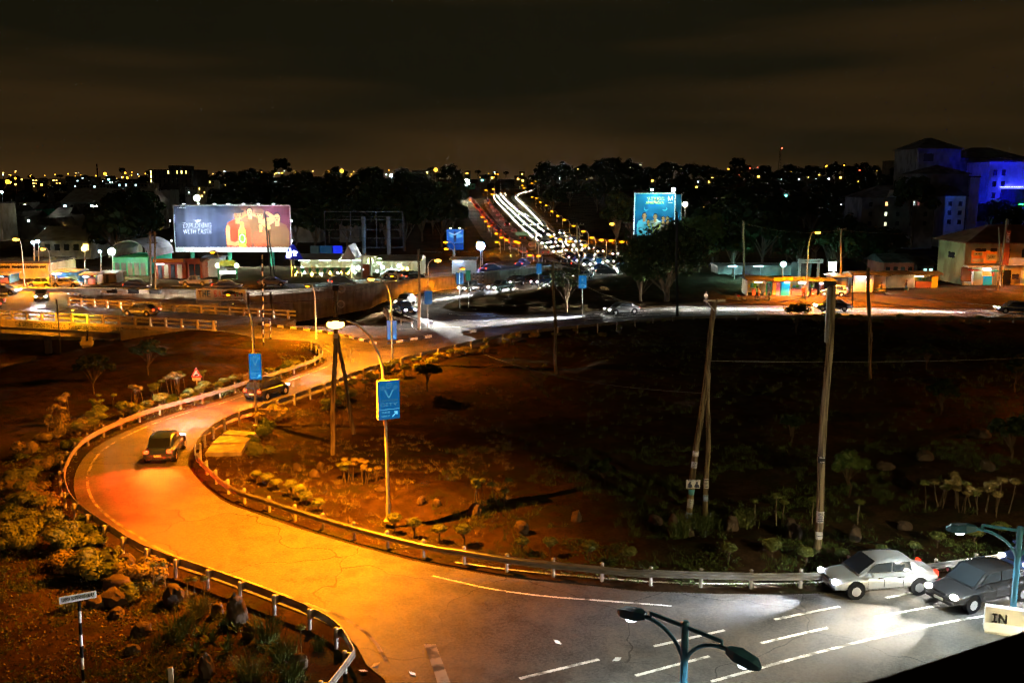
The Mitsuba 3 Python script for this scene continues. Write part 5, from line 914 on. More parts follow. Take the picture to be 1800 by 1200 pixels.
put3(text('VUTA KITI', h * .062, w * .44, .02, True), 'print_lime', 'lettering', w * .52, h * .865); put3(text('AMEINGIA', h * .062, w * .46, .02, True), 'print_lime', 'lettering', w * .50, h * .775); put3(text('M', h * .10, w * .12, .02, True), 'print_white', 'lettering', w * .89, h * .85); put3(box(w * .11, h * .012, .02), 'print_white', 'lettering', w * .89, h * .80)
for s, dx in ((1, .28), (-1, .76)): put3(flat(ellipse(0, 0, .42, .36).difference(ellipse(.1 * s, .16, .36, .3)), .015), 'print_teal', 'emblem', w * dx, h * .66)
def P3(m, mat, name): put3(m, mat, name)
for cx, hh, sk, tp in ((.83, .44, 'print_skin', 'print_dark'), (.72, .44, 'print_skin_light', 'print_brown'), (.52, .5, 'print_skin_light', 'print_white'), (.24, .52, 'print_skin', 'print_teal'), (.34, .36, 'print_skin_light', 'print_teal')): figure(P3, w * cx, h * .06, h * hh, sk, tp, 'print_dark')
for s in (-1, -.3, .4, 1): put3(flat(LineString([(s * .2, 0), (s * 1.1, 2.0)]).buffer(.09), .02, .02), 'print_lime', 'emblem', w * .5, h * .06)
for fx, c, pw in ((.39, TEAL, 250), (.93, WHITE, 950)):
    part(t, 'lamp_arm', tube([(x + w * fx, y, z0 + h + .1), (x + w * fx, y - 1.4, z0 + h + .5)], .05, 5), 'dark'); part(t, 'floodlight', emit(trimesh.creation.icosphere(1, .42 if pw > 300 else .26).apply_translation((x + w * fx, y - 1.4, z0 + h + .75)), np.array(c) * 40, .05), None)
    spot_light(t, (x + w * fx, y - 1.7, z0 + h + .25), (x + w * .5, y, z0 + h * .3), np.array([.5, 1.0, 1.05]) * pw * .55, 75, 30, .8)
spot_light(t, (x + w * .6, y - 2.2, z0 + h + .3), (x + w * .5, y + .1, z0 + h * .2), np.array([.7, 1.0, 1.1]) * 420, 70, 30, .6)
part(t, 'pillar', tube([(x + w * .5, y + .6, -.2), (x + w * .5, y + .6, z0 + .3)], .45, 10), 'grey_wall')
# banner
x, y, z0, w, h = -42.06, 128.00, 0.37, 6.67, 1.45
t = thing('banner', 'white cloth banner with big multicoloured sale lettering on posts before the wall', 'banner')
n = 14; V = np.array([(x + w * i / n, y + .12 * math.sin(i * .8), z0 + h * j - .1 * (0 if j else 1) * math.sin(i / n * 3.14)) for j in (0, 1) for i in range(n + 1)]); part(t, 'cloth', trimesh.Trimesh(V, [[i, i + 1, i + n + 2] for i in range(n)] + [[i, i + n + 2, i + n + 1] for i in range(n)], process=False), 'white_wall')
cx = x + w * .05
for ch, mt in zip('THE SALE', ('print_brown', 'print_blue', 'print_blue', None, 'print_red', 'print_orange', 'print_red', 'print_brown')):
    if mt: part(t, 'lettering', upright(text(ch, h * .58, w * .068, .02, True), 0, (cx + w * .04, y - .2, z0 + h * .30)), mt)
    cx += w * (.088 if mt else .045)
for i, mt in enumerate(('print_red', 'print_green', 'print_red', 'print_dark')): part(t, 'emblem', box(w * .03, .02, h * .3, (x + w * (.79 + .045 * i), y - .2, z0 + h * .5)), mt)
part(t, 'small_print', box(w * .55, .02, h * .06, (x + w * .66, y - .2, z0 + h * .14)), 'grey_wall')
for fx in (0, .47, 1): part(t, 'post', tube([(x + w * fx, y + .2, -5.2), (x + w * fx, y + .2, z0 + h)], .06, 6), 'cream')

# ------------------------------------------------------------------ buildings
WARM, COOL, CYAN = (9, 5, 1.4), (5, 8, 7), (3, 8, 9)
def roof_gable(x, y, w, d, z, hgt, over=.4, axis='x'):
    if axis == 'x': v = [(-w / 2 - over, -d / 2 - over, 0), (w / 2 + over, -d / 2 - over, 0), (w / 2 + over, d / 2 + over, 0), (-w / 2 - over, d / 2 + over, 0), (-w / 2 - over, 0, hgt), (w / 2 + over, 0, hgt)]
    else: v = [(-w / 2 - over, -d / 2 - over, 0), (w / 2 + over, -d / 2 - over, 0), (w / 2 + over, d / 2 + over, 0), (-w / 2 - over, d / 2 + over, 0), (0, -d / 2 - over, hgt), (0, d / 2 + over, hgt)]
    m = trimesh.convex.convex_hull(np.array(v + [(p[0], p[1], p[2] - .12) for p in v[:4]])); m.apply_translation((x + w / 2, y + d / 2, z)); return m
def roof_hip(x, y, w, d, z, hgt, over=.5):
    i = min(w, d) / 2; v = [(-w / 2 - over, -d / 2 - over, 0), (w / 2 + over, -d / 2 - over, 0), (w / 2 + over, d / 2 + over, 0), (-w / 2 - over, d / 2 + over, 0)]; a = max(w / 2 - i, .2), max(d / 2 - i, .2)
    m = trimesh.convex.convex_hull(np.array(v + [(p[0], p[1], -.14) for p in v] + [(-a[0], -a[1], hgt), (a[0], a[1], hgt), (-a[0], a[1], hgt), (a[0], -a[1], hgt)])); m.apply_translation((x + w / 2, y + d / 2, z)); return m
def building(label, b, depth, wall, roof='flat', rmat='roof_dark', rh=1.6, grid=None, lit=(), colr=COOL, name='building', cat='building', ww=.55, wh=.5):
    """b: left x, front y, base z of the visible facade, width, height of the facade."""
    x, y, z, w, h = b; zg = min(float(rise(y)) - .5, z); t = thing(name, label, cat)
    part(t, 'wall', box(w, depth, z + h - zg, (x + w / 2, y + depth / 2, (z + h + zg) / 2)), wall)
    if roof == 'flat': part(t, 'roof', box(w + .3, depth + .3, .3, (x + w / 2, y + depth / 2, z + h + .152)), rmat)
    elif roof == 'hip': part(t, 'roof', roof_hip(x, y, w, depth, z + h + .15, rh), rmat)
    else: part(t, 'roof', roof_gable(x, y, w, depth, z + h + .15, rh, axis=roof), rmat)
    if grid:
        c, r = grid
        for j in range(r):
            for i in range(c):
                cx, cz, sw, sh = x + w * (i + .5) / c, z + h * (j + .52) / r, w / c * ww, h / r * wh
                if (rng.uniform() < lit if isinstance(lit, float) else (i, j) in lit): part(t, 'window', emit(box(sw, .1, sh, (cx, y - .03, cz)), np.array(colr) * rng.uniform(.25, 1), .01), None)
                else: part(t, 'window', box(sw, .1, sh, (cx, y - .03, cz)), 'window_dark')
    return t
# upper left town
building('wide grey factory hall with a row of bright cyan windows', (-138.38, 300.00, 7.02, 25.01, 2.43), 22, 'grey_wall', 'x', 'iron_sheet', 4.0, (12, 1), ((0, 0), (3, 0), (4, 0), (7, 0), (8, 0), (10, 0), (11, 0)), (7, 13, 14), ww=.4, wh=.35)
building('long low hall with a ribbed dark roof in front of the factory hall', (-125.81, 262.00, 3.30, 19.45, 2.13), 20, 'dark_wall', 'x', 'iron_sheet', 3.2, (9, 1))
building('long dark hall with a pale roof edge behind the white floodlight', (-105.32, 225.00, 2.21, 15.36, 2.62), 18, 'dark_wall', 'x', 'iron_sheet', 3.0, (8, 1), ((1, 0), (5, 0)), (2, 5, 6))
building('low wide shed with teal lit ends left of the green roofed hall', (-98.72, 200.00, 1.16, 11.78, 2.58), 16, 'grey_wall', 'x', 'iron_sheet', 2.6, (6, 1), ((5, 0),), WARM)
building('small gabled house with a white edged dormer in front of the hall', (-110.37, 245.00, 5.55, 1.69, 2.27), 7, 'grey_wall', 'y', 'roof_dark', 2.2, (2, 1), ((0, 0),), (3, 5, 5))
building('small gabled house with a bright blue white porch light', (-102.13, 215.00, 3.32, 2.61, 2.13), 8, 'grey_wall', 'y', 'roof_dark', 2.4, (3, 1), ((1, 0), (2, 0)), (9, 18, 20))
building('narrow orange lit gabled house beside the dark tree clump', (-84.97, 212.00, 2.51, 2.17, 2.84), 7, 'cream', 'y', 'roof_red', 2.6, (2, 2), ((1, 1),), WARM)
building('pale apartment row with scattered lit windows, left part', (-185.36, 420.00, 9.49, 15.53, 4.82), 14, 'grey_wall', 'flat', 'roof_dark', 1, (11, 3), .26, (3, 5, 5))
building('pale apartment row with scattered lit windows, right part', (-166.96, 415.00, 9.57, 12.43, 5.48), 14, 'grey_wall', 'flat', 'roof_dark', 1, (9, 3), .26, (3, 5, 5))
building('large dark block with a yellow lit stair strip on its left edge', (-192.48, 520.00, 12.42, 23.30, 9.22), 26, 'dark_wall', 'flat', 'dark', 1, (10, 4), ((0, 0), (0, 1), (0, 2), (0, 3), (4, 3), (6, 3), (7, 3), (8, 3)), (8, 6.5, 1.6), ww=.3, wh=.7)
building('raised roof block on top of the large dark block', (-182.51, 522.00, 21.67, 7.74, 2.08), 18, 'dark_wall', 'flat', 'dark')
building('white windowless house with a gabled front below the dark block', (-136.71, 380.00, 9.46, 4.02, 3.06), 10, 'white_wall', 'y', 'roof_dark', 1.8)
building('pale three storey house behind the top of the big billboard', (-130.27, 390.00, 9.28, 4.98, 4.26), 10, 'white_wall', 'flat', 'roof_dark', 1, (5, 3), ((1, 1),), (3, 5, 4))
building('yellow lit house right behind the pale one above the billboard', (-125.70, 392.00, 9.25, 2.97, 4.28), 10, 'cream', 'flat', 'roof_dark', 1, (3, 3), ((0, 0), (1, 0), (0, 2), (2, 1)), (7, 4.5, 1.0))
building('small yellow lit tower house above the billboard', (-145.63, 470.00, 12.77, 3.10, 3.50), 8, 'cream', 'flat', 'roof_dark', 1, (2, 2), ((0, 1),), (4, 2.6, .6))
building('yellow lit long office block on the left skyline', (-313.37, 640.00, 11.60, 18.89, 5.50), 18, 'cream', 'flat', 'roof_dark', 1, (10, 3), .5, (7, 4.2, .8))
building('dark unfinished block on the left skyline', (-282.25, 620.00, 11.74, 14.98, 6.75), 18, 'dark_wall', 'flat', 'roof_dark', 1, (9, 4), .1, (2, 3, 3))
building('pale low block right of the unfinished one on the skyline', (-249.30, 600.00, 12.91, 5.36, 3.09), 12, 'white_wall', 'flat', 'roof_dark', 1, (4, 2), .5, (3, 5, 4))
building('low dark block with a bright strip on the left skyline', (-218.95, 570.00, 12.08, 7.68, 4.25), 14, 'dark_wall', 'flat', 'roof_dark', 1, (6, 3), ((1, 1), (2, 1), (3, 1)), (4, 8, 7))
building('white box house with a greenish light at the left', (-151.48, 300.00, 7.37, 2.45, 2.08), 8, 'white_wall', 'flat', 'roof_dark', 1, (2, 1), ((1, 0),), (3, 4, 3))
building('house with a greenish wall right of the white box house', (-136.65, 280.00, 6.33, 1.67, 1.62), 8, 'green_wall', 'x', 'roof_dark', 1.5, (2, 1))
building('narrow pale tower at the left frame edge', (-138.13, 260.00, 3.70, 1.88, 6.32), 8, 'cream', 'flat', 'roof_dark')
building('dark house with four yellow windows right of the billboard', (-74.12, 330.00, 7.84, 4.13, 2.66), 9, 'dark_wall', 'x', 'roof_dark', 1.8, (3, 3), ((0, 2), (2, 2), (1, 1), (2, 1), (1, 0), (0, 1)), (4, 3.6, 1.2), ww=.35, wh=.35)
building('dark apartment block with a lit entrance on the middle skyline', (-65.25, 640.00, 14.53, 15.47, 8.05), 16, 'dark_wall', 'flat', 'roof_dark', 1, (7, 4), ((0, 1), (0, 2), (4, 3)), (4, 4, 2))
building('green lit flat building at the upper end of the service road', (-40.64, 700.00, 9.98, 13.79, 4.01), 14, 'green_wall', 'flat', 'roof_dark', 1, (6, 1), ((0, 0), (3, 0)), (3, 10, 8))
# left roadside
t = building('long cream building with a strip of dark openings at the far left', (-86.46, 158.00, 1.21, 10.67, 1.49), 10, 'cream', 'flat', 'roof_dark', 1)
bx0, by0, bz0, bw0, bh0 = -86.46, 158.00, 1.21, 10.67, 1.49
for fx, fw in ((.05, .15), (.26, .15), (.44, .20), (.66, .19), (.87, .09)): part(t, 'window', box(bw0 * fw, .1, bh0 * .26, (bx0 + bw0 * (fx + fw / 2) , by0 - .03, bz0 + bh0 * .62)), 'window_dark')
for i in range(8): part(t, 'wall_panel', box(bw0 / 8 - .1, .08, bh0 * .34, (bx0 + bw0 * (i + .5) / 8, by0 - .05, bz0 + bh0 * .2)), 'cream')
def kiosk(label, b, depth, wall, roof='iron_sheet', open_=None, light=None, fascia=None, name='kiosk', power=0.0, col=WHITE, doors=(), sign=None, scol='print_white', w8=.4):
    x, y, z, w, h = b; z = max(float(rise(y)), z); t = thing(name, label, 'shop')
    part(t, 'back_wall', box0(w, .15, h, x + w / 2, y + depth, z), wall); part(t, 'side_wall', box0(.15, depth - .16, h, x + .075, y + depth / 2, z), wall); part(t, 'side_wall', box0(.15, depth - .16, h, x + w - .075, y + depth / 2, z), wall)
    r = roof_gable(x - .3, y - .9, w + .6, depth + 1.3, z + h + .02, .3, .05); part(t, 'roof', r, roof)
    if open_ is None: part(t, 'front_wall', box0(w - .32, .12, h - .02, x + w / 2, y + .07, z), wall)
    else: part(t, 'counter', box0((w - .4) * open_, .4, .95, x + w / 2, y + .3, z), 'red_wall' if wall != 'red_wall' else 'cream')
    for fx, fw, mt in doors: part(t, 'door', box0(w * fw, .08, h * .82, x + w * (fx + fw / 2), y - .04, z + .02), mt)
    if fascia: part(t, 'fascia', box0(w, .12, .55, x + w / 2, y - 1.0, z + h - .05), fascia)
    if sign: part(t, 'lettering', upright(text(sign, .3, w * .7, .02, True), 0, (x + w / 2, y - 1.075, z + h + .07)), scol)
    if light:
        lx = x + w * light; part(t, 'tube_light', emit(box(min(1.3, w * .4), .12, .12, (lx, y - .75, z + h - .35)), np.array(col) * 24, .05), None)
        if power: point_light(t, (lx, y - .75, z + h - .55), np.array(col) * power, w8)
    if open_ is not None:
        for i in range(5): part(t, 'goods', box0(.35, .3, rng.uniform(.25, .7), x + w * (.15 + .17 * i), y + depth - .5, z + .9), ('print_red', 'print_yellow', 'print_teal', 'print_green', 'print_white')[i])
    return t
kiosk('blue container kiosk with an orange notice at the left', (-71.67, 152.00, -0.39, 3.26, 1.98), 3, 'blue_wall', light=.1, power=30, col=WHITE)
kiosk('brightly lit cyan kiosk left of the green roofed hall', (-67.04, 151.00, -0.19, 2.20, 1.61), 3, 'white_wall', open_=.6, light=.3, power=260, col=np.array([.5, 1, 1.02]))
kiosk('cyan lit shop front at the left frame edge', (-81.21, 152.00, -0.39, 2.02, 1.53), 3, 'blue_wall', open_=.8, light=.5, power=120, col=np.array([.3, .9, 1.1]))
kiosk('dim grey shack right of the bright cyan kiosk', (-65.14, 153.00, -0.49, 2.33, 1.63), 3, 'dark_wall', doors=((.3, .2, 'dark'),))
t = thing('notice_board', 'tall blue grey notice board with white rows of writing by the parked cars', 'sign'); x, y, z0, w, h = -70.06, 146.00, 0.17, 0.89, 1.82; part(t, 'board', box0(w, .08, h, x + w / 2, y, max(z0, .1)), 'print_blue')
for i in range(6): part(t, 'lettering', box(w * .8, .02, .14, (x + w / 2, y - .05, max(z0, .1) + h * (.1 + .15 * i))), 'kerb_white')
x, y, z0, w, h = -68.23, 165.00, -1.20, 6.08, 2.24
t = thing('building', 'market hall with a curved green lit iron roof', 'building'); part(t, 'wall', box0(w, 12, 3.2, x + w / 2, y + 6, -.1), 'green_wall')
ang = np.linspace(0, math.pi, 9); prof = [(w / 2 - math.cos(q) * (w / 2 + .4) - w / 2, 3.2 + 2.9 * math.sin(q)) for q in ang]
for i in range(8): (ax, az), (cx, cz) = prof[i], prof[i + 1]; part(t, 'roof_sheet', trimesh.convex.convex_hull(np.array([(x + w / 2 + q, yy, zz + o) for q, zz in ((ax, az), (cx, cz)) for yy in (y - .5, y + 12) for o in (0, -.1)])), 'iron_sheet')
for i in range(5): part(t, 'door', box0(w * .13, .1, 2.2, x + w * (.14 + .18 * i), y - .03, .0), 'dark_wall')
def flood(label, v, rad, col, look, power, weight=.5, r=.09, name='floodlight_mast', group=None):
    x, y, hx, hz = v; t = thing(name, label, 'light mast', group); part(t, 'mast', tube([(x, y, float(rise(y)) - .2), (hx, y, hz)], r, 6), 'lamp_pole'); part(t, 'bracket', box(.9, .1, .1, (hx, y, hz)), 'dark')
    part(t, 'lamp_head', emit(trimesh.creation.icosphere(1, rad).apply_translation((hx, y - .35, hz + .1)), np.array(col) * look, .05), None)
    if power: point_light(t, (hx, y - .4 - rad, hz - rad * .6), np.array(col) * power, weight)
flood('brilliant white green floodlight above the market hall roof', (-66.19, 159.84, -65.90, 4.42), .62, (.75, 1.0, .92), 40, 1300, .8)
flood('yellow floodlight left of the brilliant white one', (-70.82, 159.84, -70.46, 4.89), .4, (1, .75, .15), 40, 900)
flood('white floodlight high above the dark hall at the upper left', (-110.88, 257.68, -109.96, 8.89), .8, (.9, 1, .85), 40, 900)
flood('small blue white lamp just left of the brilliant floodlight', (-68.08, 159.84, -67.87, 4.42), .25, (.4, .8, 1.1), 30, 0)
flood('left of a pair of pale blue lamps at the left', (-79.21, 159.84, -78.73, 5.92), .32, (.5, .85, 1.1), 30, 0)
flood('right of a pair of pale blue lamps at the left', (-78.45, 159.84, -77.96, 6.11), .32, (.5, .85, 1.1), 30, 0)
flood('white lamp above the top of the big billboard', (-73.52, 226.43, -72.88, 11.97), .75, (.8, 1, .9), 40, 300)
flood('bright blue white floodlight beside the service road', (-5.87, 181.22, -5.85, 3.94), .85, (.22, .5, 1.25), 40, 1100)
flood('white green floodlight at the top of the service road', (-25.37, 544.73, -25.30, 15.06), 2.0, (.7, 1, .9), 40, 2500)
flood('warm white lamp right of the tall teal billboard', (40.41, 226.43, 40.11, 10.53), .62, (1, .9, .62), 40, 250)
flood('orange lamp by the narrow gabled house', (-87.87, 226.43, -87.71, 4.63), .32, (1, .55, .1), 35, 700)
flood('small cyan lamp on the far left hillside', (-170.36, 325.45, -169.54, 12.27), .5, (.5, .9, 1), 25, 0)
flood('pale lamp on the skyline in front of the dark block', (-196.49, 593.54, -195.70, 21.09), 1.3, (.7, .95, 1.1), 35, 0)
for px, (x, y, hx, hz) in enumerate([(-110.07, 633.05, -109.66, 22.15), (-49.33, 633.05, -49.14, 22.87), (-78.04, 633.05, -77.81, 19.26), (-281.64, 677.70, -280.87, 20.65), (-285.58, 677.70, -285.01, 17.55), (-266.67, 677.70, -265.72, 17.94), (-330.21, 633.05, -325.55, 15.28), (-330.52, 729.38, -329.77, 21.01), (-172.76, 650.21, -172.21, 21.20), (-166.34, 650.21, -165.42, 21.20), (-161.80, 650.21, -160.90, 21.20), (-153.11, 650.21, -152.25, 20.83), (-136.47, 650.21, -136.02, 21.58), (-99.42, 650.21, -99.09, 21.58), (104.11, 668.28, 103.77, 22.11), (-37.95, 687.39, -37.84, 21.89)]):
    lb = ('large amber street light on the middle skyline', 'large amber street light on the skyline above the dark apartment block', 'bluish white street light on the middle skyline', 'amber street light above the left skyline houses', 'amber street light below the higher one on the left skyline', 'amber street light right of the mast on the left skyline', 'big amber street light at the left frame edge', 'small amber street light over the unfinished block', 'first amber light of the short row above the billboard', 'second amber light of the short row above the billboard', 'third amber light of the short row above the billboard', 'fourth amber light of the short row above the billboard', 'single amber light right of the short row', 'faint amber light right of the big middle one', 'faint light on the right skyline behind the billboard', 'faint amber light above the highway start')[px]
    c = (.6, .9, 1.1) if px == 2 else (1, .46, .04); rr = (2.0, 2.0, 1.6, 1.7, 1.1, 1.4, 2.2, .8, 1.1, 1.2, 1.0, 1.1, .9, .8, .7, .7)[px]; flood(lb, (x, y, hx, hz), rr * .72, c, 30 if px == 2 else 2.6, 0, name='skyline_light', r=.15)
# red shops and the green lit club
kiosk('red roadside shop with a long orange fascia at the left', (-58.98, 160.00, -1.06, 4.93, 2.84), 5, 'red_wall', 'roof_red', doors=((.08, .12, 'dark'), (.28, .14, 'cream'), (.5, .14, 'dark'), (.72, .16, 'cream')), fascia='print_orange', light=.2, power=40, name='shop')
kiosk('tall red brown shop with an open upper floor beside the billboard pillar', (-53.79, 160.00, -1.06, 2.48, 2.93), 5, 'red_wall', 'roof_red', doors=((.15, .3, 'dark'), (.55, .3, 'dark')), fascia='red_wall', name='shop')
kiosk('pale cream shop wall left of the neon club sign', (-52.01, 163.00, -1.38, 2.34, 3.18), 5, 'white_wall', 'iron_sheet', name='shop')
x, y, z0, w, h = -49.11, 160.00, -0.96, 3.94, 4.25
t = NS = thing('neon_sign', 'yellow neon arch sign between two round white lamps over a white light bar', 'sign')
part(t, 'post', box0(.25, .25, z0 + h * .75 + .1, x + w * .12, y, -.1), 'green_wall'); part(t, 'post', box0(.25, .25, z0 + h * .75 + .1, x + w * .88, y, -.1), 'green_wall'); part(t, 'backing', box(w * .8, .12, h * .28, (x + w / 2, y + .1, z0 + h * .78)), 'black')
part(t, 'lettering', emit(upright(text('NATIVES', .85, w * .62, .03, True), 0, (x + w / 2, y, z0 + h * .74)), (1.0, .85, .03), .05), None)
for fx in (.1, .9): part(t, 'round_lamp', emit(trimesh.creation.icosphere(2, .42).apply_translation((x + w * fx, y - .1, z0 + h * .74)), (5, 6, 3.2), .05), None)
part(t, 'light_bar', emit(box(w * .76, .2, .42, (x + w / 2, y, z0 + h * .48)), (12, 16, 14), .2), None); point_light(t, (x + w / 2, y - .5, z0 + h * .4), (90, 160, 110), .5)
x, y, z0, w, h = -37.55, 160.00, 3.29, 2.17, 2.16
t = thing('neon_sign', 'blue lit gable board with white neon strokes right of the big billboard', 'sign'); part(t, 'board', emit(upright(flat(Polygon([(-w * .5, 0), (w * .9, 0), (w * .2, h * 1.15), (-w * .1, h)]), .1), 0, (x + w / 2, y, z0)), (.004, .006, .16), .05), None)
for pts in ([(.15, .2), (.2, .55), (.3, .3), (.35, .5)], [(.4, .25), (.45, .8), (.5, .25)], [(.62, .5), (.72, .62), (.7, .25), (.85, .25)], [(.8, .6), (.95, .5), (.85, .4)], [(.2, .12), (.45, .16)]): part(t, 'stroke', emit(upright(flat(LineString([(a * w, b * h) for a, b in pts]).buffer(.11), .05), 0, (x, y - .12, z0)), (3, 3.4, 9), .03), None)
part(t, 'post', box0(.3, .3, z0 + .1, x + w * .6, y + .3, -.1), 'dark_wall')
for lb, rc, c in (('dark grey shop board with a faint round emblem behind the restaurant', (-36.65, 176.00, 2.22, 1.58, 2.17), (.012, .02, .02)), ('dark teal shop board beside the blue one', (-34.90, 176.00, 2.22, 2.21, 2.17), (.004, .03, .07)), ('bright blue tilted shop board behind the restaurant', (-32.52, 176.00, 2.32, 1.70, 2.06), (.01, .03, .8)), ('small blue green awning board right of the bright blue one', (-30.06, 176.00, 2.63, 1.72, 1.24), (.01, .14, .24))):
    x, y, z0, w, h = rc; t = thing('shop_board', lb, 'sign'); part(t, 'board', emit(box0(w, .15, h, x + w / 2, y, z0), c, .05), None); part(t, 'stripe', emit(box(w * .7, .05, h * .15, (x + w / 2, y - .11, z0 + h * .28)), np.array(c) * 2 + [0, .0, .1], .02), None); part(t, 'post', box0(.3, .3, z0 + .1, x + w / 2, y + .3, -.1), 'dark_wall')
x, y, z0, w, h = -36.98, 162.00, -0.70, 21.87, 3.16
t = RS = thing('restaurant', 'open roadside restaurant with strings of white and yellow lights', 'restaurant')
for i in range(14): part(t, 'post', box0(.16, .16, 3.0, x + w * i / 13, y, -.1), 'cream')
part(t, 'back_wall', box0(w, .2, 3.2, x + w / 2, y + 7, -.1), 'cream'); part(t, 'roof', roof_gable(x, y - .5, w * .36, 7.5, 3.1, .7, .2), 'iron_sheet'); part(t, 'roof', roof_gable(x + w * .66, y - .5, w * .33, 7.5, 2.9, .7, .2), 'iron_sheet'); part(t, 'gable_roof', roof_gable(x + w * .40, y - .3, w * .085, 7, 3.2, 2.2, .2, 'y'), 'iron_sheet')
part(t, 'gate', cat_([box0(.3, .3, 3.6, x + w * .545, y - .6, -.1), box0(.3, .3, 3.6, x + w * .61, y - .6, -.1), box(w * .075, .3, .3, (x + w * .578, y - .6, 3.65))]), 'kerb_white'); part(t, 'gate_door', box0(w * .055, .1, 2.3, x + w * .578, y - .5, 0), 'red_wall')
for i, (fx, fz, c, r) in enumerate([(.02, .75, 0, .3), (.045, .55, 0, .3), (.03, .4, 0, .28), (.085, .72, 1, .26), (.10, .5, 1, .3), (.16, .42, 0, .3), (.21, .66, 0, .3), (.23, .44, 1, .28), (.30, .5, 0, .34), (.36, .48, 1, .24), (.385, .52, 0, .22), (.435, .5, 0, .34), (.475, .7, 1, .36), (.515, .75, 1, .36), (.49, .5, 1, .22), (.555, .66, 1, .28), (.66, .58, 1, .26), (.70, .78, 1, .32), (.74, .6, 1, .25), (.77, .65, 1, .28), (.80, .62, 1, .24), (.825, .85, 1, .34), (.855, .72, 0, .3), (.89, .7, 0, .3)]):
    part(t, 'bulb', emit(trimesh.creation.icosphere(1, r).apply_translation((x + w * fx, y - .3 - .1 * (i % 3), z0 + h * fz)), np.array((1, .62, .06) if c == 0 else (.62, 1.0, .9)) * 26, .03), None)
for fx in (.09, .25, .40, .50, .72): part(t, 'tube_light', emit(box(1.8, .15, .15, (x + w * fx, y + 1.0, 2.75)), (10, 16, 16), .1), None); point_light(t, (x + w * fx, y + .7, 2.5), (60, 105, 100) if fx != .25 else (120, 85, 20), .25)
for i in range(15): q = x + w * (.02 + .028 * i); part(t, 'bunting', upright(flat(Polygon([(-.55, 0), (.55, 0), (0, -1.1)]), .02), 0, (q + .4, y - .9, 1.75)), 'white_wall' if i % 2 else 'green_wall')
for fx in (.605, .675): part(t, 'round_sign', emit(upright(flat(ellipse(0, 0, .55, .62), .1), 0, (x + w * fx, y + .3, z0 + h * 1.08)), (2.6, 4.2, 1.4), .03), None); part(t, 'sign_post', box0(.12, .12, z0 + h, x + w * fx, y + .45, 0), 'dark')
x, y, z0, w, h = -10.47, 168.00, 0.97, 4.14, 1.58
kiosk('blue lit long shed with pale tube lights by the service road', (x, y, 0.0, w, 2.6), 4, 'white_wall', light=.3, power=60, col=np.array([.4, .6, 1.1]))
# right roadside: shacks along the plaza
R_ = 136.0
kiosk('open yellow lit stall with motorbikes in front, leftmost of the right hand shops', (33.23, 136.00, -0.28, 2.67, 2.34), 3.2, 'cream', 'roof_dark', open_=.5, light=.5, power=120, col=np.array([1, .66, .22]), name='shop')
kiosk('narrow green shop between the yellow stall and the pink shutters', (35.88, 136.00, -0.28, 0.82, 2.18), 3, 'green_wall', 'roof_dark', doors=((.2, .6, 'dark'),), name='shop')
kiosk('shop with pink corrugated shutters left of the blue door', (36.69, 136.00, -0.28, 1.22, 2.18), 3, 'red_wall', 'roof_dark', doors=((.06, .42, 'print_orange'), (.52, .42, 'print_pink')), fascia='print_orange', name='shop')
kiosk('shop with a bright blue roll down door', (37.89, 136.00, -0.28, 1.39, 2.26), 3, 'blue_wall', 'roof_dark', doors=((.1, .8, 'door_blue'),), fascia='print_orange', light=.5, power=30, col=np.array([.5, .9, 1.1]), name='shop')
kiosk('cream fronted shop with a white lit window right of the blue door', (39.25, 136.00, -0.28, 2.68, 2.26), 3, 'cream', 'roof_dark', open_=.9, light=.55, power=220, col=np.array([.9, 1, 1.0]), name='shop')
kiosk('open shop hung with goods left of the white light', (41.90, 136.00, -0.20, 1.72, 2.18), 3, 'dark_wall', 'roof_dark', open_=.6, light=.95, power=90, col=np.array([.8, .9, 1.1]), name='shop')
kiosk('small red shop behind the parked white car', (43.91, 137.00, -0.23, 1.65, 2.03), 3, 'red_wall', 'roof_dark', doors=((.3, .4, 'dark'),), name='shop')
kiosk('purple shadowed shop behind the white car', (46.59, 140.00, -0.59, 2.28, 2.41), 3, 'dark_wall', 'iron_sheet', doors=((.2, .3, 'dark'), (.6, .25, 'grey_wall')), name='shop')
kiosk('white painted kiosk lit by a bright tube, left of the motorcycle', (49.63, 140.00, -0.51, 2.89, 2.66), 3.4, 'white_wall', 'roof_dark', light=.3, power=260, col=np.array([.75, .95, 1.1]), name='kiosk')
kiosk('cream kiosk with a dim wall behind the motorcycle', (52.90, 141.00, -0.54, 1.82, 2.51), 3.2, 'cream', 'roof_dark', name='kiosk')
kiosk('long low brown shed between the kiosk and the stall with yellow cloth', (56.69, 146.00, -0.95, 4.28, 2.17), 4, 'grey_wall', 'roof_dark', name='shed')
kiosk('market stall with a bright yellow cloth and a warm lamp', (60.89, 146.00, -0.78, 3.69, 2.16), 2.6, 'cream', 'iron_sheet', open_=.9, light=.12, power=110, col=np.array([1, .7, .25]), doors=((.72, .26, 'print_yellow'),), name='market_stall')
building('dark iron shed behind the roadside shops', (63.59, 165.00, -0.71, 5.05, 2.92), 8, 'red_wall', 'x', 'roof_dark', 1.2, (4, 1))
building('low dark house behind the market stall', (71.24, 170.00, -1.22, 2.99, 2.61), 7, 'dark_wall', 'x', 'roof_dark', 1.2, (3, 1), ((1, 0), (2, 0)), (2, 5, 4))
building('teal lit long wall behind the roadside shops', (35.81, 168.00, -1.31, 13.77, 2.48), 6, 'grey_wall', 'flat', 'iron_sheet')
x, y, z0, w, h = 47.22, 160.00, 0.74, 4.18, 2.55
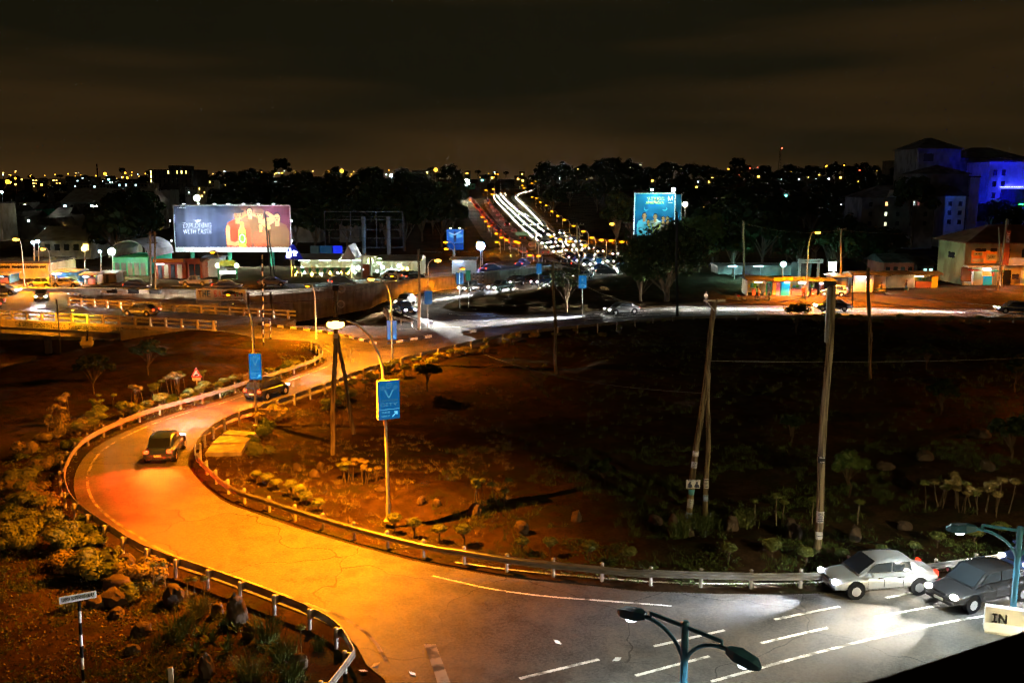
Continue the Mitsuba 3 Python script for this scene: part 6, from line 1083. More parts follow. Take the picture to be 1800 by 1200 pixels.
t = thing('building', 'pale gate with a lettered white board behind the shops', 'gate'); part(t, 'post', box0(.35, .4, z0 + h + .1, x + .4, y, -.1), 'white_wall'); part(t, 'post', box0(.35, .4, z0 + h + .1, x + w * .84, y, -.1), 'white_wall'); part(t, 'board', box0(w, .2, h * .28, x + w / 2, y - .32, z0 + h * .72), 'white_wall'); part(t, 'lettering', box(w * .6, .02, h * .1, (x + w * .55, y - .44, z0 + h * .86)), 'grey_wall'); part(t, 'back_wall', box0(w * .8, .3, z0 + h * .7, x + w * .45, y + 4, -.1), 'dark_wall')
for lb, v, wd in (('left of two cyan tube lights on the wall behind the shops', (34.58, 150.91, 34.47, 2.85), 1.3), ('right of two cyan tube lights on the wall behind the shops', (38.59, 150.91, 38.47, 2.85), 1.4)):
    xx, yy, hx, hz = v; yy = 158.0; t = thing('tube_lamp', lb, 'lamp'); sc = 158.0 / v[1]; hx, hz = hx * sc, 16 + (hz - 16) * sc; part(t, 'tube', emit(box(wd, .2, .2, (hx, yy, hz)), (7, 17, 19), .1), None); part(t, 'post', tube([(hx + .4, yy + .2, -.1), (hx + .4, yy + .2, hz + .2)], .06, 6), 'lamp_pole'); point_light(t, (hx, yy - .5, hz - .3), (60, 190, 200), .4)
flood('teal floodlight on a post above the shop roofs', (40.63, 144.44, 40.46, 3.67), .42, (.35, 1, .85), 40, 400)
x, y, hx, hz = 47.14, 142.91, 47.37, 3.55
t = thing('square_floodlight', 'square white floodlight panel beside the thick pole top', 'floodlight'); part(t, 'panel', emit(box(1.15, .2, 1.4, (hx, y, hz), .1), (15, 22, 19), .2), None); part(t, 'post', box0(.2, .2, hz + .3, hx + .3, y + .3, -.1), 'lamp_pole'); spot_light(t, (hx, y - .5, hz), (hx - 1, y - 12, 0), (70, 100, 90), 65, 30, .5)
# yellow two storey shop building
xc, yc = 70.19, 150.07; Hb = 6.63
t = YB = thing('building', 'yellow lit two storey shop building with a red roof and shop signs at the right', 'building')
W_, D_ = 24.0, 9.5; part(t, 'wall', box0(W_, D_, Hb, xc + W_ / 2, yc + D_ / 2, -.1), 'ochre_wall'); part(t, 'roof', roof_hip(xc, yc - 1.2, W_, D_ + 1.2, Hb + .05, 2.5, .9), 'roof_red')
part(t, 'balcony', box0(W_ - 5.0, 1.3, .22, xc + 5 + (W_ - 5) / 2, yc - .66, Hb * .48), 'cream'); part(t, 'balcony_wall', box0(W_ - 5.0, .12, .95, xc + 5 + (W_ - 5) / 2, yc - 1.28, Hb * .48 + .225), 'cream'); part(t, 'sunshade', box0(5.2, 1.5, .3, xc + 2.5, yc - .76, Hb * .43), 'cream')
for i in range(5): part(t, 'column', box0(.3, .3, Hb * .47, xc + 5.4 + 4.4 * i, yc - 1.1, -.05), 'cream')
for i in range(6):
    part(t, 'window', box0(.75, .12, 1.35, xc + 6.6 + 2.6 * i, yc - .03, Hb * .64), 'window_dark'); part(t, 'shutter', box0(1.35, .1, 2.3, xc + .9 + 2.9 * i, yc - .03, .02), ('white_wall', 'door_blue', 'window_dark', 'white_wall', 'grey_wall', 'window_dark')[i])
def sgn(cx, cz, w, h, mat, txt=None, tm='black', th=.4, tw=None, dy=-1.0, tz=0.0): 
    part(YB, 'sign_board', box(w, .1, h, (xc + cx, yc + dy, cz)), mat)
    if txt: part(YB, 'lettering', upright(text(txt, th, tw or w * .8, .02, True), 0, (xc + cx, yc + dy - .06, cz - th / 2 + tz)), tm)
sgn(2.2, Hb * .68, 3.9, 2.0, 'print_orange', dy=-1.6); sgn(3.35, Hb * .67, 1.5, 1.0, 'cream', 'SONY', dy=-1.68, th=.42); sgn(1.25, Hb * .75, 1.3, .5, 'cream', 'SONY', dy=-1.68, th=.2); sgn(1.3, Hb * .60, 1.6, .5, 'cream', None, dy=-1.68); sgn(1.6, Hb * .84, 1.6, .45, 'print_dark', dy=-1.68); sgn(3.6, Hb * .84, 1.0, .5, 'print_dark', dy=-1.68)
sgn(.2, Hb * .26, 1.6, 2.2, 'print_brown', dy=-.5); sgn(3.0, Hb * .30, 1.5, .9, 'print_white', dy=-1.3); sgn(3.95, Hb * .30, .4, .9, 'print_red', dy=-1.3); sgn(9.2, Hb * .22, 1.5, .8, 'print_white', dy=-1.4); sgn(7.4, Hb * .22, 1.0, .8, 'print_dark', dy=-1.4)
part(t, 'vertical_sign', box0(.85, .3, 5.2, xc + 5.4, yc - 1.9, Hb * .5), 'red_wall'); part(t, 'lettering', upright(text('SONY', .5, 1.7, .02, True).apply_transform(trimesh.transformations.rotation_matrix(math.pi / 2, (0, 0, 1))), 0, (xc + 5.62, yc - 2.06, Hb * .5 + 4.1)), 'print_white')
part(t, 'awning', box0(1.6, 1.2, .12, xc + 4.4, yc - 1.6, 2.3), 'green_wall'); part(t, 'awning', box0(1.5, 1.2, .12, xc + .9, yc - 1.6, 2.4), 'print_red'); part(t, 'lamp', emit(box(.9, .4, .35, (xc + 3.0, yc - 1.2, 2.6)), (18, 26, 28), .1), None); point_light(t, (xc + 3.0, yc - 1.7, 2.4), (120, 190, 210), .5)
part(t, 'side_sign', box(.06, 2.2, .9, (xc - .04, yc + 4.5, Hb * .66)), 'print_dark')
lamp_at('street lamp beyond the right frame edge lighting the yellow shop building', (xc + 13.0, yc - 15.0, xc + 11.5, 9.0), lens=.2, power=4600, weight=4, look=40)
# blue lit buildings at the upper right
t = building('dark tall building with a hipped roof and an open top storey at the upper right', (107.68, 262.00, 11.94, 11.83, 12.42), 15, 'dark_wall', 'hip', 'roof_dark', 3.0)
x, y, z0, w, h = 107.68, 262.00, 11.94, 11.83, 12.42; part(t, 'window', box(w * .22, .1, h * .16, (x + w * .27, y - .03, z0 + h * .82)), 'window_dark'); part(t, 'cornice', box(w + .6, .5, .3, (x + w / 2, y - .1, z0 + h * .52)), 'grey_wall'); part(t, 'pilaster', box(.5, .3, h * .4, (x + .3, y - .1, z0 + h * .78)), 'grey_wall')
building('dark lower roofed wing with a pale eave in front of the tall building', (105.46, 252.00, 11.37, 11.88, 6.36), 12, 'dark_wall', 'hip', 'roof_dark', 2.2)
t = building('narrow blue lit wall beside the dark wing', (117.80, 252.00, 9.63, 2.47, 7.24), 12, 'white_wall', 'flat', 'roof_dark')
building('dark roofed link building running to the right', (124.64, 275.00, 18.83, 18.74, 3.44), 14, 'dark_wall', 'hip', 'roof_dark', 3.0)
x, y, z0, w, h = 127.31, 262.00, 6.95, 17.95, 13.99
t = building('deep blue floodlit facade with a white blue neon line at the right edge', (127.31, 262.00, 6.95, 17.95, 13.99), 14, 'white_wall', 'flat', 'roof_dark')
for i in range(2):
    for j in range(4): part(t, 'window', box(1.0, .1, 1.5, (x + 1.6 + 2.3 * i, y - .03, z0 + 2.2 + 3.0 * j)), 'window_dark')
part(t, 'neon_line', emit(box(w * .6, .15, .22, (x + w * .47, y - .5, z0 + h * .53)), (1.3, 1.5, 30), .1), None); part(t, 'neon_line', emit(box(w * .3, .15, .25, (x + w * .62, y - .5, z0 + h * .20)), (.3, 9, .8), .05), None); part(t, 'string_lights', emit(box(w * .22, .1, .12, (x + w * .29, y - .5, z0 + h * .15)), (3, 9, 8), .03), None); part(t, 'dark_bay', box(w * .6, .3, h * .38, (x + w * .5, y - .16, z0 + h * .30)), 'window_dark')
for fx, pw in ((.12, 260), (.45, 500)): point_light(t, (x + w * fx, y - 2.2, z0 + h * .50), np.array([.004, .006, 1.6]) * pw * 2.2, .4)
point_light(t, (x - 2.0, y - 5.5, z0 + h * .28), np.array([.004, .02, 1.6]) * 260, .4); point_light(t, (x + w * .62, y - 1.0, z0 + h * .18), (1, 40, 4), .2)
t = building('residential block with gabled roofs and three lit windows one above the other', (83.17, 232.00, 5.02, 17.24, 6.98), 12, 'dark_wall', 'hip', 'roof_dark', 2.8)
x, y, z0, w, h = 83.17, 232.00, 5.02, 17.24, 6.98
for j, c in enumerate(((1.0, 1.0, .6), (1.4, 1.6, 1.0), (2.4, 1.1, .4))): part(t, 'window', emit(box(.55, .1, .85, (x + w * .335, y - .03, z0 + h * (.12 + .34 * j))), np.array(c) * 1.2, .01), None)
for fx, c in ((.72, (.8, 1, .9)), (.77, (.35, .1, .1))): part(t, 'window', emit(box(.6, .1, 1.0, (x + w * fx, y - .03, z0 + h * .82)), np.array(c), .01), None)
for i in range(5):
    for j in range(3):
        if i != 1: part(t, 'window', box(.8, .1, 1.0, (x + w * (.12 + .19 * i), y - .03, z0 + h * (.14 + .32 * j))), 'window_dark')
for fx in (.44, .80): part(t, 'roof_gable', roof_gable(x + w * fx - 1.6, y - .7, 3.2, 4.0, z0 + h + .3, 1.5, .2, 'y'), 'grey_wall')
t = building('blue washed end house of the residential block', (104.63, 236.00, 5.11, 4.95, 7.23), 10, 'white_wall', 'hip', 'roof_dark', 2.4)
x, y, z0, w, h = 104.63, 236.00, 5.11, 4.95, 7.23
for i in range(2):
    for j in range(3): part(t, 'window', box(.9, .1, 1.1, (x + w * (.25 + .5 * i), y - .03, z0 + h * (.15 + .3 * j))), 'window_dark')
point_light(t, (x + w * .8, y - 4, z0 + h * .75), np.array([.02, .08, .7]) * 36, .3)
building('hazy tower block on the right skyline', (346.68, 900.00, 25.26, 14.11, 8.72), 20, 'grey_wall', 'flat', 'roof_dark')
building('half built frame tower on the skyline left of the teal billboard', (95.22, 880.00, 22.54, 21.07, 8.53), 18, 'grey_wall', 'flat', 'roof_dark', 1, (7, 4), .12, (2, 2, 1), ww=.7, wh=.6)
x, y, z0, w, h = 245.21, 900.00, 27.31, 3.92, 17.39
t = thing('radio_mast', 'thin lattice radio mast on the right skyline with a red light', 'mast')
for s in (-1, 1): part(t, 'leg', tube([(x + s * 1.5, y, z0 - 8), (x + s * .3, y, z0 + h)], .22, 5), 'dark')
for i in range(7): part(t, 'brace', box(2.6 - .3 * i, .2, .3, (x, y, z0 + h * i / 7)), 'dark')
part(t, 'warning_light', emit(trimesh.creation.icosphere(1, .7).apply_translation((x + 1, y - 1, z0 + h + .5)), (9, .6, .3), .01), None)
x, y, z0, w, h = -295.69, 700.00, 18.40, 0.14, 9.58
t = thing('radio_mast', 'thin dark radio mast on the left skyline', 'mast'); part(t, 'leg', tube([(x, y, z0 - 8), (x, y, z0 + h)], .5, 5), 'dark'); part(t, 'brace', box(1.6, .4, .4, (x, y, z0 + h * .6)), 'dark')
CITY = [(-290.5, 696, 15.7, 2), (-388.3, 873, 20.0, 0), (-356.8, 921, 21.1, 0), (-336.5, 815, 19.7, 2), (-258.6, 752, 17.9, 1), (-222.7, 617, 15.8, 0), (-380.3, 761, 16.9, 1), (-361.8, 934, 21.3, 1), (-339.9, 790, 17.8, 0), (-376.1, 783, 17.6, 0), (-316.5, 897, 20.5, 0), (-369.1, 891, 22.5, 2), (-309.2, 778, 18.5, 1), (-244.9, 622, 20.8, 0), (-268.9, 853, 22.1, 0), (-261.2, 659, 18.4, 0), (-321.9, 636, 17.5, 0), (-475.5, 931, 21.2, 0), (-310.7, 803, 22.8, 0), (-292.8, 836, 22.2, 0), (-270.0, 933, 22.0, 1), (-229.0, 736, 20.8, 1), (-245.5, 806, 18.2, 1), (-268.8, 708, 19.0, 1), (-305.9, 769, 18.7, 2), (-235.9, 849, 19.4, 0), (-327.6, 688, 16.1, 0), (-430.7, 905, 20.7, 0), (-199.4, 707, 16.5, 0), (-218.6, 630, 21.1, 1), (-54.5, 632, 20.8, 1), (-156.5, 629, 19.1, 1), (-12.1, 671, 18.5, 0), (-78.7, 904, 23.6, 0), (-55.9, 734, 18.8, 2), (-22.7, 700, 18.3, 1), (-149.9, 677, 22.4, 1), (-175.4, 914, 21.9, 1), (-75.8, 633, 20.4, 1), (-131.0, 813, 23.4, 1), (-69.7, 608, 17.7, 1), (-117.6, 630, 21.7, 0), (-194.8, 776, 20.4, 1), (-170.6, 773, 22.8, 0), (-268.5, 881, 22.1, 1), (-329.2, 958, 21.7, 2), (-243.3, 831, 23.9, 2), (-479.5, 949, 25.2, 1), (-220.0, 795, 17.9, 3), (-350.8, 784, 18.0, 1), (-325.6, 996, 22.3, 0), (-255.0, 866, 19.8, 3), (-236.4, 811, 23.2, 2), (-305.6, 759, 17.5, 1), (-500.4, 989, 24.4, 0), (-412.8, 887, 21.4, 0), (-319.9, 979, 24.8, 2), (-388.1, 879, 22.9, 2), (-280.4, 751, 21.3, 0), (-271.4, 766, 17.5, 2), (-239.7, 702, 22.3, 1), (-289.3, 885, 20.2, 0), (-298.2, 797, 18.8, 3), (-371.2, 716, 20.3, 2), (-432.3, 881, 20.1, 0), (-348.1, 938, 21.4, 2), (-317.7, 867, 20.1, 0), (-359.0, 822, 18.7, 1), (-331.6, 925, 21.1, 2), (-496.4, 969, 21.9, 1), (-419.1, 954, 21.6, 0), (-466.1, 952, 21.6, 1), (-412.9, 930, 23.1, 1), (-396.3, 765, 22.0, 1), (-322.3, 855, 19.7, 0), (-369.2, 871, 20.2, 0), (-380.4, 998, 22.3, 2), (-294.9, 738, 16.2, 2), (-20.2, 845, 22.0, 0), (-92.2, 811, 19.9, 2), (-98.7, 771, 20.7, 2), (-181.0, 781, 23.7, 2), (-43.5, 711, 21.2, 3), (-99.6, 795, 24.3, 0), (-161.6, 744, 20.3, 2), (-127.5, 821, 19.4, 0), (-192.3, 811, 22.3, 2), (-214.9, 896, 22.9, 1), (-133.9, 809, 19.1, 1), (-169.1, 911, 23.2, 3), (-127.4, 966, 21.8, 0), (-176.5, 938, 21.7, 0), (-196.2, 806, 19.3, 2), (-157.9, 777, 19.8, 0), (-235.5, 974, 22.3, 1), (-136.8, 983, 23.8, 0), (-46.9, 994, 23.2, 0), (-152.2, 931, 22.2, 0), (-87.2, 982, 23.6, 0), (-47.7, 946, 23.1, 3), (-146.6, 723, 22.9, 1), (-16.3, 916, 23.9, 2), (-152.9, 750, 19.8, 0), (-59.5, 902, 20.6, 1), (133.3, 751, 23.0, 2), (57.0, 793, 21.2, 2), (57.5, 860, 25.8, 1), (75.9, 940, 25.4, 0), (149.4, 811, 23.2, 1), (139.6, 951, 22.8, 3), (121.9, 834, 22.3, 0), (180.8, 949, 24.5, 2), (89.5, 902, 24.8, 0), (214.8, 979, 28.1, 0), (85.7, 792, 20.3, 1), (129.8, 862, 23.8, 2), (182.8, 791, 20.3, 3), (159.7, 725, 24.4, 0), (121.0, 702, 23.8, 1), (69.6, 920, 25.9, 1), (334.9, 841, 26.0, 0), (275.1, 862, 28.2, 0), (239.9, 960, 28.9, 3), (272.2, 733, 23.3, 0), (262.5, 844, 25.5, 1), (249.2, 876, 24.0, 0), (253.1, 836, 25.9, 3), (232.0, 705, 21.5, 1), (245.3, 726, 27.1, 0), (320.5, 940, 26.7, 3), (311.8, 966, 23.7, 2), (183.7, 759, 25.5, 3), (285.1, 806, 24.3, 3), (297.0, 927, 29.9, 0)]
for i, (x, d, z, k) in enumerate(CITY):
    c = ((1, .42, .03), (1, .62, .12), (.6, .95, 1.0), (1, .1, .04))[k]; flood(('small amber city light far away on the skyline', 'small yellow city light far away on the skyline', 'small bluish white city light far away on the skyline', 'tiny red light far away on the skyline')[k], (x, d, x, z), .32 + .5 * ((x * 3.7) % 1), c, 3.0, 0, name='city_light', r=.12, group='skyline city lights, ' + ('amber', 'yellow', 'white', 'red')[k])
# scattered far window and porch lights: each a small house of its own
def little_house(label, px_x, d, z, c, s, grp):
    w = 4 + rng.uniform(0, 3); t = thing('house', label, 'house', grp); zg = float(rise(d)); zt = max(z + 1.2, zg + 3); x = px_x
    part(t, 'wall', box(w, 6, zt - zg + .5, (x, d + 3.2, (zt + zg - .5) / 2)), 'dark_wall'); part(t, 'roof', roof_gable(x - w / 2, d + .2, w, 6, zt + .02, 1.5, .3), 'roof_dark'); part(t, 'window', emit(box(s * 1.1, .12, s, (x, d + .12, z)), c, .01), None)
HOUSES = [(-105.5, 505, 8.2, 1), (-94.2, 535, 10.2, 1), (-133.8, 725, 16.8, 0), (-112.1, 675, 13.3, 1), (-119.5, 730, 16.0, 1), (-83.9, 685, 15.6, 0), (-79.2, 675, 13.3, 1), (-164.5, 760, 16.9, 0), (-58.6, 260, 6.0, 0), (-66.1, 300, 4.4, 0), (-103.9, 415, 7.2, 0), (-115.1, 490, 9.8, 1), (-17.3, 850, 18.4, 0), (-23.5, 810, 18.3, 0), (-60.0, 1035, 24.9, 0), (70.6, 1015, 27.0, 2), (88.3, 1030, 25.4, 1), (85.5, 905, 21.7, 1), (113.3, 1040, 24.3, 1), (59.6, 790, 17.8, 0), (49.3, 615, 13.5, 1), (40.9, 830, 17.9, 1), (108.4, 850, 19.4, 0), (109.7, 560, 11.8, 1), (188.8, 875, 19.0, 0), (240.5, 1025, 26.0, 0), (259.4, 1020, 26.5, 1), (227.3, 830, 17.9, 1), (230.1, 830, 18.8, 1), (212.0, 725, 16.8, 1), (318.0, 1045, 23.8, 1), (239.6, 775, 17.3, 1), (283.3, 905, 21.7, 0), (261.7, 810, 17.4, 1), (278.2, 830, 18.8, 0), (245.2, 695, 16.0, 0), (304.7, 850, 18.4, 0), (254.0, 715, 15.6, 0), (249.8, 650, 14.5, 1), (258.8, 665, 13.0, 1), (268.4, 670, 14.1, 1), (316.0, 805, 19.2, 1), (136.4, 405, 6.0, 1), (150.9, 515, 9.5, 1), (87.6, 245, 6.1, 1), (-172.4, 335, 4.8, 0), (-151.0, 290, 5.3, 0), (-115.1, 240, 4.2, 1), (-173.5, 355, 5.0, 1), (-134.1, 270, 5.1, 1), (-145.7, 285, 6.2, 1), (-174.6, 380, 5.5, 1), (-189.6, 495, 8.5, 0), (-373.7, 730, 14.9, 0), (-344.6, 680, 13.6, 0), (-401.5, 790, 17.4, 0), (-235.2, 525, 9.3, 3), (-251.1, 525, 8.6, 0), (-266.0, 665, 14.9, 0), (-220.6, 440, 7.9, 3), (-207.0, 415, 8.1, 3), (-185.6, 490, 10.0, 0), (-226.4, 580, 12.3, 0), (-165.0, 410, 8.3, 1), (-256.2, 585, 12.5, 0), (-168.5, 465, 8.0, 1), (-390.6, 765, 16.4, 3), (-317.1, 660, 15.2, 0), (-266.9, 700, 14.6, 1), (-228.0, 535, 10.0, 1), (-304.9, 635, 13.5, 0), (-308.4, 750, 17.1, 3), (-107.5, 610, 13.7, 3), (-306.5, 965, 20.4, 1), (-151.6, 725, 16.5, 1), (-273.1, 955, 22.4, 0), (-119.2, 745, 17.0, 0), (-160.4, 800, 16.9, 0), (-239.5, 760, 16.3, 0), (-106.2, 680, 15.3, 1), (-184.9, 615, 13.6, 1), (-177.4, 735, 15.9, 1), (-41.4, 690, 13.9, 0), (-218.4, 715, 16.4, 0), (-207.0, 660, 14.1, 3), (-53.8, 670, 12.8, 1), (-197.1, 675, 12.8, 0), (-55.6, 575, 12.6, 0), (-143.7, 970, 20.9, 0), (-143.2, 660, 14.9, 0), (-197.4, 705, 15.8, 0), (-89.2, 835, 19.8, 0), (-112.2, 670, 14.8, 0), (-53.5, 255, 4.6, 1), (-104.8, 380, 7.0, 0), (-129.0, 435, 8.4, 0), (-42.8, 255, 5.3, 0), (-75.6, 250, 3.2, 3), (-29.9, 355, 7.0, 3), (-94.7, 440, 8.6, 0), (-91.4, 430, 6.4, 0), (-74.5, 290, 5.6, 3), (-74.0, 260, 1.4, 0), (220.0, 700, 14.5, 0), (202.3, 805, 19.5, 0), (105.8, 740, 16.0, 0), (152.1, 745, 17.9, 0), (240.2, 1045, 26.4, 0), (174.9, 610, 12.5, 3), (118.4, 705, 14.7, 1), (312.6, 1000, 24.5, 0), (72.7, 680, 15.0, 0), (349.8, 1240, 23.2, 0), (232.2, 630, 13.0, 0), (141.4, 810, 18.4, 0), (89.5, 655, 13.1, 0), (110.7, 1085, 25.1, 0), (132.5, 695, 15.2, 1), (245.6, 815, 19.2, 0), (176.3, 625, 12.4, 1), (136.8, 680, 15.1, 0), (230.9, 585, 11.7, 0), (104.1, 645, 12.7, 3), (152.7, 735, 15.4, 0), (72.5, 1025, 21.4, 0), (356.0, 1240, 23.4, 0), (174.2, 790, 17.4, 3), (490.7, 1210, 24.1, 0), (59.8, 670, 13.9, 0), (120.7, 640, 11.9, 0), (89.1, 720, 14.8, 0), (156.6, 595, 12.0, 1), (295.2, 1135, 23.7, 0), (169.1, 565, 11.3, 0), (159.8, 525, 9.7, 0), (66.2, 335, 7.1, 0), (122.8, 490, 7.9, 0), (91.0, 335, 7.0, 1), (135.9, 485, 8.8, 3), (71.2, 340, 6.4, 3), (113.1, 490, 8.1, 0), (-22.3, 730, 16.4, 3), (29.1, 980, 20.7, 1), (7.7, 700, 16.2, 0), (16.4, 800, 17.5, 0), (-20.0, 1155, 24.2, 0), (4.7, 755, 17.3, 0), (45.3, 1150, 23.2, 1), (-31.4, 1220, 22.0, 0), (-47.8, 1050, 23.9, 0), (30.1, 1060, 23.6, 0), (-48.6, 840, 18.4, 0), (11.0, 1055, 23.3, 0)]
for x, d, z, k in HOUSES:
    side = 2 if x > 18 else (3 if x < -.35 * d else (0 if k == 0 else 1))
    little_house(('small dark house with a yellow lit window on the left slope', 'small dark house with a white lit window on the left slope', 'small dark house with a lit window on the wooded right hill', 'small dark house with a tiny light at the upper left')[side], x, d, z, np.array(((1, .5, .06), (.7, 1, .95), (1, .12, .05), (.2, .9, .8))[k]) * (5 + 9 * ((x * 7.3) % 1)), min(1.5, .8 * d / 400), ('lit houses on the left slope, yellow', 'lit houses on the left slope, white', 'lit houses on the wooded right hill', 'lit houses at the upper left')[side])
M['door_blue'] = dif(.02, .34, .62)
# ------------------------------------------------------------------ vehicles
def loft(st, n=16, e=3.2):
    """Stations (x, half width, z bottom, z top) -> a closed shell of rounded sections."""
    a = np.arange(n) * 2 * math.pi / n + math.pi / n; ca, sa = np.cos(a), np.sin(a); px, pz = np.sign(ca) * np.abs(ca) ** (2 / e), np.sign(sa) * np.abs(sa) ** (2 / e); V = []
    for x, w, z0, z1 in st: V.append(np.stack([np.full(n, x), px * w, (z0 + z1) / 2 + pz * (z1 - z0) / 2], 1))
    F = []
    for i in range(len(st) - 1):
        for j in range(n): q = [i * n + j, i * n + (j + 1) % n, (i + 1) * n + (j + 1) % n, (i + 1) * n + j]; F += [[q[0], q[2], q[1]], [q[0], q[3], q[2]]]
    for base, s in ((0, 1), ((len(st) - 1) * n, -1)):
        for j in range(1, n - 1): F.append([base, base + j, base + j + 1][::s])
    return trimesh.Trimesh(np.vstack(V), F, process=False)
def quad(a, b, c, d): return trimesh.Trimesh(np.array([a, b, c, d], float), [[0, 1, 2], [0, 2, 3]], process=False)
WHEEL = trimesh.creation.cylinder(.31, .2, sections=18); WHEEL.apply_transform(trimesh.transformations.rotation_matrix(math.pi / 2, (1, 0, 0)))
RIM = trimesh.creation.cylinder(.19, .215, sections=14); RIM.apply_transform(trimesh.transformations.rotation_matrix(math.pi / 2, (1, 0, 0)))
def car_parts(kind):
    P = {}
    if kind == 'sedan':
        P['body'] = loft([(-2.2, .62, .36, .74), (-2.12, .8, .26, .86), (-1.5, .86, .22, .93), (-.6, .87, .2, .92), (.6, .87, .2, .90), (1.5, .85, .22, .84), (2.05, .76, .28, .72), (2.18, .58, .36, .62)])
        c = [(-1.75, .66, .84, .9), (-1.1, .66, .84, 1.36), (-.3, .67, .84, 1.44), (.35, .66, .84, 1.40), (1.15, .68, .82, .88)]; ws = ((.42, 1.36), (1.10, .90)); rw = ((-1.15, 1.33), (-1.70, .93)); sw = (-1.05, .62); zt, L = 1.34, 2.18
    elif kind == 'hatch':
        P['body'] = loft([(-1.85, .66, .36, .86), (-1.78, .8, .26, .95), (-1.0, .84, .22, .95), (.5, .85, .2, .92), (1.3, .82, .22, .86), (1.75, .74, .28, .74), (1.88, .56, .36, .64)])
        c = [(-1.78, .66, .86, .95), (-1.45, .67, .86, 1.40), (-.4, .68, .86, 1.52), (.3, .66, .86, 1.46), (1.1, .68, .84, .9)]; ws = ((.38, 1.42), (1.06, .92)); rw = ((-1.5, 1.38), (-1.80, .96)); sw = (-1.35, .62); zt, L = 1.40, 1.88
    elif kind == 'minibus':
        P['body'] = loft([(-2.3, .76, .4, 1.5), (-2.25, .86, .28, 1.95), (-1.0, .87, .26, 2.02), (1.1, .87, .26, 1.98), (1.75, .85, .28, 1.3), (2.2, .78, .3, 1.0), (2.3, .66, .36, .9)])
        c = None; ws = ((1.2, 1.88), (1.74, 1.26)); rw = ((-2.27, 1.8), (-2.30, 1.3)); sw = (-2.0, 1.0); zt, L = 1.78, 2.3
    else:
        P['body'] = loft([(-2.4, .7, .42, .86), (-2.36, .82, .32, .96), (-.5, .85, .3, .96), (.9, .85, .28, .96), (1.8, .83, .3, .92), (2.3, .72, .36, .78)])
        c = [(-.55, .68, .9, 1.0), (-.45, .68, .9, 1.55), (.3, .68, .9, 1.6), (.6, .66, .9, 1.55), (1.2, .7, .88, .96)]; ws = ((.62, 1.5), (1.16, .98)); rw = ((-.52, 1.5), (-.56, 1.05)); sw = (-.35, .68); zt, L = 1.48, 2.4
    if c: P['cabin'] = loft(c, 14, 4.0)
    wz = .64 if kind != 'minibus' else .80
    (x1, z1), (x2, z2) = ws; P['windscreen'] = quad((x1 + .03, -wz * .86, z1 + .02), (x1 + .03, wz * .86, z1 + .02), (x2 + .05, wz * .98, z2 + .03), (x2 + .05, -wz * .98, z2 + .03))
    (x1, z1), (x2, z2) = rw; P['rear_window'] = quad((x1 - .04, -wz * .84, z1 + .01), (x1 - .04, wz * .84, z1 + .01), (x2 - .04, wz * .94, z2 + .02), (x2 - .04, -wz * .94, z2 + .02))
    zb = .97 if kind != 'minibus' else 1.3; xm = (sw[0] + sw[1]) / 2; yo = .69 if kind != 'minibus' else .885
    for s in (-1, 1):
        P[f'side_window{s}'] = quad((sw[0] + .12, s * yo, zt), (xm - .03, s * yo, zt + .02), (xm - .03, s * (yo + .012), zb), (sw[0], s * (yo + .012), zb)); P[f'side_window{s * 2}'] = quad((xm + .03, s * yo, zt + .02), (sw[1] - .16, s * yo, zt - .02), (sw[1] + .22, s * (yo + .012), zb), (xm + .03, s * (yo + .012), zb))
        P[f'mirror{s}'] = box(.1, .16, .13, (sw[1] + .1, s * .93, .98 if kind != 'minibus' else 1.25), bevel=.02)
    hz = .64 if kind != 'minibus' else .78
    for s in (-1, 1):
        P[f'headlight{s}'] = trimesh.creation.icosphere(1, 1.0).apply_transform(np.diag([.13, .17, .11, 1.0])).apply_translation((L - .10, s * .60, hz + .02)); P[f'tail_light{s}'] = box(.12, .26, .2, (-L + .05, s * .62, .78 if kind != 'minibus' else .9), bevel=.03)
    P['bumper'] = box(.14, 1.3, .16, (L - .05, 0, .40), bevel=.04); P['bumper_rear'] = box(.14, 1.3, .16, (-L + .05, 0, .42), bevel=.04); P['number_plate'] = box(.02, .42, .11, (-L - .03, 0, .56)); P['grille'] = box(.05, .62, .13, (L - .03, 0, hz - .02))
    for s in (-1, 1):
        P[f'door_seam{s}'] = cat_([box(.014, .012, .46, (q, s * (.868 if kind != 'hatch' else .847), .60)) for q in (-.62, .18, .86)] + [box(1.5, .012, .012, (.12, s * (.868 if kind != 'hatch' else .847), .38))]); P[f'door_handle{s}'] = cat_([box(.15, .03, .03, (q, s * (.875 if kind != 'hatch' else .855), .80)) for q in (-.42, .36)])
    P['number_plate_front'] = box(.02, .42, .11, (L + .025, 0, .44))
    wb = (1.32 if kind in ('sedan', 'pickup') else 1.15) if kind != 'minibus' else 1.45
    return P, wb, L, hz
CARS = {}
for kd in ('sedan', 'hatch', 'minibus', 'pickup'):
    P, wb, L, hz = car_parts(kd); CARS[kd] = ({k: PLY(m, None, smooth=40 if k in ('body', 'cabin') else False) for k, m in P.items()}, wb, L, hz)
ARCH = trimesh.creation.cylinder(.375, .25, sections=20); ARCH.apply_transform(trimesh.transformations.rotation_matrix(math.pi / 2, (1, 0, 0))); ARCH = PLY(ARCH, 'black')
WH, RM = PLY(WHEEL, 'tyre', smooth=35), PLY(RIM, 'rim')
PAINTS = {'white': pri((.7, .7, .69), .3, 0, clearcoat=.6), 'silver': pri((.45, .46, .47), .32, .5, clearcoat=.5), 'dark blue': pri((.02, .04, .12), .28, 0, clearcoat=.8), 'black': pri((.015, .015, .017), .25, 0, clearcoat=.8), 'dark red': pri((.22, .02, .02), .3, 0, clearcoat=.7), 'grey': pri((.16, .165, .17), .35, .4, clearcoat=.5), 'cream': pri((.55, .48, .34), .35, 0, clearcoat=.4)}
